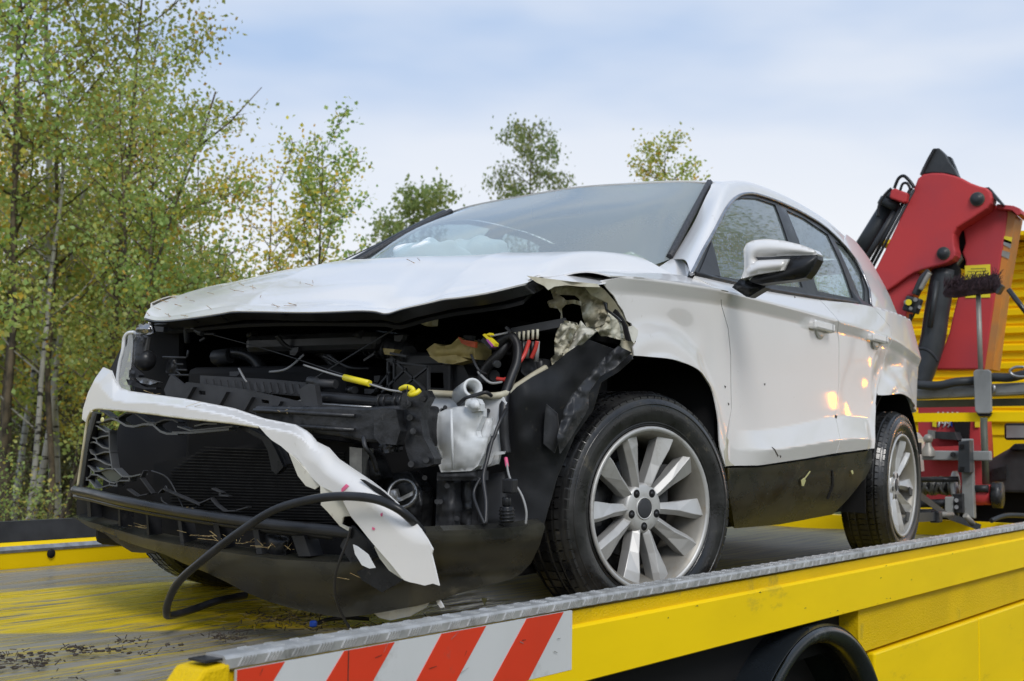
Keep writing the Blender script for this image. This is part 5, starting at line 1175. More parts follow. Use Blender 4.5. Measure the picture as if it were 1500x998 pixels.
# stripe edges read off the photograph: (top px, top py, bottom px, bottom py)
for (a0, a1, c0, c1_) in (((331, 975), (423, 960), (300, 1000), (400, 998)), ((510, 945), (583, 932), (478, 998), (546, 998)), ((653, 918), (717, 908), (610, 998), (668, 998)), ((776, 899), (829, 890), (722, 998), (780, 985))):
    A, B, C, D = UB(*a0, yf), UB(*a1, yf), UB(*c1_, yf), UB(*c0, yf)
    tl = (A[0], A[2]); tr_ = (B[0], B[2]); br = (C[0], C[2]); bl_ = (D[0], D[2])
    def ext(t0, b0, z): k_ = (z-t0[1])/(b0[1]-t0[1]) if abs(b0[1]-t0[1]) > 1e-6 else 0; return (t0[0]+(b0[0]-t0[0])*k_, z)
    q = [ext(tl, bl_, pz1+.0), ext(tr_, br, pz1), ext(tr_, br, pz0), ext(tl, bl_, pz0)]
    if a0[0] == 331: q = [(p_l, pz1), ext(tr_, br, pz1), ext(tr_, br, pz0), (p_l, pz0)]
    q = clip(clip(q, 0, p_l+.0005, 1), 0, p_r-.0005, -1)
    if len(q) >= 3:
        st = MB().prism([(a, yf+.001, b) for a, b in q], (0, -.0015, 0)).build('red_stripe', 'sign_red', wp)
jn = UB(510, 960, yf)[0]
MB().box((jn, yf+.0003, (pz0+pz1)/2), (.0015, .004, pz1-pz0)).build('panel_joint', 'mud', wp)
# yellow end cap of the beam
ec = MB(); z0 = -.14
ec.prism([(s_end, NE-.012, z0), (s_end, NE-.012, EZ-.012), (s_end-.055, NE-.012, EZ-.016), (s_end-.085, NE-.012, EZ-.05), (s_end-.16, NE-.012, z0)], (0, .075, 0))
bobj(ec, 'end_cap', 'truck_yellow_dull', bevel=.006)
bobj(MB().box((s_end-.02, NE+.02, EZ-.006), (.05, .045, .004)), 'cap_plate', 'dark_metal')
# --- far rail: yellow upstand with a black top strip
fr_s0, fr_s1 = -2.9, S1
def fbed(px, py, t): q = UB(px, py, t); return q
fz1 = UB(0, 797, FE)[2]; fz2 = UB(0, 770, FE)[2]; fzm = UB(30, 806, FE)[2]
fr = MB().prism([(fr_s0, FE, -.02), (fr_s0, FE-.012, fz1-.035), (fr_s0, FE+.03, fz1), (fr_s0, FE+.07, fz1), (fr_s0, FE+.07, -.1)], (fr_s1-fr_s0, 0, 0))
rail_ = bobj(fr, 'far_rail', 'truck_yellow')
hq = UB(75, 811, FE-.014)
rl = MB().lathe([(0, 0), (.018, 0), (.018, .004), (0, .004)], (hq[0], FE-.012, hq[2]), (0, -1, 0), 20).build('rail_hole', 'black_matt', rail_)
MB().prism([(fr_s0, FE-.016, fz1-.036), (fr_s0, FE-.016, fz1-.026), (fr_s0, FE+.0, fz1-.012), (fr_s0, FE+.004, fz1-.018)], (fr_s1-fr_s0, 0, 0)).build('rail_edge', 'aluminium', rail_)
bobj(MB().prism([(fr_s0, FE+.03, fz1+.002), (fr_s0, FE+.045, fz2+.01), (fr_s0, FE+.075, fz2+.01), (fr_s0, FE+.075, fz1+.002)], (3.2, 0, 0)), 'far_rail_top', 'grey_plastic')
# front bulkhead of the deck
bobj(MB().box((S1+.02, (NE+FE)/2, .03), (.06, FE-NE-.1, .10)), 'deck_front', 'truck_yellow')
# lips on the deck near its tail
for (a, b, c, d) in ((-1.62, -1.0, -1.2, -.965), (-1.70, -.86, -1.45, -.84)):
    bobj(MB().box(((a+c)/2, (b+d)/2, .004), (abs(c-a), abs(d-b)+.03, .012), Matrix.Rotation(.05, 3, 'Z')), 'deck_lip', 'truck_yellow')
# --- everything under the beam
d_ = UB(1262, 905, NE)
bobj(MB().prism([(UB(1262, 900, NE)[0], NE+.012, BZ-.003), (S1+1.4, NE+.012, BZ-.003), (S1+1.4, NE+.012, UB(1500, 877, NE)[2]), (UB(1262, 900, NE)[0], NE+.012, UB(1278, 953, NE)[2])], (0, .5, 0)), 'locker_top', 'truck_yellow_dull')
zb0 = UB(1281, 957, NE)[2]; xs = [UB(1281, 960, NE)[0], UB(1434, 915, NE)[0], S1+1.4]
for i in range(2):
    bobj(MB().box(((xs[i]+xs[i+1])/2, NE+.10, zb0-.35), (xs[i+1]-xs[i]-.006, .20, .70)), 'locker_door', 'truck_yellow', bevel=.008)
bobj(MB().box((xs[0]+1.9, NE+.30, zb0-.30), (3.8, .3, .70)), 'locker_body', 'black_matt')
bobj(MB().box((xs[0]-.008, NE+.06, zb0-.012), (.012, .03, .04)), 'side_marker', 'orange_paint')
# mudguard arch
ts_ = UB(1200, 918, NE-.02); rs_ = UB(1283, 998, NE-.02); dzz = ts_[2]-rs_[2]; dss = rs_[0]-ts_[0]
Rr = (dss*dss+dzz*dzz)/(2*dzz); ctr_s, ctr_z = ts_[0], ts_[2]-Rr
def arcp(r, a): return (ctr_s+r*math.cos(R(a)), ctr_z+r*math.sin(R(a)))
def gw(a): return .050+.05*sstep(95, 150, a)
mg = MB(); rows = [[np.array((arcp(Rr-gw(a)*k_, a)[0], y, arcp(Rr-gw(a)*k_, a)[1])) for a in range(-30, 191, 8)] for k_, y in ((1, NE+.03), (.97, NE-.005), (.5, NE-.03), (.06, NE-.02), (0, NE+.02), (0, NE+.5))]
add_grid(mg, loft(rows), 70, 20, thick=.006, out=(0, 0, 1)); bobj(mg, 'mudguard', 'mudguard')
bobj(MB().prism([(ctr_s-.02+math.cos(R(a))*(Rr-.06), NE+.16, ctr_z+math.sin(R(a))*(Rr-.06)) for a in range(-30, 211, 12)], (0, .02, 0)), 'guard_inner', 'black_matt')
cx = arcp(Rr+.004, 96); bobj(MB().box((cx[0], NE+.1, cx[1]), (.035, .24, .010)), 'mudguard_strap', 'mudguard')
bobj(MB().box((.0, .35, -.45), (8.0, .9, .35)).box((-1, .35, -.25), (6.0, 1.6, .12)), 'chassis', 'black_matt')
for sx_ in (-1.4, 0.0): bobj(MB().lathe([(.25, -.12), (.42, -.13), (.47, -.10), (.48, .12), (.3, .13), (0, .1), (0, -.1)], (sx_, 1.4, -.70), (0, -1, 0), 32), 'truck_tyre', 'rubber')

# ------------------------------------------------------------------ crane and gear between deck and cab
XC = 5.1
def xp(mbname, px, X, th, m, parent, bevel=.0, **kw): # solid plate with parallel faces
    Q = [UX(a, b, X) for a, b in px]; return MB().prism(Q, (th, 0, 0)).build(mbname, m, parent, bevel=bevel)
def C8(pts): return [(1240+x/3.838, 200+y/3.838) for x, y in pts]
def crs(pts, n=4, closed=True): return [(float(q[0]), float(q[1])) for q in crom(pts, n, closed)]
boom = C8([(385, 275), (400, 235), (430, 212), (480, 204), (540, 205), (600, 218), (650, 235), (700, 262), (750, 280), (785, 288), (808, 308), (817, 345), (812, 375), (790, 405), (745, 435), (700, 465), (655, 492), (620, 515), (604, 545), (603, 575), (606, 615), (614, 645), (612, 670), (595, 692), (560, 712), (520, 725), (470, 738), (420, 752), (380, 766), (340, 790), (270, 840), (203, 885), (170, 850), (150, 790), (160, 750), (215, 640), (300, 460)])
bm_ = xp('crane_boom', boom, XC, .16, 'crane_red', truck, bevel=.012); bm_['label'] = 'red folded crane boom plate with two big pins'
lowr = C8([(203, 885), (340, 790), (400, 766), (412, 790), (395, 850), (370, 900), (345, 960), (320, 1080), (300, 1200), (285, 1200), (240, 1000)])
xp('boom_foot', lowr, XC+.05, .16, 'crane_red', bm_, bevel=.008)
xp('foot_lug', C8([(345, 860), (352, 855), (382, 870), (372, 895), (340, 885)]), XC-.02, .06, 'crane_red', bm_)
for (a, b, r) in ((736, 353, .043), (546, 658, .040)):
    (x_, y_), = C8([(a, b)]); c = UX(x_, y_, XC)
    MB().lathe([(.0, .030), (r*.68, .030), (r*.72, .022), (r*.80, .022), (r, .012), (r, -.01)], c, (-1, 0, 0), 28).build('pivot_pin', 'crane_dark', bm_)
    MB().lathe([(r*.78, .014), (r*1.02, .014), (r*1.06, .006), (r*1.06, -.002)], c, (-1, 0, 0), 28).build('pin_collar', 'olive_paint', bm_)
xp('boom_head', C8([(410, 215), (425, 180), (455, 120), (485, 68), (520, 65), (555, 100), (575, 140), (605, 180), (628, 225), (560, 207), (480, 204)]), XC+.03, .10, 'grey_paint' if False else 'crane_dark', bm_, bevel=.006)
xp('boom_head_ridge', C8([(410, 215), (425, 180), (455, 120), (485, 68), (500, 66), (470, 125), (440, 180), (425, 213)]), XC+.0, .12, 'grey_plastic', bm_, bevel=.004)
xp('boom_link', C8([(560, 108), (585, 115), (605, 160), (630, 225), (610, 222), (590, 180), (572, 145)]), XC+.10, .06, 'crane_dark', bm_)
xp('sheave_cover', C8([(775, 288), (800, 285), (850, 345), (882, 382), (868, 384), (820, 340), (790, 310)]), XC+.05, .10, 'crane_dark', bm_)
col_ = C8([(640, 520), (680, 480), (780, 430), (830, 385), (905, 400), (905, 440), (880, 620), (850, 800), (820, 998), (775, 1310), (450, 1310), (470, 1290), (540, 1200), (575, 1110), (600, 998), (625, 900), (668, 850), (668, 700), (650, 655), (668, 600), (660, 530)])
cm = xp('crane_column', col_, XC+.18, .20, 'crane_red', truck, bevel=.01)
xp('column_cap', C8([(842, 383), (850, 380), (940, 390), (975, 405), (985, 435), (960, 445), (930, 415), (845, 405)]), XC+.12, .25, 'crane_red', cm, bevel=.004)
xp('column_side', C8([(905, 412), (952, 440), (915, 650), (880, 850), (860, 998), (820, 1310), (775, 1310), (820, 998), (850, 800), (880, 620)]), XC+.19, .24, 'orange_paint', cm)
for (q0, q1, mm) in (((884, 560), (938, 575), 'yellow_plastic'), ((882, 575), (934, 600), 'grey_paint'), ((875, 640), (925, 660), 'alloy_barrel')):
    xp('side_sticker', C8([(q0[0], q0[1]), (q1[0]-6, q1[1]-8), (q1[0]-12, q1[1]+30), (q0[0]-6, q0[1]+30)]), XC+.185, .004, mm, cm)
st_ = xp('warning_sticker', C8([(665, 727), (808, 719), (808, 905), (668, 908)]), XC+.174, .004, 'yellow_plastic', cm)
mat('sticker_print', (.30, .26, .03), .5)
for (a0, b0, a1) in ((700, 742, 780), (680, 758, 720), (728, 757, 795), (690, 775, 790)):
    xp('printed_line', C8([(a0, b0), (a1, b0-3), (a1, b0+1), (a0, b0+4)]), XC+.171, .003, 'sticker_print', st_)
# inner arm behind the gap and its lug
xp('inner_arm', C8([(600, 540), (665, 500), (672, 600), (650, 640), (665, 700), (650, 740), (600, 730)]), XC+.22, .1, 'black_matt', cm)
xp('arm_lug', C8([(612, 655), (640, 660), (650, 690), (625, 725), (610, 740)]), XC+.14, .04, 'olive_paint', cm)
# rams
def xtube(nm, pts, r, m, parent, n=14, sub=5): return ptube(nm, pts, r, m, parent, n, sub)
ram = MB().tube([UX(1250, 385, XC+.1), UX(1303, 300, XC+.1)], .058, 18).build('crane_ram', 'crane_dark', truck)
MB().tube([UX(1262, 392, XC+.02), UX(1311, 310, XC+.02)], .020, 10).build('ram_pipe', 'grey_plastic', ram)
MB().tube([UX(1270, 396, XC), UX(1335, 275, XC)], .012, 8).build('ram_pipe', 'black_plastic', ram)
MB().tube([UX(1275, 398, XC), UX(1339, 278, XC)], .010, 8).build('ram_pipe', 'grey_plastic', ram)
MB().tube([UX(1300, 305, XC+.05), UX(1306, 294, XC+.05)], .075, 16).tube([UX(1306, 294, XC+.05), UX(1312, 284, XC+.05)], .060, 16).build('ram_collar', 'crane_dark', ram)
xp('ram_lug', C8([(248, 300), (270, 290), (345, 318), (335, 370), (315, 372), (240, 345)]), XC-.06, .14, 'crane_red', ram, bevel=.01)
xtube('ram_hose', [(1310, 276, XC-.05), (1316, 262, XC-.05), (1324, 258, XC-.05), (1333, 266, XC-.05), (1339, 275, XC-.05)], .011, 'black_plastic', ram, 8)
xtube('ram_hose', [(1318, 282, XC-.05), (1322, 270, XC-.05), (1329, 269, XC-.05), (1334, 278, XC-.05)], .009, 'black_plastic', ram, 8)
xtube('ram_hose', [(1286, 318, XC-.05), (1288, 300, XC-.05), (1296, 286, XC-.05), (1306, 276, XC-.05)], .010, 'black_plastic', ram, 8)
ram2 = MB().tube(crom([UX(1383, 396, XC+.15), UX(1372, 460, XC+.12), UX(1366, 500, XC+.1), UX(1355, 535, XC+.08), UX(1344, 562, XC+.05)], 5), .079, 20).build('boom_ram', 'crane_dark', truck)
MB().tube([UX(1372, 412, XC+.02), UX(1362, 480, XC+.0)], .018, 8).build('ram_pipe', 'crane_dark', ram2)
xtube('strap_ring', [(1340, 512, XC-.14), (1352, 511, XC-.15), (1364, 517, XC-.15), (1374, 530, XC-.13)], .010, 'grey_plastic', ram2, 8)
xp('ram_bracket', C8([(470, 740), (560, 715), (610, 700), (635, 750), (630, 800), (560, 830), (500, 800)]), XC+.12, .06, 'black_matt', bm_)
# valve with hoses hanging under the boom
vl = MB().box(UX(1337, 447, XC-.08), (.07, .10, .10), Matrix.Rotation(.3, 3, 'X')).build('valve_block', 'crane_dark', bm_, bevel=.01)
for a, b, r in ((1328, 443, .018), (1334, 452, .012), (1341, 439, .014), (1347, 450, .012)): MB().cyl(UX(a, b, XC-.10), UX(a, b, XC-.16), r, 10).build('valve_fitting', 'aluminium', vl)
MB().cyl(UX(1331, 443, XC-.11), UX(1331, 443, XC-.18), .02, 10).build('valve_cap', 'yellow_plastic', vl)
xtube('valve_hose', [(1341, 432, XC-.06), (1346, 420, XC-.06), (1352, 408, XC-.06), (1362, 398, XC-.05)], .026, 'crane_dark', vl, 10)
xtube('valve_hose', [(1348, 425, XC-.1), (1356, 410, XC-.1), (1362, 400, XC-.1)], .016, 'alloy_barrel', vl, 8)
xtube('valve_hose', [(1334, 460, XC-.08), (1332, 470, XC-.08), (1324, 474, XC-.08)], .010, 'black_plastic', vl, 8)
xtube('valve_hose', [(1340, 458, XC-.08), (1334, 470, XC-.08), (1327, 482, XC-.08)], .007, 'black_plastic', vl, 8)
# crane base with its number plate
base = xp('crane_base', [(1345, 594), (1432, 594), (1436, 650), (1440, 740), (1345, 740)], XC+.30, .4, 'crane_red', truck)
xp('base_gap', [(1395, 612), (1420, 612), (1418, 648), (1402, 648)], XC+.26, .06, 'black_matt', base)
xp('base_shelf', [(1362, 632), (1398, 633), (1403, 645), (1362, 642)], XC+.10, .2, 'grey_plastic', base)
xp('base_lower', [(1352, 655), (1440, 652), (1444, 668), (1352, 672)], XC+.12, .16, 'crane_red', base)
xp('base_block', [(1359, 630), (1367, 631), (1367, 643), (1359, 643)], XC+.05, .08, 'grey_paint', base)
# half hidden digits 0,99 and a row of light marks above the yellow bar
pl = [(1365, 616)]
dg = MB()
def px3(a, b, X=XC+.29): return UX(a, b, X)
xp('plate_field', [(1365.5, 613), (1371.5, 613), (1371.5, 626), (1366, 625)], XC+.285, .008, 'yellow_plastic', base)
for pts in ([(1376, 618), (1374.8, 626)],):
    MB().tube([px3(*p) for p in pts], .007, 6).build('digit', 'sign_white', base)
for x0 in (1381.5, 1388.5):
    pts = [(x0+3, 617), (x0+1, 614.5), (x0-2, 616), (x0-2, 619.5), (x0+1, 620.5), (x0+3, 618.5), (x0+3, 622), (x0, 626.5)]
    MB().tube([px3(*p) for p in pts], .0055, 6).build('digit', 'sign_white', base)
xp('plate_field', [(1392.5, 615), (1394.5, 615), (1395, 626), (1392.5, 623)], XC+.285, .008, 'blue_plastic', base)
for k in range(5): xp('light_mark', [(1373+k*7, 603.5), (1375.5+k*7, 603.5), (1375.5+k*7, 606), (1373+k*7, 606)], XC+.29, .004, 'sign_white', base)
xp('plate_field', [(1428, 614), (1435, 614), (1435, 626), (1428, 626)], XC+.285, .008, 'yellow_plastic', base)
# gantry rails
gx_ = 4.75
g1 = MB().bar(UX(1340, 577, gx_), UX(1560, 567, gx_), .07, .075).build('gantry_tube', 'grey_paint', truck, bevel=.02); 
MB().bar(UX(1340, 592, gx_+.1), UX(1560, 588, gx_+.1), .05, .045).build('gantry_rail', 'olive_paint', truck)
MB().bar(UX(1340, 612, gx_-.05), UX(1560, 610, gx_-.05), .04, .053).build('yellow_crossbar', 'truck_yellow', truck)
xtube('gantry_hose', [(1345, 564, gx_-.08), (1375, 565, gx_-.08), (1400, 560, gx_-.08), (1425, 558, gx_-.05), (1455, 553, gx_-.05), (1480, 553, gx_-.05), (1515, 545, gx_-.05)], .027, 'crane_dark', truck, 12)
xp('gantry_bracket', [(1425.5, 545), (1429, 541.5), (1448, 541.5), (1451.5, 545), (1452.5, 603), (1449, 606), (1432, 606), (1428, 602)], gx_-.12, .03, 'grey_paint', truck, bevel=.006)
xp('bracket_dark_foot', [(1430, 605), (1453, 605), (1450, 610), (1434, 610)], gx_-.10, .03, 'black_plastic', truck)  # narrow black strip below the bracket
xtube('shackle', [(1452, 570, gx_-.08), (1456, 566, gx_-.1), (1456, 574, gx_-.1), (1453, 577, gx_-.08)], .010, 'aluminium', truck, 8)
# grey uprights, ball, winch
gu = xp('upright', [(1408, 643), (1423, 643), (1427, 760), (1409, 752)], 4.30, .06, 'grey_paint', truck, bevel=.004)
hb_ = xp('upright_box', [(1404, 647), (1420, 645), (1421, 693), (1403, 692)], 4.20, .10, 'crane_dark', gu, bevel=.004)
for a, b in ((1409, 654), (1409, 687)): xp('square_hole', [(a-3, b-3), (a+3, b-3), (a+3, b+3), (a-3, b+3)], 4.19, .02, 'black_matt', hb_)
cbar = MB().bar(UX(1352, 667, 4.36), UX(1452, 668, 4.36), .06, .055).build('grey_crossbar', 'grey_paint', truck, bevel=.006)
kn = MB(); kc = UX(1359.5, 643, 4.33); kn.ball(kc, .028, 14, 10); kn.lathe([(.014, 0), (.020, -.04), (.035, -.06), (.040, -.10)], kc, (0, 0, 1), 14); kn.build('ball_knob', 'alloy_barrel', cbar)
MB().cyl(UX(1396, 666, 4.33), UX(1396, 666, 4.28), .016, 8).build('bolt', 'dark_metal', cbar)
MB().tube([UX(1441, 612, 4.45), UX(1444, 710, 4.45)], .020, 8).build('thin_post', 'olive_paint', truck)
wn = MB(); a_ = UX(1340, 712, 4.40); b_ = UX(1397, 712, 4.40)
winch = MB().tube([a_, b_], .048, 20).build('winch', 'dark_metal', truck)
for k in range(17):
    f_ = k/16; c = a_+(b_-a_)*f_; MB().lathe([(.048+.010*math.cos(R(q))+.004*math.sin(k*2.7), .0085*math.sin(R(q))) for q in range(0, 360, 60)], c, (b_-a_)+np.array((.35*math.sin(k*1.9)*.2, 0, .12*math.sin(k*2.3))), 18, closed=True).build('cable_turn', 'steel_cable', winch)
MB().lathe([(.0, 0), (.085, 0), (.085, .02), (0, .02)], b_, b_-a_, 24).build('drum_flange', 'sign_white', winch)
MB().tube([UX(1410, 725, 4.42), UX(1452, 725, 4.42)], .058, 22).build('winch_motor', 'crane_red', winch)
MB().tube([UX(1426, 716, 4.36), UX(1448, 716, 4.36)], .022, 14).build('winch_motor_cap', 'black_plastic', winch)
MB().lathe([(0, 0), (.075, 0), (.075, .05), (0, .05)], UX(1455, 725, 4.42), (0, -1, 0), 22).build('gearbox', 'dark_metal', winch)
for y_ in (703, 738, 752): MB().tube([UX(1340, y_, 4.30), UX(1404, y_-1, 4.30)], .016 if y_ == 703 else .024, 12).build('fairlead_roller', 'dark_metal', winch)
xp('winch_plate', [(1395, 724), (1410, 723), (1411, 752), (1396, 752)], 4.26, .05, 'dark_metal', winch, bevel=.004)
xp('winch_plate', [(1384, 728), (1396, 728), (1396, 756), (1384, 756)], 4.24, .05, 'grey_paint', winch, bevel=.004)
for a, b in ((1401, 733), (1401, 743)): MB().cyl(UX(a, b, 4.26), UX(a, b, 4.23), .012, 8).build('bolt', 'aluminium', winch)
# diamond deck plate with a ramp end
tpz = UX(1390, 775, 4.0)
dpo = bobj(MB().box((3.65, -.95+.14, .012), (1.0, .42, .012)), 'chequer_plate', 'crane_dark')
lg2 = MB()
for i in range(24):
    for j in range(10):
        x = 3.18+i*.040; y = -.99+j*.040; s2 = 1 if (i+j) % 2 else -1
        lg2.prism([(x, y, .0185), (x+.012, y+s2*.012, .0185), (x+.026, y+s2*.026, .0185), (x+.014, y+s2*.010, .0185)], (0, 0, .003))
lg2.build('raised_pattern', 'grey_plastic', dpo)['kind'] = 'stuff'
bobj(MB().prism([(4.2, -.98, .0), (4.2, -.70, .0), (4.2, -.84, .10)], (.12, 0, 0)), 'wheel_chock', 'grey_paint')
# ratchet straps over the rear wheel
def flat_strap(nm, pts, w_, m, parent=None):
    Q = crom([UX(*p) for p in pts], 4); o = MB()
    for i in range(len(Q)-1):
        o.bar(Q[i], Q[i+1]+(Q[i+1]-Q[i])*.02, .004, w_, (0, 0, 1))
    return o.build(nm, m, parent)
sa = flat_strap('tie_down_strap', [(1332, 719, 2.78), (1350, 728, 3.1), (1372, 744, 3.5), (1390, 756, 3.75), (1412, 764, 3.9), (1436, 773, 4.0)], .035, 'crane_dark'); tag(sa, 'upper dark webbing strap running from the rear wheel to the winch', 'strap', 'straps that hold the rear wheel')
sb_ = flat_strap('tie_down_strap', [(1327, 757, 2.72), (1345, 758, 3.0), (1366, 757, 3.4), (1376, 756, 3.6)], .045, 'crane_dark'); tag(sb_, 'lower webbing strap with ratchet beside the rear wheel', 'strap', 'straps that hold the rear wheel')
MB().tube([UX(1372, 754, 3.5), UX(1394, 754, 3.7)], .016, 10).build('ratchet_handle', 'alloy_barrel', sb_)
MB().box(UX(1371, 757, 3.5), (.08, .05, .06)).build('ratchet', 'dark_metal', sb_, bevel=.008)
MB().tube([UX(1414, 755, 3.8), UX(1425, 768, 3.85)], .016, 8).build('ratchet_lever', 'alloy_barrel', sb_)
# dark bumper shape, lamp and hose low on the right
xp('plastic_bumper', [(1424, 680), (1440, 672), (1450, 673), (1478, 657), (1560, 655), (1560, 724), (1470, 722), (1428, 728), (1418, 712)], 5.6, .4, 'grey_plastic', truck, bevel=.02)
xp('bumper_step', [(1478, 657), (1486, 650), (1560, 649), (1560, 660), (1480, 660)], 5.55, .3, 'black_plastic', truck, bevel=.01)
xp('bumper_recess', [(1452, 688), (1474, 682), (1474, 702), (1452, 704)], 5.585, .02, 'black_plastic', truck)
lmp = xp('work_lamp', [(1471, 622), (1474, 620), (1560, 620), (1560, 644), (1474, 645), (1471, 642)], 5.7, .08, 'black_plastic', truck, bevel=.006)
xp('lamp_glass', [(1474, 623.5), (1540, 623.5), (1540, 641), (1474, 641.5)], 5.69, .02, 'grey_paint', lmp)
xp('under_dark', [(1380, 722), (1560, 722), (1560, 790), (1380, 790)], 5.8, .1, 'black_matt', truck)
xtube('floor_hose', [(1452, 763, 4.2), (1470, 756, 4.3), (1490, 755, 4.4), (1520, 757, 4.5)], .014, 'crane_dark', truck, 8)

# broom hanging head up on the gantry
broom = thing('broom', 'dark bristled broom standing head up before the red crane column', 'broom')
hd2 = pillow('broom_head', C8([(540, 880), (560, 845), (620, 815), (700, 800), (800, 780), (845, 775), (862, 830), (855, 870), (800, 880), (700, 890), (600, 905), (550, 900)]), 4.62, .04, .05, 'brush', broom, 5, 9, wob=.004)
br = MB()
for i in range(420):
    f_ = random.random(); x0 = 1382+f_*82; yb = 421-f_*7; a = UX(x0, yb+random.uniform(-12, 10)*(.6+.4*f_), 4.60+random.uniform(-.05, .03)); b = a+np.array((random.uniform(-.02, .02), random.uniform(-.03, .01), random.uniform(.01, .05)))
    br.bar(a, b, .0025, .0025)
br.build('bristles', 'brush', broom)['kind'] = 'stuff'
xp('broom_block', [(1461, 422), (1466, 416), (1469, 419), (1462, 430), (1458, 430)], 4.56, .08, 'crane_dark', broom)
MB().tube([UX(1433, 430, 4.66), UX(1437, 560, 4.66)], .015, 10).build('broom_handle', 'alloy_barrel', broom)
tool = thing('wrecking_bar', 'dark slanting bar leaning against the yellow ribbed wall at the right edge', 'bar')
MB().tube([UX(1477, 424, 5.0), UX(1520, 480, 5.0)], .016, 8).build('bar', 'rubber', tool)
loop = ptube('cable_loop', [(1500, 538, 4.6), (1488, 538, 4.6), (1480, 543, 4.6), (1483, 549, 4.6), (1495, 552, 4.6), (1520, 550, 4.6)], .008, 'aluminium', None, 8); tag(loop, 'small light wire loop lying over the hose at the right edge', 'cable')

# yellow ribbed wall beyond the crane
wall = thing('ribbed_box_body', 'yellow ribbed side of a lorry body beyond the red crane', 'truck body')
XW = 6.5
wy0, wz1 = UX(1310, 350, XW)[1], UX(1500, 352, XW)[2]
ys_ = (UX(1300, 400, XW)[1], UX(1640, 400, XW)[1])
MB().box((XW+.25, sum(ys_)/2, (wz1-.7)/2), (.4, abs(ys_[1]-ys_[0]), wz1+.66)).build('panel_back', 'wall_yellow', wall)
ribs = [352, 374, 398, 424, 450, 476, 502, 528, 554, 600, 640]
for i in range(len(ribs)-1):
    za, zb_ = UX(1480, ribs[i], XW)[2], UX(1480, ribs[i+1], XW)[2]
    h = za-zb_; yy0, yy1 = ys_
    MB().prism([(XW+.05, yy0, za-.004), (XW+.0, yy0, za-.02), (XW+.0, yy0, za-h*.45), (XW+.035, yy0, za-h*.55), (XW+.035, yy0, zb_+.012), (XW+.06, yy0, zb_+.004)], (0, yy1-yy0, 0)).build('rib', 'wall_yellow', wall)
MB().box((XW-.01, sum(ys_)/2, wz1+.015), (.5, abs(ys_[1]-ys_[0])+.02, .03)).build('top_rail', 'wall_yellow', wall)

# amber warning lamps on a short stand beyond the right edge, mirrored in the rear door
bst = thing('warning_lamp_stand', 'stand with three lit amber warning lamps beside the lorry, mirrored in the rear door', 'warning lamp')
MB().tube([(7.45, -2.62, -1.1), (7.45, -2.62, 1.35)], .02, 8).build('post', 'grey_paint', bst)
for (y, z, a) in ((-2.72, .78, 20), (-2.50, .72, -10), (-2.38, .98, 25)):
    MB().box((7.40, y, z), (.04, .04, .10), Matrix.Rotation(R(a), 3, 'X')).build('amber_lamp', 'lamp_amber', bst, bevel=.01)
    MB().bar((7.45, -2.62, z), (7.44, y, z), .02, .02).build('lamp_arm', 'grey_paint', bst)

# chips and scrapes along the beam and the striped panel
rgm = random.Random(5)
for i in range(26):
    s_ = rgm.uniform(p_r+.05, 3.6); z = rgm.choice((rgm.uniform(MZ-.01, MZ-.002), rgm.uniform(BZ+.005, BZ+.02), rgm.uniform(BZ, MZ))); L_ = rgm.uniform(.003, .02)
    o = MB().prism([(s_, NE-.0146, z), (s_+L_, NE-.0146, z+rgm.uniform(-.002, .002)), (s_+L_*.6, NE-.0146, z+rgm.uniform(.001, .004))], (0, -.0006, 0)); bobj(o, 'paint_chip', rgm.choice(('mud', 'dark_metal', 'truck_yellow_dull')))
for i in range(14):
    s_ = rgm.uniform(p_l+.03, p_r-.03); z = rgm.uniform(pz0+.02, pz1-.01); L_ = rgm.uniform(.004, .03); a = rgm.uniform(-.6, 1.2)
    MB().prism([(s_, NE-.0182, z), (s_+L_*math.cos(a), NE-.0182, z+L_*math.sin(a)), (s_+L_*math.cos(a)+.0015, NE-.0182, z+L_*math.sin(a)+.001), (s_+.001, NE-.0182, z+.0012)], (0, -.0004, 0)).build('panel_scratch', rgm.choice(('mud', 'grey_paint')), wp)

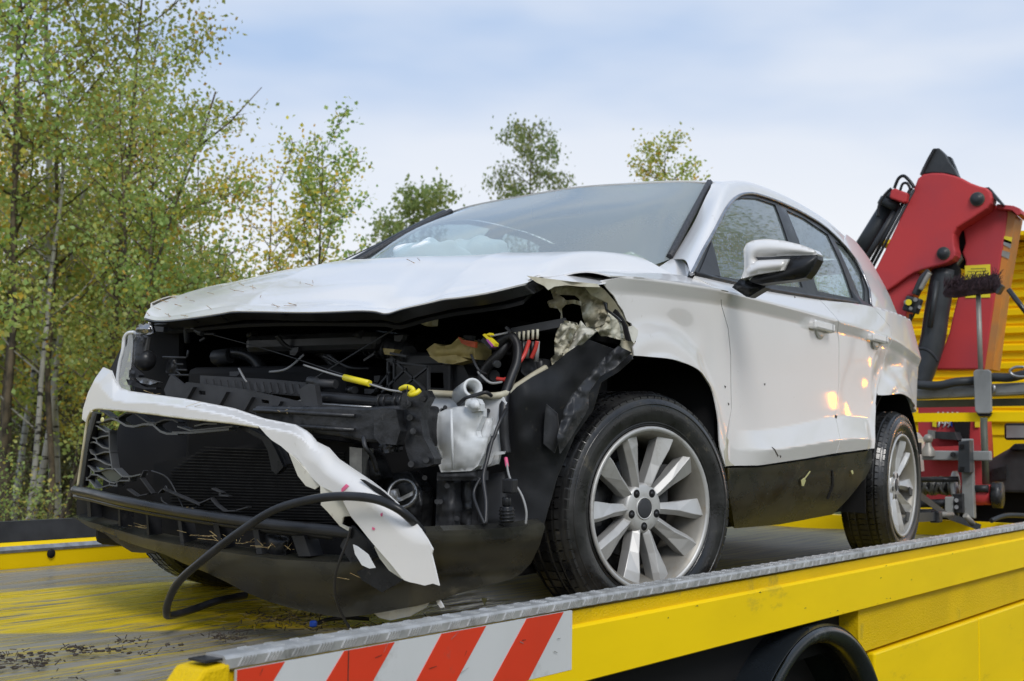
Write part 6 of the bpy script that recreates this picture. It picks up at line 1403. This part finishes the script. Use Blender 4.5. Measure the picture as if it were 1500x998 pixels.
# ================================================================== GROUND AND TREES
GZ = -1.15
mat('earth', (.055, .05, .025), .95, spec=.05, var=.5, vscale=1.5, vcol=(.07, .09, .03), bump=.5, bscale=8)
gp = MB(); n = 60; V = []; Fc = []
for i in range(n+1):
    for j in range(n+1):
        a = (i/n*2-1); b = (j/n*2-1); x = 300*a*abs(a)**1.5; y = 300*b*abs(b)**1.5
        V.append((x, y, GZ-.02+.06*math.sin(x*.7)*math.sin(y*.9)+(.25*math.sin(x*.09)*math.cos(y*.07) if math.hypot(x, y) > 14 else 0)))
for i in range(n):
    for j in range(n): Fc.append((i*(n+1)+j, (i+1)*(n+1)+j, (i+1)*(n+1)+j+1, i*(n+1)+j+1))
tag(gp.add(V, Fc, True).build('ground', 'earth'), kind='structure')
def leaf_mat(name, cols, trans=.55):
    m = bpy.data.materials.new(name); MATS[name] = m; m.use_nodes = True; t = m.node_tree; t.nodes.clear(); lk = t.links.new
    o = t.nodes.new('ShaderNodeOutputMaterial'); g = t.nodes.new('ShaderNodeNewGeometry'); oi = t.nodes.new('ShaderNodeObjectInfo')
    r = t.nodes.new('ShaderNodeValToRGB'); r.color_ramp.interpolation = 'CONSTANT'
    tot = sum(c[0] for c in cols); acc = 0
    for i, (wt, c) in enumerate(cols):
        e = r.color_ramp.elements[i] if i < 2 else r.color_ramp.elements.new(acc); e.position = acc; e.color = (*c, 1); acc += wt/tot
    r.color_ramp.elements[0].position = 0.0
    lk(g.outputs['Random Per Island'], r.inputs[0])
    # whole boughs lean to one hue
    n = t.nodes.new('ShaderNodeTexNoise'); n.inputs['Scale'].default_value = .9; n.inputs['Detail'].default_value = 3; lk(g.outputs['Position'], n.inputs['Vector'])
    h = t.nodes.new('ShaderNodeHueSaturation'); mr = t.nodes.new('ShaderNodeMapRange'); mr.inputs['From Min'].default_value = .3; mr.inputs['From Max'].default_value = .7; mr.inputs['To Min'].default_value = .475; mr.inputs['To Max'].default_value = .53
    lk(n.outputs['Fac'], mr.inputs[0]); lk(mr.outputs[0], h.inputs['Hue']); lk(r.outputs[0], h.inputs['Color'])
    ad = t.nodes.new('ShaderNodeMapRange'); ad.inputs['To Min'].default_value = .75; ad.inputs['To Max'].default_value = 1.25; lk(oi.outputs['Random'], ad.inputs[0]); lk(ad.outputs[0], h.inputs['Value'])
    d = t.nodes.new('ShaderNodeBsdfDiffuse'); tl = t.nodes.new('ShaderNodeBsdfTranslucent'); mx = t.nodes.new('ShaderNodeMixShader'); mx.inputs[0].default_value = trans
    gl = t.nodes.new('ShaderNodeBsdfGlossy'); gl.inputs['Roughness'].default_value = .45; gl.inputs[0].default_value = (.5, .5, .5, 1); mg_ = t.nodes.new('ShaderNodeMixShader'); mg_.inputs[0].default_value = .06
    lk(h.outputs[0], d.inputs[0]); lk(h.outputs[0], tl.inputs[0]); lk(d.outputs[0], mx.inputs[1]); lk(tl.outputs[0], mx.inputs[2]); lk(mx.outputs[0], mg_.inputs[1]); lk(gl.outputs[0], mg_.inputs[2]); lk(mg_.outputs[0], o.inputs[0])
leaf_mat('leaf_green', [(5, (.50, .54, .12)), (4, (.40, .48, .11)), (3, (.60, .60, .14)), (2.0, (.78, .62, .10)), (.7, (.80, .48, .07))])
leaf_mat('leaf_fresh', [(5, (.45, .57, .16)), (4, (.37, .50, .14)), (3, (.60, .64, .17)), (1.2, (.78, .66, .12)), (.3, (.78, .50, .08))])
leaf_mat('leaf_yellow', [(3, (.58, .54, .11)), (3, (.80, .64, .09)), (3, (.82, .60, .07)), (1.3, (.82, .46, .05)), (2, (.46, .52, .12))])
leaf_mat('leaf_birch', [(5, (.33, .40, .12)), (4, (.27, .34, .10)), (2, (.42, .44, .13))])
leaf_mat('leaf_wood', [(5, (.26, .27, .10)), (4, (.20, .21, .08)), (3, (.34, .28, .10)), (3, (.20, .15, .08))])
mat('bark_brown', (.17, .13, .085), .85, var=.5, vscale=9, vcol=(.05, .04, .03), bump=.5, bscale=30)
def birch_bark():
    m = mat('bark_birch', (.46, .44, .40), .7, var=.3, vscale=5)
    t = m.node_tree; b = t.nodes['Principled BSDF']; lk = t.links.new; g = t.nodes.new('ShaderNodeNewGeometry'); mp = t.nodes.new('ShaderNodeMapping'); mp.inputs['Scale'].default_value = (3, 3, 14)
    n = t.nodes.new('ShaderNodeTexNoise'); n.inputs['Scale'].default_value = 1.6; n.inputs['Detail'].default_value = 5; lk(g.outputs['Position'], mp.inputs[0]); lk(mp.outputs[0], n.inputs[0])
    rr = t.nodes.new('ShaderNodeMapRange'); rr.inputs['From Min'].default_value = .56; rr.inputs['From Max'].default_value = .62; lk(n.outputs['Fac'], rr.inputs[0])
    mx = t.nodes.new('ShaderNodeMix'); mx.data_type = 'RGBA'; src = b.inputs['Base Color'].links[0].from_socket; lk(src, mx.inputs['A']); mx.inputs['B'].default_value = (.03, .027, .025, 1); lk(rr.outputs[0], mx.inputs['Factor']); lk(mx.outputs['Result'], b.inputs['Base Color'])
birch_bark()
def grow(seed, H, spread, nb, leaf, nleaf, leafmat, bark, base=.18, r0=.055, droop=.0, lean=.0, multi=1, shape=1.0, twig=.55, clump=.16):
    """meshes for one tree: (wood, leaves)"""
    rg = random.Random(seed); wood = MB(); tips = []
    for st in range(multi):
        la = rg.uniform(0, 6.28); ln = lean+(.12 if multi > 1 else 0)*rg.uniform(.5, 1.5); Ht = H*(1 if st == 0 else rg.uniform(.6, .95)); pts = []
        x = y = 0.0; nseg = 12
        for i in range(nseg+1):
            f = i/nseg; pts.append(np.array((x, y, Ht*f))); x += math.cos(la)*ln*Ht/nseg+rg.uniform(-1, 1)*.022*Ht/nseg*2; y += math.sin(la)*ln*Ht/nseg+rg.uniform(-1, 1)*.022*Ht/nseg*2
        P = crom(pts, 3); rs = [max(.006, r0*(1-.93*i/(len(P)-1))) for i in range(len(P))]; wood.tube(P, rs, 7)
        for b in range(nb):
            f = base+(1-base)*((b+rg.random())/nb)**.9
            if f > .985: f = .985
            o = P[int(f*(len(P)-1))]; az = b*2.399+rg.uniform(-.5, .5)
            L_ = spread*(.35+.65*math.sin(math.pi*min(1, (1-f)*1.15+.08)**shape))*rg.uniform(.6, 1.15)
            el = R(rg.uniform(22, 55))*(1.0-.2*(1-f)); d = np.array((math.cos(az)*math.cos(el), math.sin(az)*math.cos(el), math.sin(el)))
            q = [o]; c = o.copy()
            for k in range(6):
                d = d+np.array((rg.uniform(-.16, .16), rg.uniform(-.16, .16), rg.uniform(-.10, .12)-droop*(k/5)*.8)); d /= np.linalg.norm(d); c = c+d*L_/6; q.append(c.copy())
                if k >= 1:
                    for _ in range(2):
                        e = d*.5+np.array((rg.uniform(-1, 1), rg.uniform(-1, 1), rg.uniform(-.5, .7)-droop)); e /= np.linalg.norm(e); tl_ = twig*L_*.42*rg.uniform(.5, 1.1)*(1-.08*k); t1 = c+e*tl_*.5+np.array((0, 0, -droop*.05)); t2 = t1+(e*.8+np.array((0, 0, -.1-droop*1.2)))*tl_*.5
                        wood.tube([c, t1, t2], [.006, .004, .002], 4, False); tips += [(c+t1)/2, t1, (t1+t2)/2, t2]
            wood.tube(q, [max(.003, r0*.32*(1-f*.6)*(1-.85*i/6)) for i in range(7)], 5, False); tips += q[3:]
    wm_ = wood.build('trunk', bark).data
    o = [q for q in COL.objects if q.data == wm_][0]; bpy.data.objects.remove(o)
    T = np.array(tips); rgn = np.random.default_rng(seed+5); idx = rgn.integers(0, len(T), nleaf); C = T[idx]+rgn.normal(0, clump, (nleaf, 3))*np.array((1, 1, .8))
    a = rgn.normal(0, 1, (nleaf, 3)); a[:, 2] -= .5+droop*2; a /= np.linalg.norm(a, axis=1)[:, None]; b = rgn.normal(0, 1, (nleaf, 3)); b -= a*(a*b).sum(1)[:, None]; b /= np.linalg.norm(b, axis=1)[:, None]
    s = leaf*rgn.uniform(.55, 1.2, (nleaf, 1)); nrm = np.cross(a, b)
    v0 = C; v1 = C+a*s*.45+b*s*.38+nrm*s*.08; v2 = C+a*s; v3 = C+a*s*.45-b*s*.38+nrm*s*.08
    V = np.stack((v0, v1, v2, v3), 1).reshape(-1, 3).astype(np.float32); me = bpy.data.meshes.new('crown'); me.vertices.add(len(V)); me.vertices.foreach_set('co', V.ravel())
    me.loops.add(nleaf*4); me.loops.foreach_set('vertex_index', np.arange(nleaf*4, dtype=np.int32)); me.polygons.add(nleaf); me.polygons.foreach_set('loop_start', np.arange(0, nleaf*4, 4, dtype=np.int32))
    me.update(calc_edges=True); me.materials.append(MATS[leafmat]); return wm_, me
def tree(kind, name, label, cat, px, dist, group=None, scale=1.0, rz=0.0, lean=0.0, side=None):
    k = (px-750)/F_PX; d = fw+rt2*k; d = np.array((d[0], d[1], 0)); d /= np.linalg.norm(d)
    P = CAM+d*dist
    if side is not None: P = np.array(side)
    t = thing(name, label, cat, (P[0], P[1], GZ), rz, group); t.scale = (scale,)*3; t.rotation_euler[1] = lean
    w_ = bpy.data.objects.new('trunk', kind[0]); COL.objects.link(w_); w_.parent = t
    c = bpy.data.objects.new('crown', kind[1]); COL.objects.link(c); c.parent = t
    return t
K = {
 'tallA': grow(1, 7.6, 1.9, 26, .062, 11000, 'leaf_green', 'bark_brown', base=.27, r0=.07, lean=.03),
 'tallB': grow(2, 8.2, 1.7, 26, .060, 11000, 'leaf_green', 'bark_birch', base=.22, r0=.075, lean=.05),
 'tallC': grow(3, 6.6, 1.9, 24, .064, 12000, 'leaf_fresh', 'bark_brown', base=.24, r0=.05, multi=2),
 'tallD': grow(14, 6.8, 1.7, 24, .058, 12000, 'leaf_yellow', 'bark_birch', base=.24, r0=.06, lean=.04),
 'bushY': grow(4, 4.4, 1.30, 20, .055, 9500, 'leaf_yellow', 'bark_brown', base=.10, r0=.035, multi=3),
 'bushG': grow(5, 3.8, 1.3, 20, .056, 9000, 'leaf_fresh', 'bark_brown', base=.08, r0=.03, multi=3),
 'lone': grow(6, 5.0, .80, 34, .060, 3800, 'leaf_fresh', 'bark_brown', base=.30, r0=.045, shape=.8, clump=.07, twig=.5),
 'droop': grow(7, 10.0, 1.45, 46, .10, 7500, 'leaf_birch', 'bark_brown', base=.30, r0=.10, droop=.9, shape=.7, clump=.15, twig=.7),
 'crown': grow(8, 5.8, 1.0, 26, .062, 5200, 'leaf_green', 'bark_brown', base=.35, r0=.05, clump=.09),
 'far': grow(9, 5.2, 1.1, 24, .085, 5200, 'leaf_birch', 'bark_brown', base=.3, r0=.05, clump=.12),
 'fill': grow(11, 5.2, 1.8, 26, .075, 9000, 'leaf_wood', 'bark_brown', base=.04, r0=.04, multi=2),
 'shrub': grow(10, 2.2, 1.1, 14, .055, 2200, 'leaf_fresh', 'bark_brown', base=.04, r0=.02, multi=4),
}
G1 = 'trees at the roadside behind the lorry'

L_ = [
 ('tallC', 'broad_leaved_tree', 'green leafy tree nearest the left edge, its boughs low over the rail', -95, 12.5, 1.0, .4, .02),
 ('tallA', 'aspen_tree', 'tall green and gold tree filling the top left corner', 20, 14.0, 1.0, 1.9, -.02),
 ('tallB', 'birch_tree', 'tall white stemmed birch rising behind the leafy tree at the left', 95, 15.0, 1.0, 3.2, .0),
 ('tallA', 'aspen_tree', 'tall tree whose right side boughs reach out against the sky', 150, 14.2, .92, 4.4, .05),
 ('tallC', 'broad_leaved_tree', 'fresh green tree low beside the car front', 215, 13.2, .74, 2.2, .03),
 ('tallD', 'birch_tree', 'golden tinted birch left of the car front', 128, 17.5, .82, 5.0, .02),
 ('tallD', 'birch_tree', 'yellowing birch far back at the left edge', -20, 19.0, .85, .9, .0),
 ('tallB', 'birch_tree', 'pale stemmed birch deep in the wood at the left edge', 45, 21.0, .80, 2.9, .02),
 ('tallA', 'aspen_tree', 'dark stemmed tree deep in the wood', 150, 22.0, .72, 1.1, .0),
 ('tallC', 'broad_leaved_tree', 'green tree deep in the wood behind the car front', 225, 20.0, .66, 3.9, .0),
 ('bushG', 'young_tree', 'green young tree just above the headlamp', 255, 12.6, .86, 1.2, .0),
 ('bushY', 'young_tree', 'orange and yellow young tree left of the bonnet top', 318, 14.5, 1.06, .3, .0),
 ('bushY', 'young_tree', 'golden young tree beside the lone green tree', 385, 14.0, .98, 2.6, .0),
 ('bushG', 'young_tree', 'green young tree right of the lone tree', 500, 14.0, .86, 2.2, .0),
 ('bushG', 'young_tree', 'small green tree close to the windscreen corner', 560, 15.0, .80, 4.2, .0),
 ('bushY', 'young_tree', 'yellow speckled young tree over the middle of the bonnet', 452, 15.5, .66, 4.9, .0),
 ('lone', 'aspen_tree', 'slender green tree standing alone above the bonnet', 466, 13.6, .94, .5, .03),
 ('far', 'distant_tree', 'hazy small tree top beside the windscreen pillar', 603, 24.0, 1.16, .5, .0),
 ('droop', 'weeping_birch', 'tall weeping birch behind the car roof', 765, 34.0, .985, 1.2, -.01),
 ('crown', 'aspen_tree', 'leafy tree top above the roof at the right', 972, 17.0, .93, .5, .0),
 ('bushG', 'young_tree', 'few twig tips showing above the roof edge', 893, 19.0, 1.20, .9, .0),
 ('far', 'distant_tree', 'bare twigged tree at the right edge beyond the crane', 1512, 30.0, 1.15, 2.1, .0),
]
for k_, nm, lb, px, ds, sc, rz, ln in L_:
    ct = 'tree'
    tree(K[k_], nm, lb, ct, px, ds, G1 if ds < 23 and px < 600 else None, sc, rz, ln)
# understorey and the wood behind, tree by tree
sh = [(5, 12.0, .62), (62, 13.0, .42), (118, 12.2, .36), (300, 14.0, .9), (430, 13.2, .7), (520, 14.4, .75)]
shl = ['low leafy shrub at the bottom left corner behind the rail', 'small shrub between the birch stems behind the rail', 'small shrub beside the far end of the spoiler', 'shrub half hidden by the far end of the bonnet', 'shrub hidden low behind the middle of the bonnet', 'shrub low behind the windscreen foot']
for i, (px, ds, sc) in enumerate(sh):
    t = tree(K['shrub'], 'shrub', shl[i], 'shrub', px, ds, 'shrubs in the undergrowth', sc, i*1.3)
rg = random.Random(3)
for i in range(26):
    px = -160+i*30+rg.uniform(-12, 12); kk = ('tallA', 'tallB', 'tallC', 'tallD')[i % 4]; ds = rg.uniform(22, 34)
    t = tree(K[kk], 'woodland_tree', 'tree standing deep in the wood at the left', 'tree', px, ds, 'trees deep in the wood', rg.uniform(.50, .68), i*1.7)
    if px > 280: t.scale = (.50*ds/26,)*3
for i in range(16):
    px = -170+i*31; ds = rg.uniform(19, 27)
    t = tree(K['fill'], 'thicket_tree', 'low bushy tree filling the wood floor at the left', 'tree', px, ds, 'low bushy trees on the wood floor', rg.uniform(.65, .9), i*2.1)
# slim stems between the trees
stems = [(40, 13.6, .035, .06, 'bark_birch'), (52, 14.6, .045, .10, 'bark_birch'), (78, 13.8, .038, -.02, 'bark_brown'), (12, 13.4, .04, .02, 'bark_brown'), (100, 15.5, .03, .15, 'bark_brown'), (25, 16, .045, .05, 'bark_birch'), (125, 15, .028, .22, 'bark_brown'), (60, 13.2, .022, .35, 'bark_brown')]
for i, (px, ds, r_, ln, m_) in enumerate(stems):
    k2 = (px-750)/F_PX; d = fw+rt2*k2; d = np.array((d[0], d[1], 0)); d /= np.linalg.norm(d); P = CAM+d*ds
    lat = np.array((rt[0], rt[1], 0.0)); rg2 = random.Random(i)
    pts = [np.array((0, 0, 0.))]
    for j in range(9): pts.append(pts[-1]+lat*(ln*.55+rg2.uniform(-.04, .04))+np.array((0, 0, .55)))
    t = thing('sapling', '%s bare stem leaning between the trees at the left' % ('pale' if 'birch' in m_ else 'brown'), 'tree', (P[0], P[1], GZ), 0, 'bare %s stems at the left' % ('pale' if 'birch' in m_ else 'brown'))
    mbs = MB().tube(crom(pts, 3), [r_*(1-.6*q/27) for q in range(28)], 7)
    for j in range(3, 9):
        a = pts[j]; s2 = rg2.choice((-1, 1)); mbs.tube([a, a+lat*s2*.3+np.array((0, 0, .25)), a+lat*s2*.6+np.array((0, 0, .6))], [.012, .008, .004], 5)
    mbs.build('trunk', m_, t)
# trees on the near side of the road, which the car's windows mirror
for i, (x, y, kk, sc) in enumerate([(14.5, -3.2, 'tallB', 1.12), (19.5, -4.6, 'tallA', 1.35), (4.5, -11, 'tallA', 1.0), (8.0, -12, 'tallC', 1.0), (11.5, -13, 'tallB', 1.0), (1.0, -12.5, 'tallC', .95), (15, -13, 'tallA', 1.1), (-4, -14, 'tallA', .9), (19, -15, 'tallC', 1.2)]):
    t = tree(K[kk], 'woodland_tree', 'tree on the near side of the road, mirrored in the side windows', 'tree', 0, 1, 'trees on the near side of the road', sc, i*1.1, 0, (x, y, GZ))

# ================================================================== SMALL LITTER
rg = random.Random(11)
nd = MB()
for px, py in [(240, 440), (255, 432), (262, 448), (272, 437), (283, 441), (305, 452), (308, 436), (322, 420), (342, 428), (350, 430), (354, 422), (375, 424), (384, 436), (400, 446), (420, 446), (423, 440), (440, 415), (452, 422), (461, 418), (232, 455), (247, 462), (215, 462), (268, 462), (600, 386), (612, 384)]:
    # find the bonnet point under this pixel
    best = None
    for u in np.linspace(.02, .98, 49):
        for v in np.linspace(.02, .9, 30):
            P = HL(u, v); d = P-CAM; zc_ = d @ fw; X = 750+F_PX*(d @ rt2)/zc_; Y = 499-F_PX*(d @ up2)/zc_; e = (X-px)**2+(Y-py)**2
            if best is None or e < best[0]: best = (e, u, v)
    P = hoodf(best[1], best[2])+np.array((0, 0, .004))
    for q in range(rg.choice((1, 2, 2))):
        a = rg.uniform(-1.2, 1.2)+1.57; l_ = rg.uniform(.02, .045); dv = np.array((math.cos(a)*l_*.6, math.sin(a)*l_, rg.uniform(.0, .012)))
        nd.bar(P-dv*.5, P+dv*.5+np.array((0, 0, .003)), .0011, .0011)
tag(nd.build('pine_needles', 'pine_needle'), 'brown pine needles scattered on the white bonnet', 'pine needles', kind='stuff')
lt = MB()
for (px, py, nn, sp_) in ((22, 975, 60, .045), (15, 962, 35, .03), (40, 966, 16, .05), (112, 954, 40, .018), (96, 957, 10, .04), (192, 942, 22, .018), (168, 955, 16, .022), (205, 960, 10, .02), (330, 938, 45, .02), (345, 930, 12, .02), (255, 948, 8, .03), (60, 975, 12, .05), (128, 988, 8, .05), (410, 905, 60, .06), (450, 915, 60, .07), (390, 920, 20, .05), (500, 905, 50, .08)):
    c = UZ(px, py, .004)
    for _ in range(nn):
        q = c+np.array((rg.gauss(0, sp_), rg.gauss(0, sp_*1.2), rg.uniform(0, .008))); a = rg.uniform(0, 6.28); l_ = rg.uniform(.004, .022)*(2.2 if px > 300 and rg.random() < .3 else 1)
        if px < 300 and rg.random() < .5: lt.ball(q, rg.uniform(.002, .006), 6, 4, (1.6, 1.3, .5)); continue
        lt.bar(q, q+np.array((math.cos(a)*l_, math.sin(a)*l_, rg.uniform(0, .012))), rg.uniform(.001, .003), .0015)
tag(lt.build('mud_and_twigs', 'mud'), 'dark crumbs of mud and twigs lying on the deck', 'debris', kind='stuff')
nl = MB()
for (px, py, nn, sp_) in ((290, 787, 15, .05), (335, 797, 14, .06), (262, 750, 8, .04), (395, 806, 10, .04), (190, 775, 8, .03), (430, 905, 60, .09), (500, 850, 6, .03), (280, 600, 4, .02), (215, 580, 4, .02), (128, 590, 8, .02), (400, 605, 3, .02)):
    for _ in range(nn):
        X = -.93 if py < 900 else None
        if X is None: q = UZ(px, py, .01)+np.array((rg.gauss(0, sp_), rg.gauss(0, sp_), 0))
        else: q = UX(px, py, LX(px, 800)-.01 if py > 700 else stripX(px, py)-.006)+np.array((rg.uniform(-.0, .05), rg.gauss(0, sp_), rg.uniform(0, .008)))
        a = rg.uniform(0, 6.28); l_ = rg.uniform(.02, .05); nl.bar(q, q+np.array((math.cos(a)*l_*.5, math.sin(a)*l_, rg.uniform(-.006, .015))), .0008, .0008)
tag(nl.build('straw_bits', 'straw'), 'straw coloured needles caught on the spoiler and deck', 'straw', kind='stuff')
lf = MB(); c = UX(150, 615, -.80); lf.ball(c, .0075, 10, 6, (.4, 1, 1)); tag(lf.build('dead_leaf', 'pale_leaf'), 'round pale yellow leaf stuck at the corner of the grille opening', 'leaf')
q = UZ(286, 970, .01); tag(MB().ball(q, .012, 8, 5, (1.4, 1, .2)).build('dead_leaf', 'pale_leaf'), 'pale leaf lying by the yellow end cap', 'leaf')
q = UZ(705, 876, .05); tag(MB().prism([q, q+np.array((0, -.02, .0)), q+np.array((0, -.012, -.022))], (.002, 0, 0)).build('dead_leaf', 'pale_leaf'), 'tiny pale leaf hanging under the spoiler corner', 'leaf')
